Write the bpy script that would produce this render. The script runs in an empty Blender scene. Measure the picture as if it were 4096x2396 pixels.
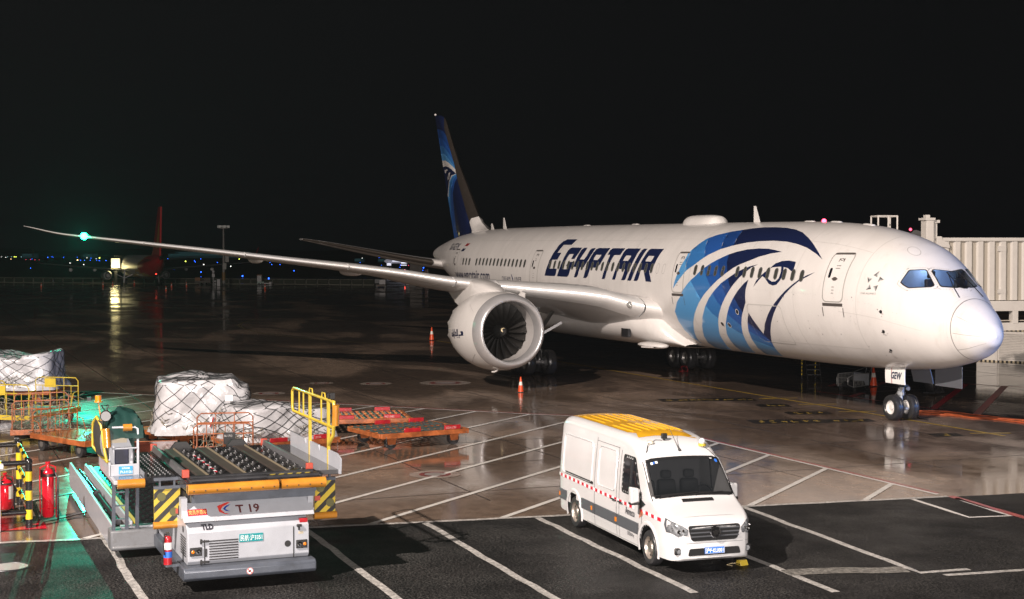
import bpy, bmesh, math, random, json
from math import sin, cos, pi, radians, sqrt, atan2
from mathutils import Vector, Matrix, noise
from mathutils.geometry import delaunay_2d_cdt, tessellate_polygon
random.seed(7)
sc = bpy.context.scene
COL = sc.collection
# ---------------------------------------------------------------- camera, world, exposure
CP = Vector((-42.219, 36.0139, 6.6928)); YAW, PIT, ROLL, FPX = -0.3845, -0.025018, -0.001434, 5891.5
FW = Vector((cos(YAW)*cos(PIT), sin(YAW)*cos(PIT), sin(PIT)))
RT = FW.cross(Vector((0, 0, 1))).normalized(); UP = RT.cross(FW)
RT, UP = RT*cos(ROLL)+UP*sin(ROLL), -RT*sin(ROLL)+UP*cos(ROLL)
cam = bpy.data.cameras.new('camera'); camo = bpy.data.objects.new('camera', cam); COL.objects.link(camo)
mw = Matrix((RT, UP, -FW)).transposed().to_4x4(); mw.translation = CP; camo.matrix_world = mw
cam.sensor_width = 36; cam.lens = FPX/4096*36; cam.shift_y = -46.5/4096
cam.clip_start = 0.1; cam.clip_end = 6000
sc.camera = camo
w = bpy.data.worlds.new('World'); sc.world = w; w.use_nodes = True
bgn = w.node_tree.nodes['Background']; bgn.inputs[0].default_value = (0.55, 0.72, 0.86, 1); bgn.inputs[1].default_value = 0.0030
sc.view_settings.view_transform = 'Standard'; sc.view_settings.look = 'None'; sc.view_settings.exposure = 0; sc.view_settings.gamma = 1
sc.view_settings.use_curve_mapping = False
sc.cycles.max_bounces = 6; sc.cycles.glossy_bounces = 4; sc.cycles.diffuse_bounces = 2; sc.cycles.transparent_max_bounces = 8
sc.cycles.sample_clamp_indirect = 4; sc.cycles.caustics_reflective = False; sc.cycles.caustics_refractive = False

def tag(o, label=None, cat=None, group=None, kind=None):
    if label: o['label'] = label
    if cat: o['category'] = cat
    if group: o['group'] = group
    if kind: o['kind'] = kind
    return o
def lamp(name, loc, energy, color, size, parent=None, spot=None, aim=None, blend=.5):
    l = bpy.data.lights.new(name, 'SPOT' if spot else 'POINT'); l.energy = energy; l.color = color; l.shadow_soft_size = size
    if spot: l.spot_size = radians(spot); l.spot_blend = blend
    o = bpy.data.objects.new(name, l); COL.objects.link(o); o.location = loc
    if aim is not None: o.rotation_euler = (Vector(aim)-Vector(loc)).to_track_quat('-Z', 'Y').to_euler()
    if parent: o.parent = parent
    return o
# apron floodlight left of the view, plus added terminal fill and blue nose spot
MAST_A = (-33.0, 66.0, 40.0)
lamp('unseen_lamp', MAST_A, 385000, (1.0, 0.87, 0.78), 0.55)
FILL_B = (-68.0, 42.0, 8.2)
lamp('unseen_lamp', FILL_B, 195000, (1.0, 0.90, 0.84), 6.0, spot=110, aim=(25, 5, 0))  # broad fill standing in for the terminal windows behind the view
NOSE_SPOT = (-24.0, -15.0, 6.5)
lamp('unseen_lamp', NOSE_SPOT, 26000, (0.13, 0.36, 1.0), 0.8, spot=30, aim=(0, 0, 3.4))  # narrow blue spot added to tint the airliner nose

# ---------------------------------------------------------------- materials
MATS = {}
def M(name, col=(.5, .5, .5), rough=.5, metal=0, coat=0, var=0, vscale=2.0, dirt=0, bump=0, bscale=20, emit=None, es=0, spec=.5, dirtcol=(.05, .04, .03), stretch=None, alpha=1, trans=0):
    if name in MATS: return MATS[name]
    m = bpy.data.materials.new(name); m.use_nodes = True; nt = m.node_tree; b = nt.nodes['Principled BSDF']
    I = b.inputs
    I['Base Color'].default_value = (*col, 1); I['Roughness'].default_value = rough; I['Metallic'].default_value = metal
    I['Coat Weight'].default_value = coat; I['Coat Roughness'].default_value = .05; I['Specular IOR Level'].default_value = spec
    if trans: I['Transmission Weight'].default_value = trans
    if alpha < 1: I['Alpha'].default_value = alpha
    if emit: I['Emission Color'].default_value = (*emit, 1); I['Emission Strength'].default_value = es
    if var or dirt or bump:
        tc = nt.nodes.new('ShaderNodeTexCoord'); vec = tc.outputs['Object']
        if stretch:
            mp = nt.nodes.new('ShaderNodeMapping'); mp.inputs['Scale'].default_value = stretch; nt.links.new(vec, mp.inputs[0]); vec = mp.outputs[0]
        def nz(s, d=4, r=.6):
            n = nt.nodes.new('ShaderNodeTexNoise'); n.inputs['Scale'].default_value = s; n.inputs['Detail'].default_value = d; n.inputs['Roughness'].default_value = r
            nt.links.new(vec, n.inputs['Vector']); return n.outputs[0]
        def ramp(src, a, c):
            r = nt.nodes.new('ShaderNodeMapRange'); r.inputs[1].default_value = a; r.inputs[2].default_value = c; nt.links.new(src, r.inputs[0]); return r.outputs[0]
        cur = None
        if var:
            mx = nt.nodes.new('ShaderNodeMix'); mx.data_type = 'RGBA'
            mx.inputs[6].default_value = (*[max(0, c*(1-var)) for c in col], 1); mx.inputs[7].default_value = (*[min(1, c*(1+var)) for c in col], 1)
            nt.links.new(ramp(nz(vscale), .35, .65), mx.inputs[0]); cur = mx.outputs[2]
        if dirt:
            mx = nt.nodes.new('ShaderNodeMix'); mx.data_type = 'RGBA'; mx.inputs[7].default_value = (*dirtcol, 1)
            if cur: nt.links.new(cur, mx.inputs[6])
            else: mx.inputs[6].default_value = (*col, 1)
            f = ramp(nz(vscale*3.1, 6, .7), .62-.25*dirt, .9-.2*dirt); mm = nt.nodes.new('ShaderNodeMath'); mm.operation = 'MULTIPLY'; mm.inputs[1].default_value = min(1, dirt*1.3)
            nt.links.new(f, mm.inputs[0]); nt.links.new(mm.outputs[0], mx.inputs[0]); cur = mx.outputs[2]
        if cur: nt.links.new(cur, I['Base Color'])
        if bump:
            bp = nt.nodes.new('ShaderNodeBump'); bp.inputs['Strength'].default_value = bump; bp.inputs['Distance'].default_value = .02
            nt.links.new(nz(bscale, 3), bp.inputs['Height']); nt.links.new(bp.outputs[0], I['Normal'])
    MATS[name] = m; return m
WHITE = M('aircraft_white', (.68, .655, .635), .30, coat=.3, var=.05, vscale=.6, dirt=.24, dirtcol=(.30, .25, .20), stretch=(1.6, 1, .45))
WINGM = M('wing_grey', (.52, .51, .50), .35, var=.05, vscale=.7, dirt=.2, dirtcol=(.3, .27, .24), coat=.2)
BARE = M('polished_aluminium', (.78, .76, .75), .30, metal=1, var=.05, vscale=3)
SILV = M('silver_leading_edge', (.74, .72, .71), .34, metal=.85, var=.04, vscale=2)
NAVY = M('navy_paint', (.008, .014, .055), .3, coat=.4)
B1 = M('light_blue_paint', (.085, .29, .58), .3, coat=.4)
B2 = M('mid_blue_paint', (.035, .16, .42), .3, coat=.4)
B3 = M('royal_blue_paint', (.018, .085, .32), .3, coat=.4)
B4 = M('deep_blue_paint', (.012, .05, .20), .3, coat=.4)
BLACK = M('black_rubber', (.012, .012, .013), .45)
TYRE = M('tyre_rubber', (.026, .026, .028), .33, var=.2, vscale=6)
DARK = M('dark_steel', (.035, .036, .04), .4, metal=.5, var=.3, dirt=.2)
STEEL = M('steel', (.42, .42, .43), .35, metal=.9, var=.1)
LINE = M('panel_line', (.25, .24, .23), .6)
GLASS = M('dark_glass', (.01, .012, .016), .06, spec=.8)
CABIN = M('cabin_window_glass', (.03, .032, .03), .08, spec=.9, emit=(.5, .46, .33), es=.05)
RUST = M('orange_rusty_steel', (.30, .085, .025), .38, var=.35, vscale=4, dirt=.55, dirtcol=(.10, .035, .015), bump=.15)
ORNG = M('orange_paint', (.42, .14, .03), .35, var=.2, vscale=4, dirt=.3, dirtcol=(.12, .05, .02))
REDP = M('red_paint', (.32, .012, .018), .3, coat=.3, var=.2, vscale=5, dirt=.2)
YELP = M('yellow_paint', (.46, .34, .04), .3, coat=.3, var=.1, dirt=.15, dirtcol=(.2, .13, .03))
AMBR = M('amber_rubber', (.40, .165, .02), .25, coat=.5, var=.15, bump=.15, bscale=60)
GSEW = M('ground_equipment_white', (.33, .345, .38), .32, coat=.2, var=.06, vscale=2, dirt=.28, dirtcol=(.22, .21, .20))  # white darkened to stand in for shade on the loader front
ROADW = M('road_paint_white', (.60, .58, .55), .22, var=.1, vscale=3, dirt=.35, dirtcol=(.20, .18, .16))
ROADR = M('road_paint_red', (.30, .02, .02), .25, var=.2, vscale=3, dirt=.3)
ROADY = M('road_paint_yellow', (.45, .30, .05), .25, var=.2, vscale=3, dirt=.4)

# ---------------------------------------------------------------- mesh helpers
class MB:
    def __init__(s): s.v = []; s.f = []; s.m = []
    def add(s, vs, fs, mi=0):
        o = len(s.v); s.v += [tuple(p) for p in vs]; s.f += [tuple(i+o for i in q) for q in fs]; s.m += [mi]*len(fs); return s
    def box(s, x0, x1, y0, y1, z0, z1, mi=0):
        return s.add([(x, y, z) for x in (x0, x1) for y in (y0, y1) for z in (z0, z1)], [(0, 1, 3, 2), (4, 6, 7, 5), (0, 4, 5, 1), (2, 3, 7, 6), (0, 2, 6, 4), (1, 5, 7, 3)], mi)
    def hexa(s, p, mi=0):  # 8 points: 4 bottom ccw, 4 top
        return s.add(p, [(3, 2, 1, 0), (4, 5, 6, 7), (0, 1, 5, 4), (1, 2, 6, 5), (2, 3, 7, 6), (3, 0, 4, 7)], mi)
    def bar(s, a, b, w, h=None, mi=0, up=(0, 0, 1)):
        a = Vector(a); b = Vector(b); h = h or w; d = (b-a).normalized(); u = Vector(up)
        if abs(d.dot(u)) > .98: u = Vector((1, 0, 0))
        r = d.cross(u).normalized()*w/2; u = r.cross(d).normalized()*h/2
        return s.hexa([a-r-u, a+r-u, b+r-u, b-r-u, a-r+u, a+r+u, b+r+u, b-r+u], mi)
    def tube(s, pts, rad, n=6, mi=0, caps=True):
        pts = [Vector(p) for p in pts]; N = len(pts); rr = rad if isinstance(rad, (list, tuple)) else [rad]*N
        o = len(s.v); prev = None
        for i, p in enumerate(pts):
            d = (pts[min(i+1, N-1)]-pts[max(i-1, 0)]).normalized()
            u = prev if prev is not None else (Vector((0, 0, 1)) if abs(d.z) < .9 else Vector((1, 0, 0)))
            r = d.cross(u)
            if r.length < 1e-4: r = d.cross(Vector((0, 1, 0)))
            r.normalize(); u = r.cross(d).normalized(); prev = u
            for k in range(n):
                a = 2*pi*k/n; s.v.append(tuple(p+(r*cos(a)+u*sin(a))*rr[i]))
        for i in range(N-1):
            for k in range(n):
                k2 = (k+1) % n; s.f.append((o+i*n+k, o+(i+1)*n+k, o+(i+1)*n+k2, o+i*n+k2)); s.m.append(mi)
        if caps:
            s.f.append(tuple(o+k for k in range(n))); s.m.append(mi); s.f.append(tuple(o+(N-1)*n+k for k in reversed(range(n)))); s.m.append(mi)
        return s
    def lathe(s, prof, c, ax, n=24, mi=0, ref=None, closed=False):  # prof: (dist along axis, radius)
        c = Vector(c); ax = Vector(ax).normalized(); u = Vector((0, 0, 1)) if abs(ax.z) < .9 else Vector((1, 0, 0)); r = ax.cross(u).normalized(); u = r.cross(ax)
        o = len(s.v); ms = mi if isinstance(mi, list) else [mi]*(len(prof)-1)
        for d, q in prof:
            for k in range(n):
                a = 2*pi*k/n; s.v.append(tuple(c+ax*d+(r*cos(a)+u*sin(a))*q))
        for i in range(len(prof)-1):
            for k in range(n):
                k2 = (k+1) % n; s.f.append((o+i*n+k, o+i*n+k2, o+(i+1)*n+k2, o+(i+1)*n+k)); s.m.append(ms[i])
        return s
    def cyl(s, a, b, r, n=12, mi=0, r2=None):
        a = Vector(a); b = Vector(b); L = (b-a).length
        return s.lathe([(0, 0.0001), (0, r), (L, r if r2 is None else r2), (L, .0001)], a, b-a, n, mi)
    def sphere(s, c, r, n=12, m=7, mi=0, sz=1):
        return s.lathe([(-r*sz*cos(pi*i/m), max(.0001, r*sin(pi*i/m))) for i in range(m+1)], c, (0, 0, 1), n, mi)
    def grid(s, P, mi=0, wrap=False, skip=None):  # P[i][j]
        o = len(s.v); n = len(P[0])
        for row in P: s.v += [tuple(p) for p in row]
        for i in range(len(P)-1):
            for j in range(n if wrap else n-1):
                if skip and skip(i, j): continue
                j2 = (j+1) % n; s.f.append((o+i*n+j, o+(i+1)*n+j, o+(i+1)*n+j2, o+i*n+j2)); s.m.append(mi(i, j) if callable(mi) else mi)
        return s
    def prism(s, pts, z0, z1, mi=0, T=None):  # 2D polygon extruded; T maps (x,y,z)
        T = T or (lambda x, y, z: (x, y, z)); n = len(pts)
        s.add([T(x, y, z0) for x, y in pts]+[T(x, y, z1) for x, y in pts], [tuple(range(n-1, -1, -1)), tuple(range(n, 2*n))]+[(i, (i+1) % n, n+(i+1) % n, n+i) for i in range(n)], mi)
        return s
def link(name, me, parent=None):
    o = bpy.data.objects.new(name, me); COL.objects.link(o)
    if parent is not None: o.parent = parent
    return o
def obj(name, mb, mats, parent=None, smooth=35, bev=0, recalc=True):
    me = bpy.data.meshes.new(name); me.from_pydata(mb.v, [], mb.f)
    mats = mats if isinstance(mats, (list, tuple)) else [mats]
    for m in mats: me.materials.append(m)
    if len(mats) > 1: me.polygons.foreach_set('material_index', mb.m)
    if recalc:
        bm = bmesh.new(); bm.from_mesh(me); bmesh.ops.remove_doubles(bm, verts=bm.verts, dist=1e-5); bmesh.ops.recalc_face_normals(bm, faces=bm.faces); bm.to_mesh(me); bm.free()
    if smooth:
        me.shade_smooth(); me.set_sharp_from_angle(angle=radians(smooth))
    o = link(name, me, parent)
    if bev:
        b = o.modifiers.new('bevel', 'BEVEL'); b.width = bev; b.segments = 2; b.limit_method = 'ANGLE'; b.harden_normals = False
    return o
def split_loose(o):
    me = o.data; n = len(me.vertices); par = list(range(n))
    def fd(a):
        while par[a] != a: par[a] = par[par[a]]; a = par[a]
        return a
    for p in me.polygons:
        v = list(p.vertices)
        for b in v[1:]: par[fd(b)] = fd(v[0])
    isl = {}
    for p in me.polygons: isl.setdefault(fd(p.vertices[0]), []).append(p)
    if len(isl) < 2: return
    nm = o.name.split('.')[0]
    for ps in isl.values():
        ix = {}; vs = []; fs = []
        for p in ps:
            f = []
            for v in p.vertices:
                if v not in ix: ix[v] = len(vs); vs.append(tuple(me.vertices[v].co))
                f.append(ix[v])
            fs.append(f)
        m2 = bpy.data.meshes.new(nm); m2.from_pydata(vs, [], fs)
        for m in me.materials: m2.materials.append(m)
        m2.polygons.foreach_set('material_index', [p.material_index for p in ps]); q = link(nm, m2, o.parent); q.matrix_local = o.matrix_local.copy()
        for c in list(o.children): pass
    bpy.data.objects.remove(o)
def thing(name, label, cat, loc=(0, 0, 0), rz=0, group=None):
    o = bpy.data.objects.new(name, None); COL.objects.link(o); o.location = loc; o.rotation_euler = (0, 0, rz); o.empty_display_size = .3
    return tag(o, label, cat, group)
def dup(root, loc, rz, label, group=None, scale=None):
    r = root.copy(); COL.objects.link(r); r.location = loc; r.rotation_euler = (0, 0, rz); r['label'] = label
    if group: r['group'] = group
    if scale: r.scale = (scale,)*3
    def rec(a, b):
        for ch in list(a.children):
            c = ch.copy(); COL.objects.link(c); c.parent = b; rec(ch, c)
    rec(root, r); return r
CH = {}
def rebase(t, loc):
    loc = Vector(loc)
    for c in t.children: c.location = c.location-loc
    t.location = loc
def ray(px, py, depth):
    return CP+(FW+RT*(px-2048)/FPX-UP*(py-1151.5)/FPX)*depth
def G(px, py, z=0):  # point of the ground (or of height z) seen at a pixel of the photograph
    d = FW+RT*(px-2048)/FPX-UP*(py-1151.5)/FPX; return CP+d*((z-CP.z)/d.z)
def text(name, s, T, size, mat, parent, align='LEFT', sx=1, bold=0, depth=0):
    """lettering as mesh; T maps (u, v) in metres to a 3D point"""
    c = bpy.data.curves.new(name, 'FONT'); c.body = s; c.size = size; c.align_x = align; c.resolution_u = 2; c.offset = bold
    t = bpy.data.objects.new(name, c); me = t.to_mesh(); vs = [T(v.co.x*sx, v.co.y) for v in me.vertices]; fs = [tuple(p.vertices) for p in me.polygons]
    t.to_mesh_clear(); bpy.data.objects.remove(t); bpy.data.curves.remove(c)
    mb = MB(); mb.add(vs, fs); return obj(name, mb, mat, parent, smooth=0, recalc=False)
def inside(p, poly):
    x, y = p; c = False; n = len(poly); j = n-1
    for i in range(n):
        xi, yi = poly[i][0], poly[i][1]; xj, yj = poly[j][0], poly[j][1]
        if (yi > y) != (yj > y) and x < (xj-xi)*(y-yi)/(yj-yi)+xi: c = not c
        j = i
    return c
def cdt(polys, classify, mapfn, gx=None, gy=None, lines=()):
    """triangulate the plane with all outlines as edges; classify(x,y) -> material index or None"""
    vs = []; es = []
    for poly in polys:
        o = len(vs); vs += [Vector((a, b)) for a, b in poly]; es += [(o+i, o+(i+1) % len(poly)) for i in range(len(poly))]
    for ln in lines:
        o = len(vs); vs += [Vector((a, b)) for a, b in ln]; es += [(o+i, o+i+1) for i in range(len(ln)-1)]
    xs = [v.x for v in vs]; ys = [v.y for v in vs]; bb = (min(xs), max(xs), min(ys), max(ys))
    if gx:
        nx = max(1, int((bb[1]-bb[0])/gx)); ny = max(1, int((bb[3]-bb[2])/gy))
        for i in range(nx+1):
            for j in range(ny+1): vs.append(Vector((bb[0]+(bb[1]-bb[0])*i/nx, bb[2]+(bb[3]-bb[2])*j/ny)))
    V, E, F, _, _, _ = delaunay_2d_cdt(vs, es, [], 0, 1e-6)
    mb = MB(); fs = []; ms = []
    for f in F:
        cx = sum(V[i].x for i in f)/len(f); cy = sum(V[i].y for i in f)/len(f); k = classify(cx, cy)
        if k is not None: fs.append(tuple(f)); ms.append(k)
    used = sorted({i for f in fs for i in f}); ix = {a: b for b, a in enumerate(used)}
    mb.v = [tuple(mapfn(V[i].x, V[i].y)) for i in used]; mb.f = [tuple(ix[i] for i in f) for f in fs]; mb.m = ms
    return mb

# ---------------------------------------------------------------- ground
def wet_concrete():
    m = bpy.data.materials.new('wet_concrete'); m.use_nodes = True; nt = m.node_tree; N = nt.nodes; L = nt.links; b = N['Principled BSDF']
    tc = N.new('ShaderNodeTexCoord')
    def nz(s, d, r, st=(1, 1, 1), dist=0):
        mp = N.new('ShaderNodeMapping'); mp.inputs['Scale'].default_value = st; mp.inputs['Rotation'].default_value = (0, 0, .35); L.new(tc.outputs['Object'], mp.inputs[0])
        n = N.new('ShaderNodeTexNoise'); n.inputs['Scale'].default_value = s; n.inputs['Detail'].default_value = d; n.inputs['Roughness'].default_value = r; n.inputs['Distortion'].default_value = dist
        L.new(mp.outputs[0], n.inputs['Vector']); return n.outputs[0]
    def mr(src, a, c, o0=0, o1=1):
        r = N.new('ShaderNodeMapRange'); r.inputs[1].default_value = a; r.inputs[2].default_value = c; r.inputs[3].default_value = o0; r.inputs[4].default_value = o1; L.new(src, r.inputs[0]); return r.outputs[0]
    pud = mr(nz(.14, 5, .55, (.6, 1.3, 1), .6), .38, .52)          # where water stands
    fine = nz(2.2, 6, .65); big = nz(.05, 3, .5)
    mx = N.new('ShaderNodeMix'); mx.data_type = 'RGBA'; mx.inputs[6].default_value = (.30, .222, .165, 1); mx.inputs[7].default_value = (.17, .125, .094, 1); L.new(pud, mx.inputs[0])
    m2 = N.new('ShaderNodeMix'); m2.data_type = 'RGBA'; m2.blend_type = 'MULTIPLY'; m2.inputs[0].default_value = 1
    L.new(mx.outputs[2], m2.inputs[6]); cr = N.new('ShaderNodeValToRGB'); cr.color_ramp.elements[0].position = .3; cr.color_ramp.elements[0].color = (.68, .68, .7, 1); cr.color_ramp.elements[1].position = .7; cr.color_ramp.elements[1].color = (1.15, 1.12, 1.1, 1)
    L.new(fine, cr.inputs[0]); L.new(cr.outputs[0], m2.inputs[7])
    m3 = N.new('ShaderNodeMix'); m3.data_type = 'RGBA'; m3.blend_type = 'MULTIPLY'; m3.inputs[0].default_value = 1; L.new(m2.outputs[2], m3.inputs[6])
    cr2 = N.new('ShaderNodeValToRGB'); cr2.color_ramp.elements[0].position = .35; cr2.color_ramp.elements[0].color = (.60, .59, .59, 1); cr2.color_ramp.elements[1].position = .65; cr2.color_ramp.elements[1].color = (1.1, 1.1, 1.1, 1)
    L.new(big, cr2.inputs[0]); L.new(cr2.outputs[0], m3.inputs[7]); L.new(m3.outputs[2], b.inputs['Base Color'])
    ro = N.new('ShaderNodeMath'); ro.operation = 'MULTIPLY_ADD'; L.new(fine, ro.inputs[0]); ro.inputs[1].default_value = .12
    L.new(mr(pud, 0, 1, .20, .015), ro.inputs[2]); L.new(ro.outputs[0], b.inputs['Roughness'])
    b.inputs['IOR'].default_value = 1.45; b.inputs['Coat Weight'].default_value = 0
    bp = N.new('ShaderNodeBump'); bp.inputs['Distance'].default_value = .006; L.new(mr(pud, 0, 1, .20, .06), bp.inputs['Strength']); L.new(nz(7, 3, .5), bp.inputs['Height']); L.new(bp.outputs[0], b.inputs['Normal'])
    return m
def asphalt_mat():
    m = bpy.data.materials.new('wet_asphalt'); m.use_nodes = True; nt = m.node_tree; N = nt.nodes; L = nt.links; b = N['Principled BSDF']
    tc = N.new('ShaderNodeTexCoord')
    def nz(s, d, r=.6):
        n = N.new('ShaderNodeTexNoise'); n.inputs['Scale'].default_value = s; n.inputs['Detail'].default_value = d; n.inputs['Roughness'].default_value = r; L.new(tc.outputs['Object'], n.inputs['Vector']); return n.outputs[0]
    g = nz(20, 3, .8); cr = N.new('ShaderNodeValToRGB'); e = cr.color_ramp.elements; e[0].position = .46; e[0].color = (.004, .004, .0045, 1); e[1].position = .62; e[1].color = (.055, .053, .050, 1); L.new(g, cr.inputs[0])
    m2 = N.new('ShaderNodeMix'); m2.data_type = 'RGBA'; m2.blend_type = 'MULTIPLY'; m2.inputs[0].default_value = 1; L.new(cr.outputs[0], m2.inputs[6])
    c2 = N.new('ShaderNodeValToRGB'); c2.color_ramp.elements[0].position = .38; c2.color_ramp.elements[0].color = (.55, .55, .57, 1); c2.color_ramp.elements[1].position = .62; c2.color_ramp.elements[1].color = (1.2, 1.2, 1.2, 1); L.new(nz(.55, 5), c2.inputs[0]); L.new(c2.outputs[0], m2.inputs[7])
    L.new(m2.outputs[2], b.inputs['Base Color']); r = N.new('ShaderNodeMapRange'); r.inputs[1].default_value = .35; r.inputs[2].default_value = .6; r.inputs[3].default_value = .65; r.inputs[4].default_value = .45; b.inputs['Specular IOR Level'].default_value = .14; L.new(nz(.4, 4), r.inputs[0]); L.new(r.outputs[0], b.inputs['Roughness'])
    bp = N.new('ShaderNodeBump'); bp.inputs['Strength'].default_value = .5; bp.inputs['Distance'].default_value = .012; L.new(nz(45, 2), bp.inputs['Height']); L.new(bp.outputs[0], b.inputs['Normal'])
    return m
CONC = wet_concrete(); ASPH = asphalt_mat()
def edge_x(y): return -6.6-(34.6-y)*.1275 if y < 34.6 else -6.6
g = MB(); g.add([(-250, -2500, 0), (3200, -2500, 0), (3200, 2500, 0), (-250, 2500, 0)], [(0, 1, 2, 3)])
tag(obj('apron', g, CONC, smooth=0), kind='structure')
random.seed(2); E_ = [(-12.5, -60), (-12.5, -20)]+[(edge_x(y)+random.uniform(-.035, .035), y) for y in [-4+.45*i for i in range(100)]]+[(-6.6, 60), (-6.6, 90)]
a = MB(); a.add([(-90, -60, .004), (-90, 90, .004)]+[(x, y, .004) for x, y in reversed(E_)], [tuple(range(len(E_)+2))])
tag(obj('road', a, ASPH, smooth=0), kind='structure')
GR = M('dark_grass', (.018, .03, .014), .8, var=.4, vscale=.05)
gg = MB(); gg.add([(330, -2400, .004), (3100, -2400, .004), (3100, 2400, .004), (330, 2400, .004)], [(0, 1, 2, 3)])
tag(obj('airfield_grass', gg, GR, smooth=0), kind='structure')
def strip(pts, wd, z, mat, name, ragged=0):
    """painted line along points on the ground, wd wide"""
    m = MB(); L = []; R = []; P = [Vector((p[0], p[1])) for p in pts]
    if ragged:
        Q = [P[0]]
        for a, b in zip(P, P[1:]):
            n = max(1, int((b-a).length/.6)); Q += [a.lerp(b, i/n) for i in range(1, n+1)]
        P = Q
    for i, p in enumerate(P):
        d = (P[min(i+1, len(P)-1)]-P[max(i-1, 0)]).normalized(); n = Vector((-d.y, d.x)); j = random.uniform(-ragged, ragged) if ragged else 0
        L.append((p.x+n.x*(wd/2+j), p.y+n.y*(wd/2+j), z)); R.append((p.x-n.x*(wd/2-j), p.y-n.y*(wd/2-j), z))
    m.grid([L, R]); return tag(obj(name, m, mat, smooth=0), kind='structure')
# slab joints of the concrete
jm = MB()
def joint(p, q, wd=.05): 
    p = Vector(p); q = Vector(q); d = (q-p).normalized(); n = Vector((-d.y, d.x))*wd/2
    jm.add([(*(p+n), .004), (*(q+n), .004), (*(q-n), .004), (*(p-n), .004)], [(0, 1, 2, 3)])
for k in range(-8, 14): joint((-5.5, k*5+1.8), (150, k*5+1.8))
for k in range(0, 26): joint((-4+k*5, -50), (-4+k*5, 60))
tag(obj('slab_joints', jm, M('joint_sealant', (.035, .03, .028), .3), smooth=0), kind='structure')
# stand boundary and hatching
L1 = [G(*p) for p in ((150, 1557), (332, 1568), (500, 1575), (900, 1593), (1300, 1613.5), (1950, 1648), (2150, 1657), (2261, 1662.6), (2640, 1725), (2829, 1761), (3150, 1836), (3430, 1903), (3772, 1983.5))]
L1 = [(37, 34.8), (30.6, 28.8), (20.8, 19.4), (13.2, 12.6), (12.0, 11.3), (10.4, 10.5), (7.5, 10.35), (3.3, 10.17), (-9.3, 10.1)]
strip(L1, .16, .008, ROADW, 'painted_line'); strip([(x+.16, y-.13) for x, y in L1], .13, .008, ROADR, 'painted_line')
def l1x(c):  # where y = c - 1.17 x meets L1
    for (x0, y0), (x1, y1) in zip(L1, L1[1:]):
        f0 = y0+1.17*x0-c; f1 = y1+1.17*x1-c
        if f0*f1 <= 0: t = f0/(f0-f1); return (x0+(x1-x0)*t, y0+(y1-y0)*t)
    return None
for k in range(-3, 15):
    c = 13.06+3.82*k; e = l1x(c)
    if not e: continue
    # start: asphalt edge or far left
    x = (c-34.6+.1275*0)/1.17; y = 0
    xs = (c-28)/1.17
    for _ in range(20): xs = edge_x(c-1.17*xs)
    ys = c-1.17*xs
    if ys > 42: ys = 42; xs = (c-42)/1.17
    if e[0] > xs: strip([(xs+.1, c-1.17*(xs+.1)), e], .17, .012, ROADW, 'painted_line')
strip([(edge_x(y)+.02, y) for y in (44, 34.6, 30, 25, 20, 15, 10.1)], .20, .016, M('road_paint_worn', (.40, .385, .365), .3, var=.35, vscale=6, dirt=.7, dirtcol=(.05, .05, .05)), 'painted_line', .03)
for y0, y1, xe in ((32.0, 32.05, -16), (27.36, 27.5, -16), (24.46, 24.7, -17), (21.63, 21.95, -17), (19.0, 19.35, -18)):
    strip([(edge_x(y0)-.1, y0), (xe, y1)], .18, .008, M('road_paint_worn', (.40, .385, .365), .3, var=.35, vscale=6, dirt=.7, dirtcol=(.05, .05, .05)), 'painted_line', .03)
strip([(-9.0, 16.07), (-17.2, 16.75), (-17.3, 15.6)], .18, .008, M('road_paint_worn', (.40, .385, .365), .3, var=.35, vscale=6, dirt=.7, dirtcol=(.05, .05, .05)), 'painted_line', .03)
strip([tuple(G(3780, 2303)[:2]), tuple(G(4120, 2280)[:2])], .18, .008, M('road_paint_worn', (.40, .385, .365), .3, var=.35, vscale=6, dirt=.7, dirtcol=(.05, .05, .05)), 'painted_line', .03)
strip([tuple(G(*p)[:2]) for p in ((3648, 1996), (3877, 2070), (4043, 2064), (3821, 1993))], .14, .008, ROADW, 'painted_line', .03)
strip([tuple(G(*p)[:2]) for p in ((3800, 1985), (3951, 2029), (4130, 2079))], .25, .008, ROADR, 'painted_line', .02)
cream = M('cream_band', (.42, .39, .35), .3, var=.1, dirt=.3)
bm_ = MB(); bm_.add([(*G(*p)[:2], .008) for p in ((328, 1952), (352, 1975), (470, 2155), (405, 2160), (372, 2040))], [(0, 1, 2, 3, 4)]); tag(obj('painted_band', bm_, cream, smooth=0), kind='structure')
strip([tuple(G(*p)[:2]) for p in ((3150, 2297), (3400, 2284), (3620, 2277))], .55, .012, M('scuffed_paint', (.20, .19, .17), .4, var=.6, vscale=9, dirt=.95, dirtcol=(.02, .02, .02)), 'scuffed_patch', .12)
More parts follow.
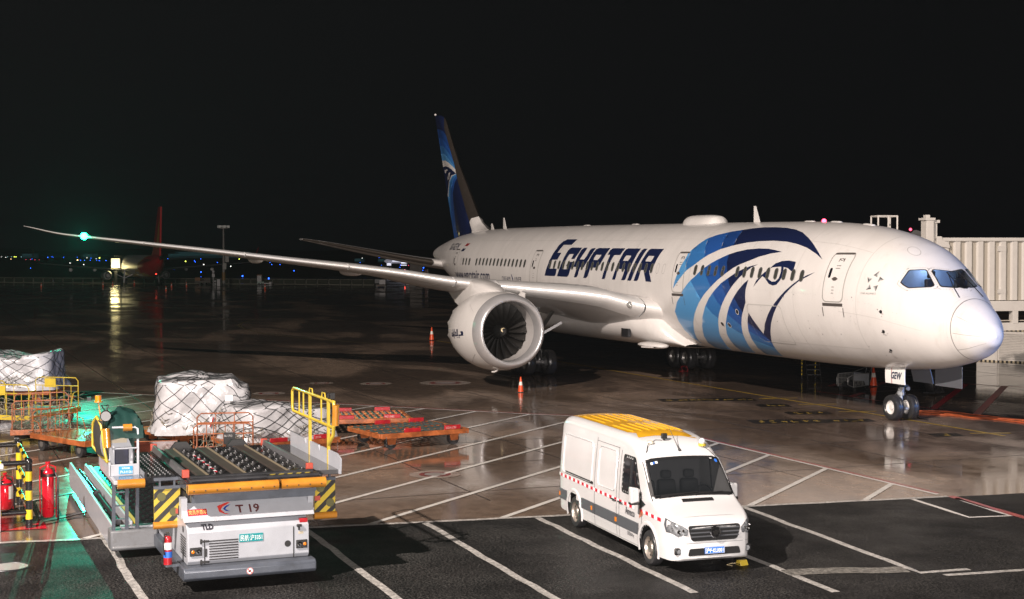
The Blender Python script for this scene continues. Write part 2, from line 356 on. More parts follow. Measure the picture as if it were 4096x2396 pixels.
# lead-in line and stop bars
strip([(62, -.02), (30.3, -.02), (9.6, -.22), (1.1, -.3), (.2, -.3)], .16, .008, ROADY, 'lead_in_line')
for (a, b) in (((3049, 1594), (3191, 1593)), ((3193, 1620), (3347, 1617)), ((3355, 1648), (3506, 1646)), ((3880, 1734), (4043, 1733)), ((3036, 1596), (3100, 1596))):
    strip([tuple(G(*a)[:2]), tuple(G(*b)[:2])], .16, .012, ROADY, 'stop_bar')
BLKP = M('road_paint_black', (.02, .018, .017), .2)
for a, b, wd in (((2640, 1602), (3015, 1597), 1.2), ((3030, 1623), (3155, 1621), 1.0), ((3145, 1653), (3322, 1651), 1.0), ((3000, 1688), (3300, 1684), 1.3), ((3300, 1684), (3490, 1681), 1.0), ((3725, 1741), (3842, 1739), .9)):
    pa, pb = G(*a), G(*b); strip([tuple(pa[:2]), tuple(pb[:2])], wd, .008, BLKP, 'painted_patch')
    d = pb-pa; n = int(d.length/.42); ym = MB()
    dn = d.normalized(); q = Vector((-dn.y, dn.x, 0))
    for i in range(1, n):
        c = pa+d*(i/n); h = wd*.28
        for k in range(3):
            s = random.uniform(-1, 1); e0 = c+dn*random.uniform(-.13, .13)+q*h*random.uniform(-1, .3); e1 = e0+q*h*random.uniform(.4, 1)*(k != 1)+dn*.2*(k == 1)
            ym.bar(e0+Vector((0, 0, .013)), e1+Vector((0, 0, .013)), .05, .002)
    tag(obj('worn_ground_marking', ym, ROADY, smooth=0), kind='structure')
for pts in (((3755, 1530), (3863, 1536), (4000, 1544), (4120, 1550)), ((3265, 1565), (3404, 1586.7), (3676, 1627), (3902, 1661), (4110, 1697))):
    strip([tuple(G(*p)[:2]) for p in pts], .10, .008, ROADR2 if False else M('road_paint_bright_red', (.42, .015, .03), .3, var=.1, dirt=.2), 'painted_line')
for a, b in (((3865, 1536), (3734, 1635)), ((4018, 1545), (3905, 1660)), ((3355, 1535), (3320, 1545)), ((3450, 1572), (3404, 1587)), ((3540, 1529), (3470, 1552))):
    strip([tuple(G(*a)[:2]), tuple(G(*b)[:2])], .32, .012, MATS['road_paint_bright_red'], 'painted_line')
strip([tuple(G(*p)[:2]) for p in ((1119, 1262), (1024, 1276), (974, 1290), (951, 1302), (981, 1317), (1071, 1338), (1200, 1352), (1500, 1375))], .18, .008, M('faded_yellow', (.16, .13, .06), .3), 'painted_line')
def pit(px, py, r, rm=None):
    c = G(px, py); t = thing('hydrant_pit', '', 'pit cover', (c.x, c.y, 0)); 
    for nm, r0, r1, m_, z in (('surround', r*.62, r, M('faded_ring', (.26, .22, .19), .25, var=.3, dirt=.5), .008), ('red_ring', r*.42, r*.62, M('faded_red_ring', (.17, .03, .03), .25, var=.3, dirt=.5), .010), ('cover', 0.001, r*.42, M('pit_cover', (.22, .2, .19), .3, bump=.3), .014)):
        mm = MB(); mm.lathe([(z, r0), (z, r1)], (0, 0, 0), (0, 0, 1), 28); obj(nm, mm, m_, t, smooth=0)
    return t
for i, (px, py, r, lab) in enumerate(((1287, 1533, .75, 'small red ringed pit cover behind the white cargo, nearest the engine side'), (1075, 1574, .95, 'red ringed pit cover directly behind the tallest white cargo pile'), (1503, 1535, 1.0, 'red ringed pit cover far out on the concrete left of the engine'), (1781, 1532, 1.6, 'broad pale pit cover with red ring left of the engine shadow'), (1740, 1898, .95, 'large red ringed pit cover on the hatched area beyond the van'))):
    t = pit(px, py, r*.82); t['label'] = lab; t['group'] = 'round pit covers in the apron'
t = thing('manhole_cover', 'grey ribbed round manhole cover in the asphalt at the left', 'manhole', (*G(33, 2268)[:2], .004)); mm = MB(); mm.lathe([(.004, .001), (.004, .40)], (0, 0, 0), (0, 0, 1), 32); obj('cover', mm, M('cast_iron_wet', (.30, .29, .28), .3, bump=.4, bscale=30), t, smooth=0)
mm = MB(); mm.lathe([(.0, .40), (.014, .41), (.014, .46), (0, .47)], (0, 0, 0), (0, 0, 1), 32); obj('rim', mm, DARK, t)
rt = MB(); rt.add([(*G(*p)[:2], .02) for p in ((0, 2112), (110, 2090), (172, 2084), (188, 2117), (0, 2126))], [(0, 1, 2, 3, 4)]); tag(obj('painted_red_patch', rt, M('bright_red_ground', (.5, .012, .03), .25, coat=.3), smooth=0), kind='structure')

# ---------------------------------------------------------------- the airliner
FX=[0.3, 0.37, 0.6, 1.05, 1.8, 2.6, 3.5, 4.5, 6.0, 8.0, 11.0, 15.0, 25.0, 38.0, 46.0, 50.0, 54.0, 58.0, 60.5, 61.6]
FT=[3.55, 3.87, 4.137, 4.569, 5.106, 5.728, 6.418, 6.991, 7.435, 7.743, 7.919, 7.988, 8.078, 8.166, 8.182, 8.133, 7.906, 7.432, 7.01, 6.762]
FB=[3.55, 3.28, 3.098, 2.787, 2.529, 2.342, 2.189, 2.098, 2.012, 1.95, 1.921, 1.935, 2.01, 2.087, 2.605, 3.353, 4.251, 5.249, 5.898, 6.198]
FH=[0.0, 0.3, 0.56, 0.94, 1.33, 1.77, 2.12, 2.397, 2.62, 2.794, 2.877, 2.883, 2.884, 2.885, 2.85, 2.66, 2.12, 1.246, 0.693, 0.346]
def slopes(xk, yk):
    h = [b-a for a, b in zip(xk, xk[1:])]; d = [(b-a)/q for a, b, q in zip(yk, yk[1:], h)]; m = [d[0]]
    for i in range(1, len(xk)-1):
        if d[i-1]*d[i] > 0: w1 = 2*h[i]+h[i-1]; w2 = h[i]+2*h[i-1]; m.append((w1+w2)/(w1/d[i-1]+w2/d[i]))
        else: m.append(0)
    m.append(d[-1]); return h, m
class Curve:
    def __init__(s, x, y): s.x = x; s.y = y; s.h, s.m = slopes(x, y)
    def __call__(s, x):
        X = s.x; i = 0; x = max(X[0], min(X[-1], x))
        while i < len(X)-2 and x > X[i+1]: i += 1
        h = s.h[i]; t = (x-X[i])/h
        return s.y[i]*(2*t**3-3*t*t+1)+h*s.m[i]*(t**3-2*t*t+t)+s.y[i+1]*(-2*t**3+3*t*t)+h*s.m[i+1]*(t**3-t*t)
cT, cB, cH = Curve(FX, FT), Curve(FX, FB), Curve(FX, FH)
def fp(x, th, off=0.0):
    """fuselage skin: station x, th degrees from the crown towards starboard"""
    def q(x, th):
        t, b, h = cT(x), cB(x), cH(x); zc = (t+b)/2; a = radians(th); c = cos(a)
        return Vector((x, h*sin(a), zc+(t-zc)*c if c > 0 else zc+(zc-b)*c))
    p = q(x, th)
    if off:
        e = .02; n = (q(x+e, th)-q(x-e, th)).cross(q(x, th+1)-q(x, th-1))
        if n.length < 1e-9: return p
        n.normalize(); c = Vector((x, 0, (cT(x)+cB(x))/2))
        if n.dot(p-c) < 0: n = -n
        p = p+n*off
    return p
def th_of_z(x, z):
    t, b = cT(x), cB(x); zc = (t+b)/2; c = (z-zc)/((t-zc) if z > zc else (zc-b)); return math.degrees(math.acos(max(-1, min(1, c))))
DEC = json.loads(r'''{"title":{"E":[[[33.589,42.53],[32.256,42.57],[32.439,50.55],[33.49,50.61],[33.72,60.7],[33.18,60.62],[33.347,68.7],[34.024,68.85],[34.11,78.75],[33.114,78.56],[33.172,85.21],[33.328,86.4],[34.717,86.51],[34.592,80.0],[34.42,70.09],[34.26,61.36],[34.116,51.45],[33.945,45.96]]],"G":[[[32.105,54.06],[30.792,54.08],[30.876,60.83],[31.104,67.46],[31.511,67.55],[31.434,61.83],[31.993,62.06],[32.112,66.21],[32.214,72.84],[32.292,78.8],[31.809,78.76],[31.698,75.26],[31.936,75.33],[31.769,70.64],[31.137,70.61],[31.257,78.58],[31.397,84.52],[31.595,86.51],[32.972,86.51],[32.795,80.04],[32.645,73.28],[32.542,65.62],[32.427,58.57],[32.31,55.22]]],"Y":[[[30.491,54.2],[30.098,54.01],[30.13,58.96],[30.374,67.82],[29.819,67.69],[29.656,63.69],[29.608,57.46],[29.497,54.91],[29.032,54.34],[29.083,58.8],[29.237,66.25],[29.412,71.44],[29.614,76.0],[30.022,75.88],[30.14,79.75],[30.19,84.05],[30.36,86.55],[30.695,86.57],[30.498,79.26],[30.54,75.85],[30.93,75.85],[30.85,69.89],[30.787,62.55],[30.711,56.89]]],"P":[[[28.606,54.3],[27.268,54.29],[27.38,60.57],[27.508,67.14],[27.632,71.57],[27.826,74.7],[28.123,75.9],[28.751,75.91],[28.837,80.51],[28.896,84.14],[29.115,86.63],[29.462,86.66],[29.333,80.08],[29.257,73.91],[29.135,66.88],[29.008,60.17],[28.876,55.93]],[[28.537,62.13],[27.892,62.14],[27.948,65.31],[28.129,67.93],[28.623,67.92],[28.616,65.13]]],"T":[[[26.943,54.39],[25.509,54.22],[25.61,58.24],[25.678,61.91],[26.379,62.18],[26.495,67.52],[26.582,74.31],[26.692,80.31],[26.771,85.04],[26.864,86.83],[27.173,86.67],[27.046,80.44],[26.915,73.81],[26.87,66.99],[26.866,62.01],[27.186,61.87],[27.123,56.76]]],"A":[[[25.146,54.38],[23.74,54.34],[23.846,59.92],[23.931,66.86],[24.071,74.66],[24.318,82.25],[24.415,85.71],[24.576,86.81],[24.901,86.79],[24.727,81.85],[24.631,76.32],[25.349,76.16],[25.477,79.84],[25.521,83.92],[25.635,86.73],[25.962,86.71],[25.801,81.13],[25.647,74.01],[25.513,66.02],[25.439,58.89],[25.355,55.46]],[[24.967,62.21],[24.38,62.28],[24.453,65.45],[24.555,67.95],[25.117,67.91],[25.06,64.66]]],"I":[[[23.361,54.36],[23.034,54.45],[23.137,59.78],[23.26,67.29],[23.418,74.44],[23.65,82.53],[23.778,86.25],[23.886,86.98],[24.206,86.91],[24.036,80.99],[23.874,74.6],[23.712,67.42],[23.62,60.52],[23.535,55.89]]],"R":[[[22.622,54.4],[21.293,54.41],[21.419,60.08],[21.524,66.22],[21.616,72.66],[21.621,76.06],[21.987,76.49],[21.758,82.24],[21.602,86.84],[22.188,86.86],[22.37,81.41],[22.576,76.31],[22.853,76.25],[22.92,81.09],[23.03,85.61],[23.184,86.92],[23.511,86.86],[23.34,81.27],[23.192,74.36],[23.027,66.62],[22.882,59.73],[22.787,55.44]],[[22.497,62.19],[21.905,62.18],[21.948,65.73],[22.052,67.97],[22.646,67.84],[22.592,64.69]]]},"bands":[[[7.771,58.66],[8.455,50.54],[9.066,44.13],[9.682,38.52],[10.507,31.98],[11.303,27.72],[12.173,24.92],[13.098,23.82],[14.051,23.75],[14.885,25.61],[15.545,28.46],[16.43,32.04],[17.305,36.91],[17.862,41.86],[18.149,47.34],[18.476,54.52],[18.662,59.15],[18.683,64.01],[18.872,70.56],[19.082,79.52],[19.245,85.66],[19.375,91.6],[19.093,87.3],[18.68,81.07],[18.241,74.78],[17.657,69.41],[17.197,64.52],[16.696,59.47],[15.921,53.83],[14.971,49.36],[14.074,46.26],[13.139,44.4],[12.021,43.56],[10.928,44.26],[10.022,46.34],[9.17,49.55],[8.361,54.27]],[[10.793,54.91],[11.258,53.71],[11.932,52.33],[12.709,52.29],[13.602,53.53],[14.371,56.17],[14.92,58.72],[15.651,63.59],[16.191,67.83],[16.889,74.24],[17.396,80.46],[17.721,83.59],[18.016,87.14],[18.383,92.02],[18.715,98.25],[19.144,103.83],[19.6,112.92],[19.672,122.39],[19.657,132.39],[19.662,143.01],[19.519,154.6],[19.115,141.93],[18.626,130.87],[18.181,121.68],[17.667,112.47],[17.048,103.05],[16.446,95.0],[15.817,87.99],[15.262,81.93],[14.678,76.26],[14.07,70.53],[13.662,67.8],[12.986,64.06],[12.347,60.24],[11.5,56.67]],[[12.172,67.18],[12.674,68.68],[13.163,71.0],[13.792,75.03],[14.362,79.83],[14.897,84.19],[15.468,90.65],[16.036,98.05],[16.536,106.1],[17.057,115.58],[17.563,126.09],[18.159,138.76],[18.559,149.43],[18.855,162.24],[18.482,167.51],[17.453,163.14],[16.688,144.6],[16.454,135.82],[16.223,129.67],[15.81,119.93],[15.416,111.23],[14.88,101.36],[14.371,92.81],[13.887,85.26],[13.398,78.53],[12.942,73.4],[12.637,69.92]],[[12.653,80.15],[13.006,83.95],[13.461,89.8],[13.9,96.53],[14.348,104.27],[14.805,113.31],[15.243,122.18],[15.607,130.99],[15.847,139.83],[16.122,151.1],[16.486,163.49],[15.21,161.7],[14.687,147.48],[14.335,137.12],[14.111,128.84],[13.812,120.48],[13.483,112.0],[13.135,104.9],[12.875,98.98],[12.875,94.98],[12.82,88.6]],[[12.802,107.76],[13.017,113.26],[13.259,119.83],[13.485,126.93],[13.7,136.02],[13.988,147.38],[14.312,162.21],[12.876,160.45],[12.522,150.13],[12.257,140.78],[12.089,135.36],[11.941,132.0],[11.583,123.4],[11.19,114.78],[10.78,106.82],[10.355,99.24],[9.803,90.6],[9.34,84.39],[8.804,78.02],[8.396,74.78],[7.91,70.12],[8.362,73.15],[8.823,76.86],[9.293,82.03],[9.807,87.92],[10.313,94.54],[10.823,101.25],[11.26,108.11],[11.735,116.27],[12.292,127.09],[12.453,118.88],[12.631,112.87]],[[12.201,85.83],[11.987,80.17],[11.584,74.73],[11.169,70.01],[10.852,65.65],[10.422,63.23],[9.95,62.42],[9.44,63.07],[9.4,67.0],[9.414,71.11],[9.552,71.09],[9.814,69.04],[10.154,68.26],[10.079,74.13],[10.17,78.94],[10.409,82.88],[10.692,83.87],[11.002,82.69],[11.365,78.2],[11.582,76.74],[11.861,80.88]]],"eye":[[11.2,74.91],[11.169,70.01],[10.902,68.87],[10.341,67.99],[10.254,72.66],[10.301,77.48],[10.511,80.38],[10.799,80.83],[11.09,78.82]],"bnd":{"a":[[18.412,57.59],[18.611,65.87],[18.241,74.78],[17.721,83.59],[17.233,91.32],[16.8,99.02],[16.39,105.54],[16.056,110.95],[15.632,115.5],[15.129,120.59],[14.683,125.48],[14.23,129.54],[13.871,133.4],[13.236,137.61],[12.199,144.73]],"b":[[17.867,37.18],[17.399,51.69],[16.98,62.12],[16.649,71.53],[16.287,79.94],[15.911,86.39],[15.611,94.44],[15.297,100.85],[15.014,103.98],[14.645,110.94],[14.254,115.44],[13.838,120.52],[13.467,124.89],[12.898,130.25],[12.038,140.36]],"c":[[16.591,28.69],[16.238,42.4],[15.894,53.52],[15.651,63.59],[15.424,70.2],[15.099,78.54],[14.897,84.19],[14.701,89.77],[14.506,94.52],[14.188,102.47],[13.817,108.02],[13.528,112.91],[13.203,118.84],[12.794,124.99],[12.0,137.8]],"d":[[15.627,25.12],[15.257,38.52],[15.013,49.37],[14.92,58.72],[14.828,65.59],[14.578,73.28],[14.362,79.83],[14.222,84.64],[13.952,90.92],[13.776,96.44],[13.53,102.35],[13.307,107.14],[13.207,113.46],[13.04,117.74],[12.617,122.82],[12.249,128.25],[12.02,136.17]]},"cw1":[[3.529,56.38],[3.53,52.95],[3.543,41.1],[3.516,39.18],[3.323,32.88],[3.183,27.38],[3.111,26.93],[2.83,30.19],[2.576,33.88],[2.551,36.39],[2.589,39.67],[2.861,48.99],[3.147,56.42],[3.21,57.14],[3.395,57.25]],"cw2":[[3.005,23.04],[3.047,19.99],[3.027,18.04],[2.936,11.92],[2.846,3.53],[2.797,-7.9],[2.557,-7.86],[2.304,-7.07],[2.09,-6.37],[2.03,-2.32],[2.147,16.66],[2.359,29.04],[2.429,29.78],[2.728,25.59]],"cw3":[[2.819,-14.34],[2.955,-20.65],[3.311,-33.86],[3.031,-34.21],[2.777,-36.7],[2.508,-39.5],[2.261,-30.11],[2.126,-18.32],[2.378,-16.49],[2.612,-15.41]],"radome":[[1.519,-8.27],[1.479,15.18],[1.391,42.1],[1.393,64.38],[1.393,87.91],[1.47,118.52],[1.499,136.67],[1.488,154.18],[1.537,168.37]]}'''); FIN = json.loads(r'''{"out":[[62.0,16.79],[61.11,16.73],[60.09,16.54],[59.59,16.26],[58.12,14.43],[56.78,12.84],[54.91,11.04],[53.37,9.55],[52.83,9.06],[52.22,8.64],[51.34,8.25],[50.49,8.15]],"te":[[62.0,16.79],[61.69,16.51],[59.03,10.73],[57.68,7.69]],"c1":[[61.94,15.76],[60.5,15.65],[59.49,15.39],[58.8,14.94],[58.31,14.38],[57.16,13.12]],"c2":[[61.95,15.17],[60.1,14.97],[59.1,14.63],[58.12,13.97],[57.35,13.39]],"c3":[[61.95,14.54],[59.9,14.38],[58.71,14.01],[57.73,13.42],[56.78,12.58]],"c4":[[61.96,13.96],[59.51,13.79],[58.32,13.39],[57.35,12.87],[56.68,12.44]],"c5":[[61.96,13.44],[59.11,13.27],[58.13,13.04],[57.16,12.66],[56.59,12.36]],"c6":[[61.97,12.85],[59.92,12.88],[58.92,12.86],[57.74,12.63],[56.63,12.21]],"e1":[[59.76,12.43],[59.82,12.62],[59.12,12.65],[58.42,12.55],[59.12,12.51],[59.52,12.35]],"e2":[[59.06,11.82],[58.68,12.13],[58.17,12.35],[57.78,12.35],[57.9,12.18],[58.23,11.91],[58.69,11.85],[58.53,11.99],[58.21,12.12],[58.13,12.25],[58.49,12.12],[58.82,11.89]],"c7":[[56.55,12.21],[57.55,12.11],[58.37,11.74],[58.89,11.23],[59.23,10.67]],"c8":[[56.55,12.2],[57.36,12.06],[58.14,11.71],[58.57,11.27],[59.07,10.63]],"c9":[[56.49,12.17],[57.26,11.98],[57.9,11.58],[58.44,10.94],[58.78,10.23]],"c10":[[56.44,12.11],[56.97,11.8],[57.65,11.18],[58.05,10.53],[58.39,9.42]],"c11":[[56.36,11.91],[56.69,11.6],[57.08,10.89],[57.18,10.24],[57.09,9.26],[56.81,8.27],[56.33,7.61]],"le":[[60.09,16.64],[59.49,15.66],[58.31,14.24],[57.16,12.86],[56.31,11.77],[55.28,10.66],[54.18,9.45],[53.46,8.7],[52.57,8.02]],"dor":[[52.83,9.1],[52.13,8.67],[51.26,8.28],[50.31,8.16],[50.15,7.9],[52.66,7.93],[52.61,8.1],[53.46,8.7],[53.28,8.95]]}''')
plane = thing('airplane', 'white wide-body jet airliner with blue falcon head and large navy title on its side', 'airplane')
# skin, with the three flight deck windows on each side left open
CW = DEC['cw1'], DEC['cw2'], DEC['cw3']
cw2m = [(x, -t) for x, t in CW[1]]; cw1m = [(x, -t) for x, t in CW[0]]
holes = [CW[0], CW[1], cw2m, cw1m]

sx = sorted(set([.3005, .305, .315, .33, .35, .38, .43, .5, .6, .72, .86, 1.0]+[1.1+.14*i for i in range(29)]+[5.3+.35*i for i in range(161)]))
sx = [x for x in sx if x < 61.6]+[61.6]
fr0, fr1, ta = 1.0, 5.28, 100   # nose patch that is triangulated round the windows
m = MB(); TH = [i*2.5 for i in range(144)]
for rng in ([x for x in sx if x <= fr0+1e-6], [x for x in sx if x >= fr1]):
    m.grid([[fp(x, t) for t in TH] for x in rng], wrap=True)
m.add([fp(.30, 0)]+[fp(.3005, t) for t in TH], [(0, i+1, (i+1) % 144+1) for i in range(144)])
frm = [x for x in sx if fr0-1e-6 <= x < fr1]+[min(x for x in sx if x >= fr1)]
low = [t for t in TH if ta <= t <= 360-ta]
m.grid([[fp(x, t) for t in low] for x in frm])
bt = [t for t in [i*2.5-180 for i in range(145)] if -ta <= t <= ta]
border = [(x, -ta) for x in frm]+[(frm[-1], t) for t in bt[1:]]+[(x, ta) for x in frm[::-1][1:]]+[(frm[0], t) for t in bt[::-1][1:-1]]
gpts = [[(x, t)] for x in frm[1:-1] for t in bt[1:-1]]
patch = None
def cls(x, y):
    for h in holes:
        if inside((x, y), h): return None
    return 0
vs_extra = gpts
def cdt2(polys, pts, classify, mapfn):
    vs = []; es = []
    for poly in polys:
        o = len(vs); vs += [Vector((a, b*.03)) for a, b in poly]; es += [(o+i, o+(i+1) % len(poly)) for i in range(len(poly))]
    vs += [Vector((a, b*.03)) for (a, b), in pts]
    V, E, F, _, _, _ = delaunay_2d_cdt(vs, es, [], 0, 1e-6); mb = MB(); mb.v = [tuple(mapfn(v.x, v.y/.03)) for v in V]
    for f in F:
        cx = sum(V[i].x for i in f)/len(f); cy = sum(V[i].y for i in f)/len(f)/.03
        if classify(cx, cy) is not None: mb.f.append(tuple(f)); mb.m.append(0)
    return mb
pm = cdt2([border]+holes, gpts, lambda x, y: cls(x, y) if (frm[0] < x < frm[-1]) else None, fp)
m.add(pm.v, pm.f)
# tail cone end
m.add([fp(61.6, t) for t in TH], [tuple(range(144))])
fus = obj('fuselage', m, WHITE, plane, smooth=40)
def side_obj(name, polys, mats, classify, off, gx=.5, gy=4, parent=fus, lines=()):
    return obj(name, cdt(polys, classify, lambda x, y: fp(x, y, off), gx*.5, gy*.5, lines), mats, parent, smooth=60, recalc=False)
# title
for k, v in DEC['title'].items():
    side_obj('title_letter', v, NAVY, (lambda v: lambda x, y: 0 if inside((x, y), v[0]) and not any(inside((x, y), h) for h in v[1:]) else None)(v), .010, .6, 5)
# falcon head
BD = DEC['bands']; bn = DEC['bnd']
def zone(c): return [tuple(p) for p in c]+[(c[-1][0]-2, 200), (-5, 200), (-5, -30), (c[0][0], -30)]
Z = [zone(bn[k]) for k in 'abcd']
def fcl(x, y):
    if inside((x, y), BD[5]): return None if inside((x, y), DEC['eye']) else 4
    hit = False
    for i, b in enumerate(BD[:5]):
        if inside((x, y), b): hit = i+1
    if not hit: return None
    if hit == 5 and x < 12.0 and y < 118: return 4
    k = 0
    for i, z in enumerate(Z):
        if inside((x, y), z): k = i+1
    return k
side_obj('falcon_emblem', BD+[DEC['eye']], [B1, B2, B3, B4, NAVY], fcl, .010, .6, 5, lines=[bn[k] for k in 'abcd'])
# cabin windows
def oval(cx, cy, w, h, n=16, sgn=1):
    r = w/2; pts = []
    for i in range(n):
        a = 2*pi*i/n; pts.append((cx+r*cos(a), cy+(h/2-r)*(1 if sin(a) >= 0 else -1)+r*sin(a)))
    return pts
def window(x, th, plug=False, side=1, w=.29, h=.49):
    cz = fp(x, th).z; fl = lambda u, z, off: (lambda p: Vector((p.x, p.y*side, p.z)))(fp(u, th_of_z(u, z), off))
    o = oval(x, cz, w, h)
    if plug:
        mb = MB(); i_ = oval(x, cz, w-.03, h-.03); mb.grid([[fl(a, b, .005) for a, b in o], [fl(a, b, .005) for a, b in i_]], wrap=True); return obj('window_plug', mb, LINE, fus, smooth=0, recalc=False)
    mb = MB(); i_ = oval(x, cz, w-.07, h-.07); c = [fl(a, b, .022) for a, b in i_]; out = [fl(a, b, .016) for a, b in o]
    mb.grid([out, c], wrap=True, mi=0); mb.add([p-Vector((0, side*.008, 0)) for p in c], [tuple(range(len(c)))], 1); mb.grid([c, [p-Vector((0, side*.008, 0)) for p in c]], wrap=True, mi=0)
    return obj('cabin_window', mb, [M('window_frame', (.10, .10, .10), .4), CABIN], fus, smooth=0, recalc=False)
W1 = [8.73+.6205*i for i in range(15)]; del W1[9]
WX = [(x, 74.2) for x in W1]+[(21.75+.62*i, 74.3) for i in range(21)]+[(37.922+.6195*i, 74.1+max(0, i-3)**1.55*.075) for i in range(13)]+[(x, t) for x, t in ((45.962, 77.37), (47.297, 78.74), (47.951, 79.68), (48.565, 80.75))]
for x, t in WX: 
    if x < 46.5 or True: window(x, t)
for x in (21.142, 20.518): window(x, 74.36, True)
window(49.111, 81.6, True)
for x, t in WX: window(x, t, side=-1)
# doors
def door(x0, x1, z0, z1, name='door', side=1, win=True):
    cx = (x0+x1)/2; hw = (x1-x0)/2; r = .22; fl = lambda u, z, off: (lambda p: Vector((p.x, p.y*side, p.z)))(fp(u, th_of_z(u, z), off))
    def rr(x0, x1, z0, z1, r):
        P = []
        for (a, b, s) in ((x1-r, z1-r, 0), (x0+r, z1-r, 1), (x0+r, z0+r, 2), (x1-r, z0+r, 3)):
            for i in range(5): t = pi/2*(s+i/4); P.append((a+r*cos(t), b+r*sin(t)))
        Q = []
        for i, p in enumerate(P):
            q = P[(i+1) % len(P)]; n = max(1, int(math.hypot(q[0]-p[0], q[1]-p[1])/.15))
            Q += [(p[0]+(q[0]-p[0])*k/n, p[1]+(q[1]-p[1])*k/n) for k in range(n)]
        return Q
    o = rr(x0, x1, z0, z1, r); i_ = [(cx+(a-cx)*(1-.045/hw), (z0+z1)/2+(b-(z0+z1)/2)*(1-.045/((z1-z0)/2))) for a, b in o]
    mb = MB(); mb.grid([[fl(a, b, .006) for a, b in o], [fl(a, b, .012) for a, b in i_]], wrap=True)
    d = obj(name, mb, M('door_seal', (.34, .33, .31), .5), fus, smooth=0, recalc=False)
    mb = MB()   # handle, sill plate, marks
    if z1-z0 > 1.72:
        s0 = [fl(x0+.02+(x1-x0-.04)*k/6, z0-.03, .015) for k in range(7)]; s1 = [fl(x0+.02+(x1-x0-.04)*k/6, z0-.15, .015) for k in range(7)]; mb.grid([s0, s1])
        for xx in (x0-.0, x1): mb.grid([[fl(xx-.02, z0-.2-.06*k, .01) for k in range(7)], [fl(xx+.02, z0-.2-.06*k, .01) for k in range(7)]])
        t0 = [fl(x0+.1+(x1-x0-.2)*k/6, z1-.03, .016) for k in range(7)]; t1 = [fl(x0+.1+(x1-x0-.2)*k/6, z1-.09, .016) for k in range(7)]; mb.grid([t0, t1])
        hz = z0+.92
        mb.add([fl(cx-.18, hz, .014), fl(cx-.06, hz+.07, .014), fl(cx+.06, hz+.07, .014), fl(cx+.18, hz, .014), fl(cx+.06, hz-.07, .014), fl(cx-.06, hz-.07, .014)], [(0, 1, 2, 3, 4, 5)])
        a = [fl(u, z, .012) for u, z in oval(cx-.02, z1-.28, .30, .10)]; b = [fl(u, z, .012) for u, z in oval(cx-.02, z1-.28, .25, .06)]; mb.grid([a, b], wrap=True)
        for k in range(3): zz = z0+.35+k*.12; mb.grid([[fl(cx-.05, zz, .012), fl(cx+.09, zz, .012)], [fl(cx-.05, zz+.02, .012), fl(cx+.09, zz+.02, .012)]])
        for k in range(2): zz = z0+1.32+k*.1; mb.grid([[fl(cx-.12, zz, .012), fl(cx+.12, zz, .012)], [fl(cx-.12, zz+.02, .012), fl(cx+.12, zz+.02, .012)]])
        obj('door_fittings', mb, M('door_marks', (.07, .06, .055), .5), fus, smooth=0, recalc=False)
        if win:
            mb = MB(); wx = x1-.27; o = oval(wx, z0+1.15, .15, .40); mb.add([fl(a, b, .012) for a, b in o], [tuple(range(len(o)))]); obj('door_window', mb, GLASS, fus, smooth=0, recalc=False)
    return d
for s in (1, -1):
    door(6.02, 7.25, 4.66, 6.62, side=s); door(18.39, 19.55, 4.72, 6.66, side=s); door(35.78, 36.95, 4.80, 6.76, side=s); door(49.95, 51.0, 4.9, 6.85, side=s)
door(10.1, 12.86, 2.75, 4.42, 'cargo_door').data.materials[0] = M('seam_grey', (.50, .485, .465), .5)
# belly line, panel seams round the barrel
sm = MB()
for x in (5.3, 9.2, 13.2, 17.9, 24.2, 28.8, 33.4, 37.6, 41.8, 47.2): sm.grid([[fp(x-.012, t, .004) for t in range(8, 150, 4)], [fp(x+.012, t, .004) for t in range(8, 150, 4)]])
for x0, x1, t in ((5.3, 24, 133), (13.2, 24.2, 146), (2.4, 6.3, 99), (5.3, 24.2, 42), (24.2, 47, 44), (33.4, 47.2, 104)): sm.grid([[fp(x0+(x1-x0)*k/40, t, .004) for k in range(41)], [fp(x0+(x1-x0)*k/40, t+.35, .004) for k in range(41)]])
obj('skin_seams', sm, M('seam_grey', (.50, .485, .465), .5), fus, smooth=0, recalc=False)
rd = DEC['radome']; sm = MB(); rdx = 1.42
sm.grid([[fp(rdx+.10*cos(radians(t))-.012, t, .006) for t in range(0, 362, 5)], [fp(rdx+.10*cos(radians(t))+.016, t, .006) for t in range(0, 362, 5)]])
for t in (58, 92, 128): sm.grid([[fp(.45+k*.1, t, .005) for k in range(10)], [fp(.45+k*.1, t+.7, .005) for k in range(10)]])
obj('radome_seam', sm, M('seam_dark', (.20, .19, .185), .5), fus, smooth=0, recalc=False)
rv = MB(); random.seed(3)   # fasteners round the flight deck and radome
def rivet(x, t, s=.012):
    p = [fp(x+a*s, t+b*s*28, .006) for a, b in ((-1, 0), (0, -1), (1, 0), (0, 1))]; rv.add(p, [(0, 1, 2, 3)])
for h in (CW[0], CW[1]):
    cx = sum(p[0] for p in h)/len(h); ct = sum(p[1] for p in h)/len(h)
    for i, p in enumerate(h):
        q = h[(i+1) % len(h)]
        for k in range(5): a = k/5; rivet(cx+(p[0]+(q[0]-p[0])*a-cx)*1.22, ct+(p[1]+(q[1]-p[1])*a-ct)*1.22, .014)
for t in range(6, 175, 3): rivet(1.57+.1*cos(radians(t)), t, .012); rivet(1.66+.1*cos(radians(t)), t+1, .010)
for x in [3.2+.16*i for i in range(66)]:
    if random.random() < .7: rivet(x, 88+random.uniform(-.3, .3), .011)
    if random.random() < .5: rivet(x+.05, 42, .011)
for x in [24.5+.3*i for i in range(75)]:
    if random.random() < .6: rivet(x, 46, .013)
for z_ in range(46): rivet(random.uniform(2.8, 18), random.uniform(84, 150), random.uniform(.012, .03))
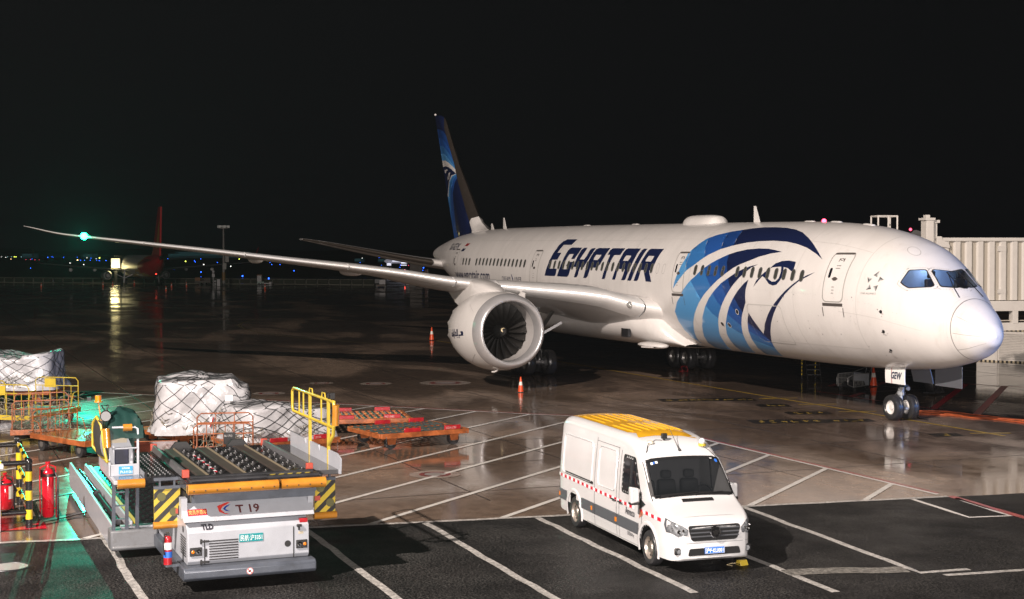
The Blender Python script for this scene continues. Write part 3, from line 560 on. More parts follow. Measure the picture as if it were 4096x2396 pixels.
obj('fasteners', rv, M('fastener_grey', (.16, .15, .15), .5), fus, smooth=0, recalc=False)
# flight deck windows: frames, panes, lit interior with seats
PANE = M('flight_deck_glass', (.01, .012, .016), .03, alpha=.42, spec=.9)
for h in (CW[0], CW[1], cw2m, cw1m):
    cx = sum(p[0] for p in h)/len(h); ct = sum(p[1] for p in h)/len(h); mb = MB()
    inn = [(cx+(a-cx)*.94, ct+(b-ct)*.94) for a, b in h]; out = [(cx+(a-cx)*1.03, ct+(b-ct)*1.03) for a, b in h]
    mb.grid([[fp(a, b, .012) for a, b in out], [fp(a, b, .012) for a, b in inn]], wrap=True); obj('window_frame', mb, BLACK, fus, smooth=0, recalc=False)
    mb = MB(); mb.add([fp(a, b, .001) for a, b in h], [tuple(range(len(h)))]); obj('flight_deck_window', mb, PANE, fus, smooth=0, recalc=False)
fd = MB(); fd.box(4.3, 4.36, -1.4, 1.4, 4.3, 6.3); fd.box(2.4, 4.3, -1.3, 1.3, 4.55, 4.6); obj('flight_deck_bulkhead', fd, M('bulkhead_blue_glow', (.25, .31, .42), .6, emit=(.25, .38, .75), es=.07), fus, smooth=0)  # bulkhead given a blue glow on top of the flight deck lamp
fd = MB(); fd.box(2.25, 2.9, -.9, .9, 4.7, 5.18); obj('glareshield', fd, BLACK, fus, bev=.05)
for y in (.68, -.68):
    fd = MB(); fd.box(3.05, 3.22, y-.27, y+.27, 4.9, 5.62); fd.box(3.07, 3.2, y-.16, y+.16, 5.64, 5.92); fd.box(2.7, 3.2, y-.27, y+.27, 4.85, 5.0); obj('pilot_seat', fd, M('seat_dark', (.02, .022, .03), .6), fus, bev=.04)
lamp('flight_deck_lamp', (3.9, 0, 6.0), 40, (.55, .75, 1), .08, parent=fus)
wp = MB()
for s in (1, -1): wp.tube([fp(1.72, 24*s, .05), fp(2.1, 18*s, .05), fp(2.75, 8*s, .05)], .018, 5)
obj('windscreen_wiper', wp, DARK, fus)
# roof and belly fittings
def blob(name, x0, x1, w_, h_, mat=WHITE, th=0):
    mb = MB(); R = []
    for i in range(15):
        s = i/14; x = x0+(x1-x0)*s; k = sqrt(max(0, 1-(2*s-1)**4)); R.append([fp(x, th-math.degrees(w_*k/2/2.9)+math.degrees(w_*k/2.9)*j/12, -.02+h_*k**.8*(1-abs(j/6-1)**3)) for j in range(13)])
    mb.grid(R); return obj(name, mb, mat, fus, smooth=60)
blob('satcom_dome', 19.7, 23.2, 1.35, .42)
for x in (28.6, 34.8, 9.9, 7.6, 11.9): blob('roof_antenna', x, x+.75, .32, .07)
for x, h in ((16.6, .75), (50.2, .42), (48.0, .72)):
    mb = MB(); b = fp(x, 0); mb.hexa([(x-.25, -.03, b.z-.05), (x+.25, -.03, b.z-.05), (x+.25, .03, b.z-.05), (x-.25, .03, b.z-.05), (x+.12, -.015, b.z+h), (x+.27, -.015, b.z+h), (x+.27, .015, b.z+h), (x+.12, .015, b.z+h)]); obj('blade_antenna', mb, WHITE, fus)
mb = MB(); b = fp(11.2, 0); mb.sphere((11.2, 0, b.z+.03), .10, 10, 6); obj('beacon', mb, M('red_beacon_lit', (.8, .05, .08), .3, emit=(1, .06, .12), es=9), fus)
for x, t in ((4.045, 91.6), (4.06, 110.7), (4.17, 132)):
    mb = MB(); mb.lathe([(.004, .001), (.004, .07)], fp(x, t, 0), fp(x, t, 1)-fp(x, t, 0), 12); a = fp(x, t, .0); q = fp(x, t, .10); mb.tube([a, q, q+Vector((-.16, 0, -.02))], .014, 5); obj('air_data_probe', mb, DARK, fus)
for x, t in ((13.725, 107.8), (15.45, 120.8), (14.85, 121.1)):
    mb = MB(); mb.lathe([(.024, .001), (.024, .105)], fp(x, t, 0), fp(x, t, 1)-fp(x, t, 0), 14); mb.lathe([(.022, .105), (.022, .135)], fp(x, t, 0), fp(x, t, 1)-fp(x, t, 0), 14, 1); obj('service_port', mb, [BLACK, WHITE], fus, smooth=0)
hx, ht = 4.1, 18.4; hp = oval(0, 0, .9, .9, 16); mb = MB(); mb.grid([[fp(hx+a*.62, ht+b*13, .005) for a, b in hp], [fp(hx+a*.58, ht+b*12.2, .005) for a, b in hp]], wrap=True); obj('escape_hatch', mb, LINE, fus, smooth=0, recalc=False)
# small printing on the side
def side_text(s, x0, z0, size, mat, sx=1, bold=0, name='lettering'):
    return text(name, s, lambda u, v: fp(x0-u, th_of_z(x0-u, z0+v), .012), size, mat, fus, sx=sx, bold=bold)
side_text('SU-GEW', 53.05, 6.78, .62, NAVY, 1.0, .01)
side_text('www.egyptair.com', 50.7, 4.86, .92, NAVY, 1.05, .014)
side_text('DREAM', 41.3, 4.88, .40, NAVY, 1.05); side_text('LINER', 39.3, 4.88, .40, NAVY, 1.1)
mb = MB(); mb.tube([fp(39.75-.30*sin(k/8*1.7), th_of_z(39.5, 5.30-.50*k/8), .02) for k in range(9)], [.01, .02, .03, .035, .035, .03, .03, .02, .01], 4); obj('swoosh', mb, NAVY, fus)
side_text('STAR ALLIANCE', 5.08, 5.02, .105, LINE, 1.0)
for k in range(5):
    a = radians(90+72*k); cx, cz = 4.56+.28*cos(a)*.95, 5.50+.28*sin(a); mb = MB()
    def q_(u, v): return fp(cx+u, th_of_z(cx+u, cz+v), .012)
    d = a+radians(20); tip = (.14*cos(d), .14*sin(d)); l = (.13*cos(d+2.2), .13*sin(d+2.2)); r_ = (.13*cos(d-2.2), .13*sin(d-2.2)); c_ = (.0, .0)
    mb.add([q_(*tip), q_(*l), q_(*c_)], [(0, 1, 2)], 0); mb.add([q_(*tip), q_(*c_), q_(*r_)], [(0, 1, 2)], 1); mb.add([q_(*l), q_(*r_), q_(*c_)], [(0, 1, 2)], 2)
    obj('star_facet', mb, [M('facet_light', (.45, .45, .45), .4), M('facet_dark', (.07, .07, .07), .4), M('facet_mid', (.2, .2, .2), .4)], fus, smooth=0, recalc=False)
for dz, mt in ((0, REDP), (-.34, NAVY)):
    mb = MB(); f_ = lambda x, z: fp(x, th_of_z(x, z), .012); mb.grid([[f_(49.55-.1*k+dz*-.6, 7.02+dz) for k in range(7)], [f_(49.35-.1*k+dz*-.6, 7.2+dz) for k in range(7)]]); obj('flag_bar', mb, mt, fus, smooth=0, recalc=False)
# wing-to-body fairing
FAX = [20.3, 20.8, 21.4, 22.2, 23.4, 26, 30, 34, 37, 40, 42.5]; fw_ = Curve(FAX, [1.7, 2.35, 2.80, 3.04, 3.35, 3.45, 3.45, 3.35, 3.05, 2.4, 1.2]); fb_ = Curve(FAX, [2.02, 1.95, 1.91, 1.88, 1.86, 1.85, 1.85, 1.86, 1.92, 2.05, 2.3]); ft_ = Curve(FAX, [2.2, 3.1, 3.9, 4.5, 4.9, 4.8, 4.6, 4.5, 4.3, 3.6, 2.8])
m = MB(); R = []
for i in range(53):
    x = 20.3+22.2*i/52; W, B, T = fw_(x), fb_(x), ft_(x); zc = B+(T-B)*.45; row = []
    for j in range(41):
        a = -pi+2*pi*j/40; s, c = sin(a), cos(a); row.append((x, W*math.copysign(abs(s)**.8, s), zc+((T-zc) if c > 0 else (zc-B))*math.copysign(abs(c)**.9, c)))
    R.append(row)
m.grid(R); bf = obj('belly_fairing', m, WHITE, plane, smooth=60)
mb = MB(); 
for (x, z, l, h) in ((23.2, 2.62, .75, .42),): mb.box(x, x+l, fw_(x)-.14, fw_(x)+.02, z-h/2, z+h/2)
obj('air_inlet', mb, DARK, bf)
mb = MB(); mb.hexa([(21.6, 2.6, 1.93), (21.9, 2.75, 1.9), (21.95, 3.25, 1.98), (20.95, 3.1, 2.02), (20.9, 2.6, 1.98), (21.9, 2.75, 1.95), (21.95, 3.25, 2.03), (20.95, 3.1, 2.07)]); obj('service_door', mb, WHITE, bf)
mb = MB(); R = []
for i in range(13):
    s = i/12; x = 20.6+2.6*s; k = sqrt(max(0, 1-(2*s-1)**2)); R.append([(x, 2.62+.55*k*cos(a), 2.08+.17*k*sin(a)) for a in [2*pi*j/12 for j in range(12)]])
mb.grid(R, wrap=True); obj('inlet_fairing', mb, WHITE, bf, smooth=60)
# wings
AF = [(0, 0, 0), (.004, .011, -.010), (.015, .022, -.019), (.04, .034, -.030), (.075, .045, -.039), (.15, .057, -.051), (.3, .066, -.061), (.45, .064, -.058), (.6, .053, -.044), (.8, .029, -.018), (1, .002, -.002)]
WY = [2.2, 4, 7, 10, 13, 16, 19, 22, 25, 27, 28.3, 29.3, 30.0, 30.4]
wle = Curve([2.2, 4, 10, 25.0, 27.6, 29.3, 30.0, 30.4], [20.6, 21.95, 26.3, 37.6, 40.4, 42.6, 43.7, 44.6]); wte = Curve([2.2, 10.5, 25, 28.5, 30.4], [33.9, 35.0, 40.9, 43.4, 45.0])
wz = Curve([2.2, 3.9, 4.5, 7.9, 11, 13.2, 18, 21.5, 25.3, 27.5, 28.6, 30.4], [3.75, 4.10, 4.35, 4.80, 5.15, 5.56, 6.22, 6.70, 7.20, 7.50, 7.66, 8.14]); wt = Curve([2.2, 6, 10, 20, 30.4], [1.0, .9, .72, .52, .5])
def wing_sec(y, up):
    xl, xt, z, k = wle(y), wte(y), wz(y), wt(y); c = xt-xl; return xl, c, z, k, -.95*max(0, 1-y/15)
def wpt(y, i, up):
    xl, c, z, k, dr = wing_sec(y, up); a, zu, zl = AF[i]; return (xl+c*a, y, z+dr*a+(zu if up else zl)*c*k)
def wing(side):
    root = None; ys = [2.2+(30.4-2.2)*i/44 for i in range(45)]
    m = MB(); idx = [(i, False) for i in range(10, 3, -1)]+[(4, True)]+[(i, True) for i in range(5, 11)]
    P = [[(p[0], p[1]*side, p[2]) for p in (wpt(y, i, u) for i, u in idx)] for y in ys]; m.grid(P)
    root = obj('wing', m, WINGM, plane, smooth=50)
    brk = [2.2, 3.3, 9.2, 11.0, 15.6, 20.2, 24.8, 27.6, 30.4]
    for a, b in zip(brk, brk[1:]):
        g_ = .03; yy = [a+g_+(b-a-2*g_)*k/8 for k in range(9)]; m = MB(); ix = [(4, False), (3, False), (2, False), (1, False), (0, True), (1, True), (2, True), (3, True), (4, True)]
        m.grid([[(lambda p: (p[0]-.004, p[1]*side, p[2]+(.004 if u else -.004)))(wpt(y, i, u)) for i, u in ix] for y in yy]); obj('leading_edge_slat', m, M('slat_silver', (.80, .79, .78), .30, metal=.35, var=.04, vscale=2) if a > 2.5 else WHITE, root, smooth=60)
    for y in (7.9, 14.3, 19.0):
        m = MB(); R = []; xl, c, z, k, dr = wing_sec(y, 0); x0 = xl+c*.45; x1 = xl+c*1.12; zb = z+dr-.05
        for i in range(17):
            s = i/16; x = x0+(x1-x0)*s; kk = sqrt(max(0, 1-abs(2*s-1)**2.6)); R.append([(x, (y+.20*kk*cos(t))*side, zb-.05+(.22*kk*sin(t))) for t in [2*pi*j/12 for j in range(12)]])
        m.grid(R, wrap=True); obj('flap_track_fairing', m, WHITE, root, smooth=60)
    return root
wings = [wing(1), wing(-1)]
# landing light in the starboard wing root, green lamp near the tip
mb = MB(); p = Vector(wpt(3.9, 0, True)); mb.sphere(p+Vector((.05, 0, -.02)), .16, 10, 6); obj('landing_light', mb, M('lens_clear', (.6, .6, .58), .08, metal=.6), wings[0])
mb = MB(); pn = Vector(wpt(27.57, 0, True)); mb.sphere(pn+Vector((-.04, 0, .02)), .19, 12, 8, sz=1); obj('navigation_light', mb, M('green_lamp_lit', (.1, .8, .6), .3, emit=(.006, 1, .50), es=110), wings[0])
lamp('navigation_light_lamp', pn+Vector((-.35, 0, .02)), 3400, (.03, 1, .62), .12, parent=wings[0], spot=72, aim=pn+Vector((-44, 7, -6)), blend=.7)
# engines
def engine(side):
    C = Vector((22.25, 9.90*side, 2.87)); ax = Vector((1, 0, -.015)).normalized(); n = 56
    prof = [(.62, 1.815), (1.2, 1.895), (1.9, 1.935), (2.7, 1.93), (3.5, 1.84), (4.2, 1.69), (4.75, 1.54)]
    m = MB(); m.lathe(prof, C, ax, n)
    o = len(m.v); ring = m.v[-n:]; tip = []
    for k in range(n):
        d = .38*(1-abs((k % 4)-2)/2); v = Vector(ring[k]); cc = C+ax*4.75; rd_ = (v-cc)*.96; tip.append(tuple(cc+rd_+ax*d))
    m.grid([ring, tip], wrap=True); m.lathe([(4.7, 1.48), (2.2, 1.5)], C, ax, n)
    e = obj('engine', m, WHITE, plane, smooth=50)
    m = MB(); m.lathe([(.62, 1.816), (.35, 1.775), (.14, 1.69), (.03, 1.60), (0, 1.545), (.03, 1.485), (.16, 1.435), (.45, 1.405), (.75, 1.40)], C, ax, 64); obj('inlet_lip', m, M('inlet_silver', (.66, .65, .66), .26, metal=.6, var=.05, vscale=3), e, smooth=60)
    m = MB(); m.lathe([(.75, 1.40), (1.25, 1.415), (1.75, 1.42)], C, ax, 64); obj('inlet_duct', m, M('acoustic_liner', (.50, .48, .47), .35, metal=.1), e, smooth=60)
    m = MB(); m.lathe([(1.95, .001), (1.95, 1.42)], C, ax, 40); obj('fan_case_back', m, M('fan_dark', (.012, .011, .011), .5), e, smooth=0)
    bl = MB(); t = MB(); N = 20
    for k in range(6):
        r = .36+1.03*k/5; tw = radians(25+38*k/5); hw = .17+.05*k/5
        bl.v += [(-hw*cos(tw), -hw*sin(tw)+.10*(k/5)**2, r), (0, .03+.10*(k/5)**2, r), (hw*cos(tw), hw*sin(tw)+.10*(k/5)**2, r)]
    for k in range(5):
        for j in range(2): a = k*3+j; bl.f.append((a, a+1, a+4, a+3)); bl.m.append(0)
    me = None
    for k in range(N):
        if me is None:
            b = obj('fan_blade', bl, M('titanium_dark', (.014, .013, .012), .5, metal=.2), e, smooth=60); me = b.data
        else: b = link('fan_blade', me, e)
        b.location = C+ax*1.68; b.rotation_euler = (2*pi*k/N, 0, 0)
    m = MB(); m.lathe([(1.12, .001), (1.16, .09), (1.3, .22), (1.5, .33), (1.75, .40), (1.9, .41)], C, ax, 24); obj('spinner', m, M('spinner_black', (.02, .02, .02), .3), e, smooth=60)
    m = MB(); A = []; B_ = []
    for k in range(31):
        a = -.6+k/30*4.9; rr = .05+.17*k/30; q = lambda r: C+ax*(1.10+(r/.40)**1.55*.62)+Vector((0, cos(a)*r*side, sin(a)*r)); wd = .028+.035*sin(pi*k/30)
        A.append(q(rr)); B_.append(q(rr+wd))
    m.grid([A, B_]); m.v = [(x-.012, y, z) for x, y, z in m.v]; obj('spinner_spiral', m, M('spiral_cream', (.75, .62, .38), .4), e, smooth=0, recalc=False)
    m = MB(); m.lathe([(4.0, 1.15), (4.8, 1.05), (5.6, .82), (6.2, .66)], C, ax, 32); m.lathe([(6.1, .55), (6.7, .40), (7.3, .12), (7.4, .001)], C, ax, 24); obj('exhaust_cone', m, M('burnt_titanium', (.22, .2, .18), .35, metal=.9), e, smooth=60)
    # nacelle print
    if side > 0:
        rp = Curve([p[0] for p in prof], [p[1] for p in prof])
        def np_(d, ph, off=.01): r = rp(d)+off; return C+ax*d+Vector((0, cos(radians(ph))*r, sin(radians(ph))*r))
        # u to the left = aft; strokes of the arabic title in square script (u 0..1 right->left, v 0..1)
        STK = [(.0, .30, .30, .42), (.0, .30, .12, .62), (.17, .30, .06, .62), (.02, .62, .23, .72), (.27, .30, .36, .42), (.33, .10, .39, .42), (.44, .30, .50, .95), (.53, .30, .59, .95), (.44, .30, .78, .42), (.63, .30, .68, .72), (.66, .60, .76, .70), (.73, .42, .78, 1.0), (.82, .12, .87, .55), (.90, .30, .95, 1.0), (.97, .30, 1.14, .42), (.97, .30, 1.02, .7), (1.09, .30, 1.14, .7), (.46, .12, .50, .2), (.54, .12, .58, .2), (1.04, .8, 1.08, .9)]
        mb = MB()
        for u0, v0, u1, v1 in STK: 
            f_ = lambda u, v: np_(1.55+u*1.55, -10+v*15-u*3)
            k = max(1, int((u1-u0)/.05)); mb.grid([[f_(u0+(u1-u0)*i/k, v0) for i in range(k+1)], [f_(u0+(u1-u0)*i/k, v1) for i in range(k+1)]])
        obj('nacelle_lettering', mb, NAVY, e, smooth=0, recalc=False)
        mb = MB()
        for d0, p0, d1, p1 in ((.95, -35, 2.2, -52), (2.2, -52, 2.3, -88), (.95, 30, 1.9, 42)): mb.grid([[np_(d0+(d1-d0)*i/12, p0+(p1-p0)*i/12, .005) for i in range(13)], [np_(d0+(d1-d0)*i/12+.012, p0+(p1-p0)*i/12+.4, .005) for i in range(13)]])
        obj('nacelle_seam', mb, LINE, e, smooth=0, recalc=False)
    mb = MB(); a = C+ax*1.0+Vector((0, .35, -1.80)); mb.tube([a+Vector((0, 0, .05)), a+Vector((-.02, .06, -.08)), a+Vector((.1, .14, -.14)), a+Vector((.28, .2, -.15))], .04, 6); obj('drain_mast', mb, WHITE, e)
    # strake and pylon
    mb = MB(); mb.hexa([C+Vector(q) for q in ((1.6, -1.25*side, 1.35), (3.0, -1.2*side, 1.3), (3.0, -1.23*side, 1.32), (1.6, -1.28*side, 1.37), (2.3, -1.6*side, 1.75), (3.0, -1.65*side, 1.8), (3.0, -1.67*side, 1.81), (2.3, -1.62*side, 1.76))]); obj('strake', mb, WHITE, e)
    m = MB(); R = []
    for s, zt, zb, hw in ((1.2, 1.84, 1.6, .10), (1.9, 2.02, 1.5, .42), (3.0, 2.25, 1.3, .62), (4.2, 2.42, 1.1, .62), (5.6, 2.3, .9, .5), (7.2, 2.1, 1.2, .3), (8.8, 2.1, 1.7, .1)):
        R.append([C+Vector((s, y*hw, z)) for y, z in ((-1, zb), (-1, (zt+zb)/2), (-.9, zt-.1), (-.5, zt), (.5, zt), (.9, zt-.1), (1, (zt+zb)/2), (1, zb))])
    m.grid(R); obj('pylon', m, WHITE, e, smooth=60)
    return e
engines = [engine(1), engine(-1)]
# fin
FO = [tuple(p) for p in FIN['out']]; TE_ = FIN['te']; OUTL = FO+[(50.1, 7.6), (57.66, 7.4)]
def chord(z):
    def xi(poly):
        best = None
        for (x0, z0), (x1, z1) in zip(poly, poly[1:]):
            if min(z0, z1) <= z <= max(z0, z1) and z0 != z1: best = x0+(x1-x0)*(z-z0)/(z1-z0)
        return best
    l = xi(FO[3:]) if z < 16.26 else 59.6+(z-16.26)*2; t = xi(TE_)
    return (l if l is not None else 50.3), (t if t is not None else (57.6 if z < 9 else 62))
def fthick(x, z):
    l, t = chord(z); l = min(l, t-.3)
    if z < 9.6: l = max(l, 53.0-(9.6-z)*.5) if x > 53 else l
    a = max(0, min(1, (x-l)/(t-l))); ys = Curve([0, .02, .06, .15, .3, .5, .75, 1], [0, .016, .028, .042, .05, .046, .025, .003])(a)
    return max(.004, ys*2*min(t-l, 6.2)*.98 if z > 9 else ys*2*min(t-l, 6.2)*.98)
big_ = [(70, 0), (40, 0)]
def below(c): return [tuple(p) for p in c]+[(50, c[-1][1]-.5), (50, 0), (70, 0), (70, c[0][1])]
PAINT = [(below(FIN['c1']), 1), (below(FIN['c2']), 2), (below(FIN['c3']), 3), (below(FIN['c4']), 4), (below(FIN['c5']), 5), (below(FIN['c6']), 0), ([tuple(p) for p in FIN['e1']], 5), ([tuple(p) for p in FIN['e2']], 5)]
def leftof(c): return [tuple(p) for p in c]+[(c[-1][0]+.2, 5), (70, 5), (70, c[-1][1]), (63, c[-1][1]+.2)] if False else [tuple(p) for p in c]+[(66, c[-1][1]), (66, 5.0), (56.3, 5.0)]
def lower(c): return [tuple(p) for p in c]+[(66, c[-1][1]), (66, 5), (c[0][0]-.4, 5)]
PAINT += [(lower(FIN['c7']), 5), (lower(FIN['c8']), 4), (lower(FIN['c9']), 3), (lower(FIN['c10']), 2), (lower(FIN['c11']), 0), ([tuple(p) for p in FIN['le']]+[(50, 8), (50, 18), (59.5, 18)], 6), ([tuple(p) for p in FIN['dor']], 7)]
def fin_cls(x, z):
    if not inside((x, z), OUTL): return None
    k = 0
    for poly, c in PAINT:
        if inside((x, z), poly): k = c
    return k
DARKLE = M('leading_edge_brown_grey', (.085, .07, .06), .28, metal=.6)
fmats = [NAVY, B4, B3, B2, B1, WHITE, DARKLE, WHITE]
lines_ = [FIN[k] for k in ('c1', 'c2', 'c3', 'c4', 'c5', 'c6', 'c7', 'c8', 'c9', 'c10', 'c11', 'le')]+[FIN['e1']+FIN['e1'][:1], FIN['e2']+FIN['e2'][:1], FIN['dor']+FIN['dor'][:1]]
m = MB()
for s in (1, -1):
    c = cdt([OUTL], fin_cls, lambda x, z: (x, s*fthick(x, z), z), .35, .35, lines_); o_ = len(m.v); m.v += c.v; m.f += [tuple(i+o_ for i in (f if s > 0 else f[::-1])) for f in c.f]; m.m += c.m
fin = obj('vertical_fin', m, fmats, plane, smooth=40, recalc=False)
mb = MB(); mb.sphere((61.95, 0, 16.85), .09, 8, 6); obj('tip_light', mb, WHITE, fin)
# stabilisers
def stab(side):
    ys = [.4+9.5*i/20 for i in range(21)]; le = Curve([.4, 1.6, 9.0, 9.9], [54.4, 55.45, 61.8, 63.0]); te = Curve([.4, 9.9], [60.2, 64.1]); zz = Curve([.4, 1.6, 9.9], [5.62, 5.80, 7.58])
    def pt(y, i, u):
        a, zu, zl = AF[i]; c = te(y)-le(y); return (le(y)+c*a, y*side, zz(y)+(zu if u else -zu)*c*.95)
    m = MB(); idx = [(i, False) for i in range(10, 3, -1)]+[(4, True)]+[(i, True) for i in range(5, 11)]; m.grid([[pt(y, i, u) for i, u in idx] for y in ys]); r = obj('tailplane', m, WINGM, plane, smooth=50)
    ix = [(4, False), (3, False), (2, False), (1, False), (0, True), (1, True), (2, True), (3, True), (4, True)]
    for a, b, mt in ((.4, 2.2, WHITE), (2.23, 9.9, DARKLE)):
        m = MB(); m.grid([[(p[0]-.004, p[1], p[2]) for p in (pt(a+(b-a)*k/10, i, u) for i, u in ix)] for k in range(11)]); obj('leading_edge', m, mt, r, smooth=60)
    return r
stab(1); stab(-1)
# landing gear
def wheel(parent, c, r, w, rim, ax=(0, 1, 0)):
    m = MB(); h = w/2; p = [(-h*.72, r*.52), (-h, r*.62), (-h, r*.80), (-h*.86, r*.93), (-h*.5, r*.985), (-h*.47, r*.97), (-h*.38, r*.97), (-h*.35, r), (-.02, r), (-.01, r*.982), (.01, r*.982), (.02, r), (h*.35, r), (h*.38, r*.97), (h*.47, r*.97), (h*.5, r*.985), (h*.86, r*.93), (h, r*.80), (h, r*.62), (h*.72, r*.52)]
    m.lathe(p, c, ax, 36, 0); 
    for s in (-1, 1):
        m.lathe([(s*h*.72, r*.53), (s*h*.78, r*.50), (s*h*.35, r*.42), (s*h*.30, r*.2), (s*h*.62, r*.18), (s*h*.65, .001)], c, ax, 24, 1)
    return obj('wheel', m, [TYRE, rim], parent, smooth=40)
RIMW = M('rim_white', (.70, .68, .66), .35, dirt=.2); RIMD = M('rim_grey', (.22, .21, .20), .4, metal=.6, dirt=.4)
ng = obj('nose_gear', MB().cyl((5.83, 0, .5), (5.83, 0, 1.02), .075, 14).cyl((5.83, 0, .98), (5.72, 0, 2.3), .13, 14).cyl((5.83, 0, 1.02), (5.82, 0, 1.12), .16, 14), M('gear_grey', (.40, .42, .44), .35, metal=.3), plane, smooth=40)
wheel(ng, (5.83, .36, .51), .51, .40, RIMW); wheel(ng, (5.83, -.36, .51), .51, .40, RIMW)
obj('axle', MB().cyl((5.83, -.36, .51), (5.83, .36, .51), .07, 10).bar((5.83, 0, .5), (5.5, 0, .48), .08).cyl((5.5, -.07, .48), (5.5, .07, .48), .06, 8), MATS['gear_grey'], ng, smooth=40)
obj('torque_link', MB().bar((5.97, 0, 1.1), (6.25, 0, .85), .12, .05).bar((6.25, 0, .85), (5.95, 0, .55), .12, .05), STEEL, ng)
obj('drag_brace', MB().bar((5.75, .1, 1.5), (6.9, .12, 2.2), .07).bar((5.75, -.1, 1.5), (6.9, -.12, 2.2), .07).bar((5.7, .25, 1.35), (5.7, -.25, 1.35), .09), DARK, ng)
obj('gear_light', MB().cyl((5.6, .18, 1.25), (5.68, .18, 1.25), .08, 10).cyl((5.6, -.18, 1.25), (5.68, -.18, 1.25), .08, 10), M('lens_clear2', (.5, .5, .5), .1, metal=.5), ng)
obj('hydraulic_hose', MB().tube([(5.9, .1, 2.0), (5.98, .14, 1.5), (5.9, .12, 1.1), (5.85, .1, .7)], .015, 5).tube([(5.6, .05, 2.0), (5.55, .02, 1.4), (5.62, 0, .9)], .015, 5), BLACK, ng)
def gdoor(y, flip, mt=None):
    m = MB(); P = []; 
    for k in range(7):
        z = 2.12-.62*k/6; yy = y+(.08*sin(k/6*1.6))*(1 if y > 0 else -1); P.append([(6.04-.13*k/6-(6.04-4.82-(-.17*0))*j/6+.0, yy, z) for j in range(7)])
    m.grid(P); Q = [[(a, b-.035*(1 if y > 0 else -1), c) for a, b, c in r] for r in P]; m.grid(Q)
    for e0, e1 in ((P[0], Q[0]), (P[-1], Q[-1])): m.grid([e0, e1])
    m.grid([[r[0] for r in P], [r[0] for r in Q]]); m.grid([[r[-1] for r in P], [r[-1] for r in Q]])
    return obj('gear_door', m, mt or M('door_white', (.78, .77, .75), .3, coat=.3), ng, smooth=40)
gd = gdoor(.60, 1); gdoor(-.60, -1, M('door_grey_inside', (.10, .105, .12), .4))
text('gear_door_lettering', 'GEW', lambda u, v: (5.58-u, .60+.085*sin(min(1, max(0, (2.12-(1.70+v))/.62))*1.6)+.012, 1.70+v), .36, NAVY, ng, sx=.78, bold=.012)
obj('gear_door_stripe', MB().grid([[(5.63-.02*k, .60+.08*sin(k/6*1.6)+.012, 2.12-.62*k/6) for k in range(7)], [(5.60-.02*k, .60+.08*sin(k/6*1.6)+.012, 2.12-.62*k/6) for k in range(7)]]), REDP, ng, smooth=0, recalc=False)
obj('forward_gear_door', MB().box(2.9, 4.5, -.62, -.58, 1.45, 2.3), M('door_grey_inside', (.10, .105, .12), .4), ng, bev=.02)
for s in (1, -1):
    g_ = obj('main_gear', MB().cyl((31.65, 4.9*s, .75), (31.65, 4.9*s, 1.5), .13, 14).cyl((31.65, 4.9*s, 1.45), (31.6, 4.7*s, 4.2), .22, 14).bar((30.9, 4.9*s, .68), (32.4, 4.9*s, .68), .18, .22), MATS['gear_grey'], plane, smooth=40)
    for ax_ in (30.92, 32.38):
        for dy in (-.62, .62): wheel(g_, (ax_, 4.9*s+dy, .68), .68, .52, RIMD)
        obj('axle', MB().cyl((ax_, 4.9*s-.5, .68), (ax_, 4.9*s+.5, .68), .11, 10), STEEL, g_)
        obj('brake', MB().cyl((ax_, 4.9*s-.42, .68), (ax_, 4.9*s-.3, .68), .28, 12).cyl((ax_, 4.9*s+.3, .68), (ax_, 4.9*s+.42, .68), .28, 12), STEEL, g_)
    obj('side_brace', MB().bar((31.6, 4.75*s, 2.0), (31.2, 3.0*s, 3.0), .14).bar((31.6, 4.8*s, 1.9), (29.6, 4.6*s, 3.5), .13), STEEL, g_)
    obj('brake_lines', MB().tube([(31.4, 4.95*s, 1.7), (31.2, 5.1*s, 1.2), (31.0, 5.0*s, .9)], .02, 5).tube([(31.35, 4.8*s, 1.7), (31.15, 4.6*s, 1.25), (30.95, 4.7*s, .9)], .02, 5), STEEL, g_)
    obj('main_gear_door', MB().hexa([(30.4, 5.75*s, 1.7), (32.6, 5.75*s, 1.7), (32.6, 5.8*s, 1.7), (30.4, 5.8*s, 1.7), (30.6, 5.3*s, 3.6), (32.6, 5.3*s, 3.6), (32.6, 5.35*s, 3.6), (30.6, 5.35*s, 3.6)]), WHITE, g_)

# ---------------------------------------------------------------- the white van (local x back from the front bumper, y to the image's right)
VANW = M('van_white', (.53, .53, .54), .24, coat=.5, var=.03, dirt=.2, dirtcol=(.4, .38, .36), vscale=1.2)
VGREY = M('van_grey_trim', (.07, .075, .085), .45); VYEL = M('van_roof_yellow', (.72, .38, .02), .25, coat=.5, var=.06, dirt=.1, dirtcol=(.3, .16, .03))
van = thing('van', 'white high-roof van with yellow roof panel parked on the asphalt', 'van', (-15.632, 20.743, 0), -.0759)
VL = 6.95
vt = Curve([0, .05, .2, .4, 1.0, 1.3, 1.63, 1.9, 2.3, 2.9, 6.3, 6.75, 6.9, 6.95], [.95, 1.02, 1.12, 1.2, 1.46, 1.79, 2.15, 2.36, 2.54, 2.61, 2.62, 2.58, 2.48, 2.35])
vb = Curve([0, .12, .3, 6.7, 6.95], [.34, .28, .26, .28, .4])
vw = Curve([0, .1, .3, .6, 1.0, 1.5, 6.5, 6.85, 6.95], [.70, .82, .91, .965, .985, .99, .985, .96, .90])
def vH(x, z): # half width at height z
    k = 1 if z < 1.15 else 1-.135*((z-1.15)/1.45)**1.6
    b = 1-.03*max(0, (.55-z)/.3)
    return vw(x)*k*b
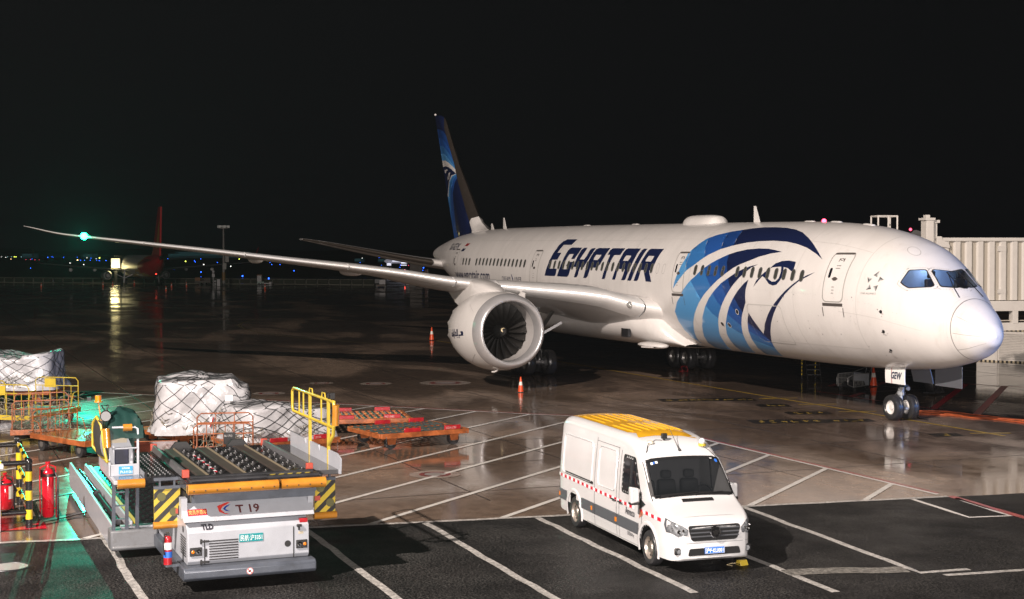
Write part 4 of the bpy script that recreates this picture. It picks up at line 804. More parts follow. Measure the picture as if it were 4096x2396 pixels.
def vring(x):
    zt, zb = vt(x), vb(x); r = min(.22 if x > 1.7 else .10, (zt-zb)*.4); P = []
    zs = [zb, zb+.02]+[zb+.02+(zt-r-zb-.02)*i/16 for i in range(1, 17)]
    w = vH(x, zt-r)
    P.append((0, zb+.0))
    for z in zs: P.append((vH(x, z)-(.05 if z == zb else 0), z))
    for i in range(1, 7): a = pi/2*i/6; P.append((w-r+r*cos(a), zt-r+r*sin(a)))
    for k in range(1, 7): y = (w-r)*(1-k/6); P.append((y, zt+.035*(1-(y/max(.1, w-r))**2)))
    return P
def vtop(x, y):
    zt, zb = vt(x), vb(x); r = min(.22 if x > 1.7 else .10, (zt-zb)*.4); w = vH(x, zt-r); a = abs(y)
    if a > w-r: return zt-r+sqrt(max(0, r*r-(a-w+r)**2))
    return zt+.035*(1-(a/(w-r))**2)
vx = [0, .02, .05, .1, .16, .24, .34, .46, .6, .75, .9, .98]+[1.06+.06*i for i in range(10)]+[1.66, 1.75, 1.85, 2.0, 2.15, 2.3, 2.5, 2.8, 3.2]+[3.6+.4*i for i in range(7)]+[6.3, 6.5, 6.65, 6.75, 6.83, 6.9, 6.94, 6.95]
FWX, RWX, WR = 1.18, 5.74, .375
m = MB()
rows = []
for x in vx:
    P = vring(x); rows.append([(x, -y, z) for y, z in P]+[(x, y, z) for y, z in P[::-1][1:]])
nn = len(rows[0]); half = nn//2
NS = 18  # index after which the roof bend starts
def skipf(i, j):
    x = (vx[i]+vx[i+1])/2; z = (rows[i][j][2]+rows[i+1][j+1][2])/2; y = (rows[i][j][1]+rows[i+1][j+1][1])/2
    if .98 <= vx[i] and vx[i+1] <= 1.67 and abs(y) < (vH(x, vt(x)-.1)-.075) and z > vt(x)-.12: return True   # windscreen opening
    for cx in (FWX, RWX):
        if (x-cx)**2+(z-.40)**2 < .46**2 and z < 1.0 and abs(y) > .3: return True
    return z < .4 and abs(y) < .6 and .5 < x < 6.5
m.grid(rows, skip=skipf)
m.add(rows[0], [tuple(range(nn-1, -1, -1))]); m.add(rows[-1], [tuple(range(nn))])
vbody = obj('body', m, VANW, van, smooth=50)
# wheel arches
m = MB()
for cx in (FWX, RWX):
    for s in (-1, 1):
        A = [(cx+.46*cos(pi*i/20-.0), .40+.46*sin(pi*i/20)) for i in range(-2, 23)]
        def yy(x, z): return vH(x, max(z, .3))
        m.grid([[(a, s*(yy(a, b)+.012), b) for a, b in A], [(cx+(a-cx)*1.13, s*(yy(a, b)+.03), .40+(b-.40)*1.13) for a, b in A], [(cx+(a-cx)*1.2, s*(yy(a, b)+.0), .40+(b-.40)*1.2) for a, b in A]])
obj('wheel_arch', m, VANW, vbody, smooth=60)
m = MB()
for cx in (FWX, RWX):
    for s in (-1, 1): m.grid([[(cx+.47*cos(pi*i/14), s*q, .40+.47*sin(pi*i/14)) for i in range(-1, 16)] for q in (.97, .55)])
m.box(.5, 6.6, -.6, .6, .30, .42); obj('underbody', m, BLACK, van, smooth=0)
RIMV = M('alloy_rim', (.42, .38, .34), .35, metal=.8, dirt=.3)
for cx in (FWX, RWX):
    for s in (-1, 1):
        c = (cx, s*.86, WR); m = MB(); r = WR; h = .115*s
        m.lathe([(-h, r*.6), (-h, r*.9), (-h*.6, r), (h*.6, r), (h*.95, r*.93), (h, r*.8), (h*.9, r*.64)], c, (0, 1, 0), 32, 0)
        m.lathe([(h*.9, r*.65), (h*.7, r*.62), (h*.25, r*.58), (h*.35, r*.34), (h*.75, r*.28), (h*.85, r*.1), (h*.85, .001)], c, (0, 1, 0), 30, 1)
        for k in range(10):
            a = 2*pi*k/10; p = Vector(c)+Vector((cos(a)*r*.46, h*.38, sin(a)*r*.46)); m.lathe([(0, .001), (0, .032)], p, (0, s, 0), 8, 2)
        obj('wheel', m, [TYRE, RIMV, BLACK], van, smooth=40)
# glazing: windscreen, side windows
def vdec(name, polys, mats, cl, mapf, gx=.15, gy=.12, parent=None, lines=()): return obj(name, cdt(polys, cl, mapf, gx, gy, lines), mats, parent or vbody, smooth=60, recalc=False)
wsx0, wsx1 = .98, 1.66
WG = M('windscreen_glass', (.010, .012, .014), .03, alpha=.66, spec=.9)
def wsp(u, v, off=0): x = wsx0+(wsx1-wsx0)*v; w = vH(x, vt(x)-.1)-.01; y = u*w; return (x-off*.7, y, vtop(x, y)+off*.7)
m = MB(); m.grid([[wsp(-1+.1*i, j/8, .004) for i in range(21)] for j in range(9)]); obj('windscreen', m, WG, vbody, smooth=60, recalc=False)
m = MB(); fr = [(-1, 0), (1, 0), (1, 1), (-1, 1)]; inn = [(-.93, .10), (.93, .10), (.91, .94), (-.91, .94)]
def edge(P, k): return [(P[i][0]+(P[(i+1) % 4][0]-P[i][0])*t/10, P[i][1]+(P[(i+1) % 4][1]-P[i][1])*t/10) for i in range(4) for t in range(10)]
m.grid([[wsp(a*1.0, b*1.04-.02, .009) for a, b in edge(fr, 0)], [wsp(a, b, .009) for a, b in edge(inn, 0)]], wrap=True); obj('windscreen_frame', m, BLACK, vbody, smooth=60, recalc=False)
def vside(s, off=.006): return lambda x, z: (x, s*(vH(x, z)+off), z)
def rpoly(pts, r=.05, n=4):
    out = []; N = len(pts)
    for i in range(N):
        p = Vector(pts[i]); a = (Vector(pts[i-1])-p); b = (Vector(pts[(i+1) % N])-p); ra = min(r, a.length*.45, b.length*.45)
        p0 = p+a.normalized()*ra; p1 = p+b.normalized()*ra
        for k in range(n+1): t = k/n; out.append(tuple((p0*(1-t)+p*t)*(1-t)+(p*(1-t)+p1*t)*t))
    return out
for s in (-1, 1):
    w1 = rpoly([(1.62, 1.40), (2.62, 1.40), (2.62, 2.12), (2.05, 2.12)], .07); vdec('side_window', [w1], GLASS, lambda x, z: 0 if inside((x, z), w1) else None, vside(s, .008))
    fr_ = rpoly([(1.50, 1.34), (2.68, 1.34), (2.68, 2.19), (2.0, 2.19)], .09); vdec('window_seal', [fr_], BLACK, lambda x, z: 0 if inside((x, z), fr_) and not inside((x, z), w1) else None, vside(s, .006), .1, .1)
    pil = [(1.50, 1.18), (1.56, 1.40), (1.95, 2.0), (1.85, 1.98), (1.3, 1.42)]
    m = MB(); m.bar((2.18, s*(vH(2.18, 1.4)+.012), 1.40), (2.18, s*(vH(2.18, 2.1)+.012), 2.12), .05, .02); obj('window_divider', m, BLACK, vbody)
    tri = [(1.30, 1.28), (1.62, 1.38), (1.62, 1.12)]; vdec('mirror_base', [tri], BLACK, lambda x, z: 0 if inside((x, z), tri) else None, vside(s, .01), .1, .1)
    # blind rear panels
    for q in (rpoly([(3.05, 1.28), (4.15, 1.28), (4.15, 2.2), (3.05, 2.2)], .14), rpoly([(4.55, 1.25), (6.55, 1.25), (6.55, 2.2), (4.55, 2.2)], .14)):
        cx = sum(p[0] for p in q)/len(q); cz = sum(p[1] for p in q)/len(q); i_ = [(cx+(a-cx)*.975, cz+(b-cz)*.96) for a, b in q]
        m = MB(); f_ = vside(s, .012); g2 = vside(s, -.004); n = len(q); m.grid([[vside(s, .002)(a, b) for a, b in q], [vside(s, .022)(cx+(a-cx)*.988, cz+(b-cz)*.98) for a, b in q], [vside(s, .002)(a, b) for a, b in i_]], wrap=True); obj('side_panel_rib', m, VANW, vbody, smooth=60, recalc=False)
    # grey rub strip with markers, reflective tape, rail
    m = MB()
    for x0, x1 in ((1.68, 2.92), (2.95, 4.3), (4.33, 5.2), (6.24, 6.9)):
        n = 8; m.grid([[(x0+(x1-x0)*i/n, s*(vH(x0+(x1-x0)*i/n, z)+o), z) for i in range(n+1)] for z, o in ((.56, .004), (.57, .022), (.80, .022), (.81, .004))])
    obj('rub_strip', m, VGREY, vbody, smooth=30, recalc=False)
    m = MB()
    for x in (2.98, 4.5, 6.75): m.box(x-.035, x+.035, s*(vH(x, .7)+.02)-.012, s*(vH(x, .7)+.02)+.012, .63, .73)
    obj('side_marker', m, M('amber_lens', (.6, .18, .01), .2, coat=.5), vbody)
    m = MB(); k = 0; x = .55
    while x < 6.85:
        x1 = min(x+.15, 6.88)
        if not (abs(x-1.66) < .2): m.grid([[(q, s*(vH(q, 1.2)+.009), 1.02+.045*min(1, q/1.2)+h+.06*max(0, (q-1)/6)) for q in (x, x1)] for h in (.0, .075)], mi=k % 2)
        x = x1; k += 1
    obj('reflective_tape', m, [M('tape_red', (.5, .01, .03), .3), M('tape_white', (.72, .72, .74), .3)], vbody, smooth=0, recalc=False)
    m = MB(); m.grid([[(x, s*(vH(x, z)+.010), z) for x in (4.45, 4.9, 5.4, 5.9, 6.35)] for z in (1.235, 1.30)]); obj('door_rail', m, BLACK, vbody, smooth=0, recalc=False)
    m = MB()  # shut lines
    for x, z0, z1 in ((1.52, .45, 1.15), (2.82, .32, 2.25), (2.98, .32, 2.3), (4.36, .32, 2.35), (6.80, .4, 2.3)): m.grid([[(q, s*(vH(q, z0+(z1-z0)*i/12)+.004), z0+(z1-z0)*i/12) for i in range(13)] for q in (x-.009, x+.009)])
    for z, x0, x1 in ((2.28, 2.98, 4.36), (.31, 1.6, 4.9)): m.grid([[(x0+(x1-x0)*i/12, s*(vH(x0, q)+.004), q) for i in range(13)] for q in (z-.005, z+.005)])
    obj('shut_line', m, M('shut_line_grey', (.05, .05, .055), .6), vbody, smooth=0, recalc=False)
    for x in (2.70, 3.12): m = MB(); y = s*(vH(x, 1.13)+.03); m.tube([(x-.11, y-.02*s, 1.10), (x-.09, y+.01*s, 1.11), (x+.09, y+.01*s, 1.11), (x+.11, y-.02*s, 1.10)], .02, 6); obj('door_handle', m, DARK, vbody, smooth=50)
    m = MB(); m.box(1.50, 1.60, s*.985-.0, s*1.10, 1.36, 1.44); mr_ = obj('mirror_arm', m, BLACK, van, bev=.02)
    m = MB(); y0, y1 = (s*1.06, s*1.27); m.hexa([(1.42, min(y0, y1), 1.28), (1.60, min(y0, y1), 1.28), (1.60, max(y0, y1), 1.30), (1.46, max(y0, y1), 1.30), (1.42, min(y0, y1), 1.64), (1.60, min(y0, y1), 1.64), (1.60, max(y0, y1), 1.60), (1.47, max(y0, y1), 1.60)]); obj('mirror_housing', m, VANW, mr_, bev=.035, smooth=50)
    m = MB(); m.box(1.44, 1.605, min(y0, y1)+.0, max(y0, y1)-.0, 1.25, 1.31); obj('mirror_foot', m, BLACK, mr_, bev=.02)
# roof panel
def vroof(x, y, off=.006): return (x, y, vtop(x, y)+off)
rp_ = [(2.42, -.68), (2.42, -.3), (2.36, 0), (2.32, .3), (2.2, .62), (3.6, .70), (6.62, .70), (6.62, -.70), (3.2, -.70)]
ryel = vdec('yellow_roof_panel', [rp_], VYEL, lambda x, y: 0 if inside((x, y), rp_) else None, vroof, .3, .15)
m = MB()
for k in range(7):
    y = -.57+.19*k
    for x0, x1 in ((2.85, 4.35), (4.6, 6.3)): n = 8; m.grid([[(x0+(x1-x0)*i/n, y+dy, vtop(3, y)+.007+h*min(1, min(i, n-i))) for i in range(n+1)] for dy, h in ((-.03, 0), (-.012, .02), (.012, .02), (.03, 0))])
obj('roof_rib', m, VYEL, ryel, smooth=40, recalc=False)
# front end
def vface(y, z, off=.01):
    """front skin: x where the skin is at this y, z"""
    lo, hi = 0.0, 1.3
    for _ in range(24):
        mid = (lo+hi)/2
        if z <= vtop(mid, y) and z >= vb(mid)+.0 and abs(y) <= vH(mid, z): hi = mid
        else: lo = mid
    return (hi-off, y, z)
gr_ = rpoly([(-.60, 1.02), (.60, 1.02), (.52, .70), (-.52, .70)], .08)
vdec('grille', [gr_], BLACK, lambda y, z: 0 if inside((y, z), gr_) else None, lambda y, z: vface(y, z, .015), .12, .08)
m = MB()
for z in (.79, .87, .95): m.grid([[vface(-.55+1.1*i/12, z+dz, .015+o) for i in range(13)] for dz, o in ((-.018, 0), (0, .03), (.018, 0))])
obj('grille_bar', m, M('grille_grey', (.16, .17, .19), .3, metal=.6), vbody, smooth=40, recalc=False)
m = MB(); c = Vector(vface(0, .88, .05)); m.lathe([(-.02, .001), (-.02, .095), (.01, .115), (.035, .115), (.035, .001)], c, (1, 0, 0), 24); em = obj('emblem', m, M('emblem_dark', (.05, .05, .055), .2, metal=.8), vbody, smooth=40)
m = MB(); q = lambda y, z: (c.x-.03, y, .88+z)
m.lathe([(-.026, .095), (-.030, .10), (-.030, .115), (-.02, .12)], c, (1, 0, 0), 24)
for k in (-1, 0, 1): m.add([q(.055*k-.03, .045-.012*abs(k)), q(.055*k+.022, .045-.012*abs(k)), q(.055*k*.25+.014, -.062), q(.055*k*.25-.012, -.062)], [(0, 1, 2, 3)])
obj('emblem_mark', m, M('chrome', (.8, .8, .82), .12, metal=1), em, smooth=0)
for s in (-1, 1):
    hp_ = [(s*.62, .83), (s*.60, .95), (s*.70, 1.02), (s*.86, 1.10), (s*.93, 1.15), (s*.945, 1.0), (s*.93, .86), (s*.80, .80)]
    hl = vdec('headlight', [hp_], M('headlight_lens', (.55, .58, .62), .05, metal=.75, coat=1, var=.5, vscale=14), lambda y, z: 0 if inside((y, z), hp_) else None, lambda y, z: vface(y, z, .022), .06, .05)
    m = MB(); c0 = sum(p[0] for p in hp_)/8; c1 = sum(p[1] for p in hp_)/8; m.grid([[vface(a, b, .026) for a, b in hp_+hp_[:1]], [vface(c0+(a-c0)*.90, c1+(b-c1)*.88, .026) for a, b in hp_+hp_[:1]]]); obj('headlight_rim', m, VGREY, hl, smooth=0, recalc=False)
    m = MB()
    for y, z, r in ((s*.78, .90, .045), (s*.87, .95, .035), (s*.70, .93, .03)): p = Vector(vface(y, z, .03)); m.lathe([(0, .001), (.012, r*.8), (0, r)], p, (-1, 0, 0), 14)
    obj('headlight_bulb', m, M('lamp_reflector', (.9, .9, .9), .08, metal=1), hl, smooth=40)
    p = Vector(vface(s*.77, .49, .012)); m = MB(); m.box(p.x-.012, p.x+.05, p.y-.10, p.y+.10, .42, .57); fg = obj('fog_light_surround', m, BLACK, vbody, bev=.03); m = MB(); m.lathe([(0, .001), (.0, .055)], p+Vector((-.016, 0, 0)), (-1, 0, 0), 16); obj('fog_light', m, MATS['headlight_lens'], fg, smooth=0)
lg = rpoly([(-.56, .55), (.56, .55), (.60, .40), (-.60, .40)], .04); vdec('lower_grille', [lg], BLACK, lambda y, z: 0 if inside((y, z), lg) else None, lambda y, z: vface(y, z, .012), .12, .08)
m = MB(); m.grid([[vface(-.9+1.8*i/20, .66+dz, .004) for i in range(21)] for dz in (-.006, .006)]); m.grid([[vface(-.40+.8*i/10, .315+dz, .006) for i in range(11)] for dz in (0, .03)]); obj('bumper_seam', m, M('seam2', (.2, .2, .21), .5), vbody, smooth=0, recalc=False)
px_ = vface(0, .5, .0)[0]-.035
m = MB(); m.box(px_, px_+.015, -.225, .225, .43, .57); pl = obj('number_plate', m, M('plate_blue', (.008, .16, .62), .35, coat=.3), van, bev=.004)
m = MB(); 
for a, b, c_, d in ((-.22, -.21, .435, .565), (.21, .22, .435, .565), (-.22, .22, .435, .441), (-.22, .22, .559, .565)): m.box(px_-.003, px_-.001, a, b, c_, d)
obj('plate_border', m, VANW, pl, smooth=0)
text('plate_lettering', '\u6caaF\u00b7KU001', lambda u, v: (px_-.004, -.205+u, .458+v), .112, M('plate_white', (.8, .8, .8), .4), pl, sx=.80, bold=.003)
# bonnet scoop and seams
m = MB(); m.grid([[(x, -.36+.72*i/10, vtop(x, 0)+o) for i in range(11)] for x, o in ((.78, .004), (.79, .022), (.86, .024), (.88, .006))]); obj('bonnet_vent', m, BLACK, vbody, smooth=0, recalc=False)
m = MB(); m.grid([[(.22-.0+.06*abs(i/10-1)**2+o, -.88+.176*i*.5, vtop(.24, -.88+.088*i)+.004) for i in range(21)] for o in (0, .012)]); obj('bonnet_seam', m, MATS['seam2'], vbody, smooth=0, recalc=False)
# interior
m = MB(); m.box(1.02, 1.5, -.84, .84, 1.10, 1.33); m.box(.95, 1.35, -.8, .8, 1.2, 1.38); obj('dashboard', m, M('dash_grey', (.045, .045, .048), .6), van, bev=.04)
for y in (-.55, -.05, .5):
    m = MB(); m.hexa([(2.15, y-.22, 1.0), (2.32, y-.22, 1.0), (2.32, y+.22, 1.0), (2.15, y+.22, 1.0), (2.28, y-.2, 1.62), (2.42, y-.2, 1.62), (2.42, y+.2, 1.62), (2.28, y+.2, 1.62)]); m.box(2.30, 2.42, y-.12, y+.12, 1.64, 1.82); m.box(1.75, 2.25, y-.22, y+.22, .85, 1.02); obj('seat', m, M('seat_grey', (.06, .06, .065), .8), van, bev=.05, smooth=50)
m = MB(); m.box(2.55, 2.58, -.85, .85, .6, 2.2); m.box(1.0, 2.6, -.8, .8, .55, .6); obj('partition', m, M('partition_grey', (.16, .16, .17), .7), van)
m = MB(); m.tube([(1.52+.06*sin(2*pi*i/20), .48+.19*cos(2*pi*i/20), 1.42+.17*sin(2*pi*i/20)) for i in range(21)], .016, 6); m.bar((1.52, .30, 1.42), (1.52, .66, 1.42), .03); obj('steering_wheel', m, BLACK, van, smooth=50)
for y, w_, l, mt in ((.22, .30, .12, 'paper_white'), (.55, .24, .13, 'paper_green'), (-.22, .18, .06, 'paper_white')):
    m = MB(); m.box(1.10, 1.10+l, y-w_/2, y+w_/2, 1.383, 1.388); obj('paper', m, M(mt, (.75, .75, .72) if mt[-1] == 'e' else (.35, .6, .35), .7), van)
m = MB(); 
for u, v in ((-.80, .88), (-.68, .90)): m.add([wsp(u-.03, v-.045, .012), wsp(u+.03, v-.045, .012), wsp(u+.03, v+.02, .012), wsp(u-.03, v+.02, .012)], [(0, 1, 2, 3)])
m.add([wsp(.70, .93, .012), wsp(.76, .93, .012), wsp(.76, .95, .012), wsp(.70, .95, .012)], [(0, 1, 2, 3)]); obj('windscreen_sticker', m, M('sticker_white', (.7, .7, .7), .5), vbody, smooth=0)
m = MB(); m.add([wsp(.84+.035*cos(a), .88+.05*sin(a), .012) for a in [2*pi*i/12 for i in range(12)]], [tuple(range(12))]); m.add([wsp(-.745+.02*cos(a), .88+.04*sin(a), .012) for a in [2*pi*i/8 for i in range(8)]], [tuple(range(8))]); obj('blue_sticker', m, M('sticker_blue', (.02, .12, .5), .5), vbody, smooth=0)
for y0, y1 in ((-.62, .1), (.02, .74)):
    m = MB(); w0 = wsp(y0*.98, .02, .03); w1 = wsp(y1*.95, .09, .03); m.tube([w0, w1], .010, 5); m.tube([wsp(y0, -.03, .02), w0, w1], .012, 5); obj('wiper', m, BLACK, vbody)
# roof gear
m = MB(); q = Vector(vroof(2.08, -.55)); m.cyl(q, q+Vector((0, 0, .035)), .075, 16); m.cyl(q+Vector((0, 0, .035)), q+Vector((0, 0, .05)), .06, 16); obj('gps_puck', m, M('cream_plastic', (.6, .56, .45), .4), vbody, smooth=40)
m = MB(); m.tube([q+Vector((-.05, -.05, .01)), Vector(vroof(1.98, -.66, .02)), Vector(vroof(1.85, -.73, .02)), (1.75, -.88, 2.12), (1.70, -.9, 2.0)], .008, 5); m.tube([q, Vector(vroof(2.15, -.4, .02)), Vector(vroof(2.12, -.25, .02))], .006, 5); obj('roof_cable', m, BLACK, vbody)
q = Vector(vroof(2.14, -.2)); m = MB(); m.box(q.x-.05, q.x+.03, q.y-.06, q.y+.06, q.z+.03, q.z+.15); m.box(q.x-.02, q.x+.02, q.y-.02, q.y+.02, q.z-.01, q.z+.04); obj('roof_camera', m, BLACK, vbody, bev=.01)
q = Vector(vroof(1.80, .02)); m = MB(); m.tube([q, q+Vector((.10, -.03, .14)), q+Vector((.42, -.1, .52))], [.02, .008, .003], 6); m.sphere(q+Vector((0, 0, .01)), .035, 8, 5); obj('whip_antenna', m, BLACK, vbody)
q = Vector(vroof(1.93, .62)); m = MB(); m.cyl(q, q+Vector((0, 0, .05)), .085, 16); bk = obj('beacon_base', m, YELP, vbody, smooth=40); m = MB(); m.sphere(q+Vector((0, 0, .10)), .075, 14, 8); obj('beacon_dome', m, M('clear_plastic', (.8, .82, .85), .05, metal=.3, coat=1), bk, smooth=60)
m = MB(); m.tube([q, Vector(vroof(1.80, .72, .02)), wsp(.93, .9, .02)], .006, 5); obj('beacon_cable', m, BLACK, vbody)
# side lettering on the near side (image left)
sf = lambda x0, z0: (lambda u, v: (x0-u, -(vH(x0-u, z0+v)+.014), z0+v))
text('van_title', 'Ameco', sf(2.42, .905), .23, M('lettering_dark', (.03, .03, .04), .4), vbody, sx=.80, bold=.002)
m = MB()
for k in range(3): a = 1.64-.07*k; m.add([sf(0, 0)(-a, .93+.03*k), sf(0, 0)(-a+.035, .95+.03*k), sf(0, 0)(-a+.09, 1.10), sf(0, 0)(-a+.05, 1.10)], [(0, 1, 2, 3)])
obj('van_title_mark', m, M('mark_orange', (.55, .16, .07), .4), vbody, smooth=0, recalc=False)
text('van_small_lettering', '\u901a \u52e4', sf(2.35, .69), .13, MATS['lettering_dark'], vbody, sx=.8); text('van_small_lettering', '\u603b\u8d28\u91cf4000kg', sf(2.33, .46), .105, MATS['lettering_dark'], vbody, sx=.62)
t = thing('wheel_chock', 'yellow and black wheel chock lying under the front of the van', 'wheel chock', (-15.35, 20.0-.02, 0), .1)
t.location = (-15.2, 19.75, 0); t.scale = (.7,)*3; m = MB(); m.prism([(0, 0), (.30, 0), (.22, .16), (.08, .16)], -.14, .14, 0, lambda x, y, z: (x, z, y)); obj('block', m, YELP, t, bev=.01); m = MB(); m.box(.05, .25, -.145, .145, .02, .05); obj('stripe', m, BLACK, t); m = MB(); m.tube([(.25, .1, .05), (.4, .25, .02), (.3, .45, .02), (.1, .4, .02)], .012, 5); obj('rope', m, M('rope_tan', (.4, .33, .2), .8), t)

for o in [van]+list(van.children_recursive):
    if o.type == 'MESH' and not o.get('flipped'):
        me = o.data
        for v in me.vertices: v.co.y = -v.co.y
        me.flip_normals()

# ---------------------------------------------------------------- cargo loader T19 (built in apron coordinates: x away from the view, y to the image's left)
ld = thing('cargo_loader', 'white container loader marked T19 with black roller deck and orange bumper rolls', 'cargo loader')
DECK = M('black_deck_wet', (.018, .018, .020), .18, metal=.3, var=.5, vscale=5, bump=.25, bscale=14)
BEAM = M('dark_blue_grey_steel', (.07, .08, .10), .4, metal=.2, var=.2, dirt=.3)
HZB = M('hazard_black', (.012, .012, .012), .4)
def bal(name, m, mats, p=None, **k): return obj(name, m, mats, p or ld, **k)
# bridge deck
Z0 = 2.15
m = MB(); m.box(-13.05, -8.0, 28.38, 31.1, 1.93, Z0-.02); dk = bal('bridge_deck', m, DECK, bev=.01)
for y0, y1 in ((28.45, 29.0), (29.22, 29.78), (30.0, 30.62)):
    pass
belts = ((28.98, 29.20), (29.86, 30.08), (30.62, 30.80))
lo = 28.44
for i, (a, b) in enumerate(belts+((31.06, 31.1),)):
    m = MB(); m.box(-12.6, -8.1, lo+.02, a-.02, Z0-.02, Z0+.012); bal('deck_plate', m, DECK, dk, bev=.006); lo = b
for a, b in belts:
    m = MB(); m.box(-12.55, -8.15, a, b, Z0-.02, Z0+.03); bal('belt', m, M('belt_brown', (.035, .028, .024), .5, var=.2), dk, bev=.01)
    m = MB(); m.box(-12.5, -8.15, a-.035, a-.015, Z0, Z0+.05); bal('belt_edge', m, M('worn_edge', (.40, .34, .24), .35, metal=.6), dk)
# castor balls / rollers
me = None; random.seed(5)
for j, y in enumerate((28.62, 28.80, 29.38, 29.54, 29.68, 30.24, 30.42, 30.95)):
    for i in range(7):
        x = -12.3+.62*i+(.3 if j % 2 else 0)
        if x > -8.3: continue
        if me is None:
            mm = MB(); mm.lathe([(0, .085), (.018, .08), (.022, .05)], (0, 0, 0), (0, 0, 1), 10, 0); mm.sphere((0, 0, .022), .034, 10, 6, 1); o = bal('castor', mm, [BLACK, M('chrome_ball', (.09, .09, .095), .35, metal=.9)], dk, smooth=50); me = o.data
        else: o = link('castor', me, dk)
        o.location = (x, y, Z0+.012)
m = MB(); m.box(-12.95, -12.62, 28.42, 31.05, Z0-.02, Z0+.02); m.cyl((-12.72, 28.5, Z0+.03), (-12.72, 31.0, Z0+.03), .045, 10); m.cyl((-12.92, 29.5, Z0+.0), (-12.92, 31.0, Z0+.0), .05, 10); bal('front_roller', m, DARK, dk, smooth=40)
for k in range(6):
    m = MB(); m.box(-12.0+.5*k, -11.85+.5*k, 30.30, 30.36, Z0+.013, Z0+.016); m.box(-11.85+.5*k, -11.7+.5*k, 30.30, 30.36, Z0+.013, Z0+.016, 1); bal('reflective_mark', m, [MATS['tape_red'], MATS['tape_white']], dk, smooth=0)
for y in (28.50, 31.04):
    m = MB(); m.hexa([(-12.45, y-.06, Z0), (-8.05, y-.06, Z0), (-8.05, y+.06, Z0), (-12.45, y+.06, Z0), (-12.45, y-.03, Z0+.14), (-8.05, y-.03, Z0+.14), (-8.05, y+.03, Z0+.14), (-12.45, y+.03, Z0+.14)]); gr = bal('guide_rail', m, M('guide_grey', (.16, .16, .17), .35, metal=.6, dirt=.3), dk, bev=.01)
    for x in (-12.45, -8.15): m = MB(); m.box(x-.04, x+.06, y-.07, y+.07, Z0, Z0+.16); bal('rail_end', m, M('faded_red', (.34, .05, .03), .45), gr, bev=.01)
for k in range(5):
    m = MB(); y = 28.5+.18*k; m.add([(-12.62, y, Z0+.024), (-12.9, y+.12, Z0+.024), (-12.9, y+.22, Z0+.024), (-12.62, y+.10, Z0+.024)], [(0, 1, 2, 3)]); bal('hazard_stripe', m, YELP, dk, smooth=0)
for y in (29.1, 30.4): m = MB(); m.prism([(-.26, 0), (.26, 0), (.13, .16), (-.13, .16)], -.05, .05, 0, lambda a, b, c: (-8.0+c, y+a, Z0+b)); bal('stop_plate', m, BLACK, dk)
for y0, y1 in ((31.12, 29.33), (29.27, 28.36)):
    m = MB(); m.cyl((-13.18, y0, 2.02), (-13.18, y1, 2.02), .105, 18); m.box(-13.15, -13.0, y1, y0, 1.93, 2.1); br = bal('bumper_roll', m, AMBR, dk, smooth=40)
    n = int((y0-y1)/.2); mm = MB()
    for k in range(n): yy = y0-.1-(y0-y1-.2)*k/max(1, n-1); mm.lathe([(0, .001), (0, .016)], (-13.286, yy, 2.0), (-1, 0, 0), 8)
    bal('bolt_holes', mm, BLACK, dk, smooth=0)
m = MB(); m.box(-13.0, -8.1, 28.5, 30.98, 1.82, 1.93); m.box(-12.9, -12.7, 28.5, 31.0, 1.70, 1.85); bal('deck_frame', m, BEAM, dk)
# hanging hazard panels
def hpanel(y0, y1, x, zt, zb):
    m = MB(); m.box(x, x+.05, y1, y0, zb, zt); p = bal('hazard_panel', m, YELP, bev=.008); w = y0-y1
    for k in range(-2, 6):
        # diagonal black stripes rising to the image's right
        a = zb-.35+k*.27; q = [(y0, a), (y0, a+.13), (y1, a+.13+w*.95), (y1, a+w*.95)]; q = clip(q, zb+.0, zt-.0)
        if len(q) > 2: m = MB(); m.add([(x-.003, b, c) for b, c in q], [tuple(range(len(q)))]); bal('panel_stripe', m, HZB, p, smooth=0)
    for yy, zz in ((y0-w*.28, zt-.16), (y1+w*.25, zb+.2)): m = MB(); m.lathe([(.004, .001), (.004, .09)], (x, yy, zz), (-1, 0, 0), 16); bal('panel_hole', m, M('shadow_olive', (.08, .075, .02), .6), p, smooth=0)
    m = MB(); m.cyl((x, y0+.02, zb-.06), (x, y1-.02, zb-.06), .075, 14); bal('bumper_roll', m, AMBR, p, smooth=40)
    m = MB(); m.box(x-.01, x, y1, y1+.1, zt-.52, zt-.42) if y0 > 30 else m.box(x-.01, x, y0-.12, y0-.0, zt-.42, zt-.32); bal('reflector', m, M('faded_red', (.34, .05, .03), .45), p)
    m = MB(); m.box(x-.03, x+.08, y1, y0, zt+.0, zt+.06); m.box(x, x+.06, y1+.1, y1+.14, zt+.06, zt+.2); m.box(x, x+.06, y0-.14, y0-.1, zt+.06, zt+.2); m.box(x-.02, x+.1, y1, y0, zt+.17, zt+.23); bal('panel_hanger', m, BEAM, p)
def clip(q, lo, hi):
    for s, lim in ((1, lo), (-1, -hi)):
        out = []
        for i in range(len(q)):
            a, b = q[i-1], q[i]; fa, fb = a[1]*s-lim, b[1]*s-lim
            if (fa >= 0) != (fb >= 0): t = fa/(fa-fb); out.append((a[0]+(b[0]-a[0])*t, a[1]+(b[1]-a[1])*t))
            if fb >= 0: out.append(b)
        q = out
        if not q: return []
    return q
hpanel(31.58, 31.05, -11.85, 1.86, 1.18); hpanel(28.28, 27.83, -12.0, 1.86, 1.18)
m = MB(); m.box(-11.8, -8.0, 31.14, 31.72, 1.98, 2.12); m.box(-11.8, -8.1, 31.70, 31.76, 1.95, 2.22); wl = bal('side_deck', m, DECK, bev=.01)
mm = MB()
for i in range(14):
    for j in range(5): mm.sphere((-11.6+.24*i, 31.22+.1*j, 2.125), .016, 6, 4)
tag(bal('anti_slip_studs', mm, STEEL, wl, smooth=40), kind='stuff')
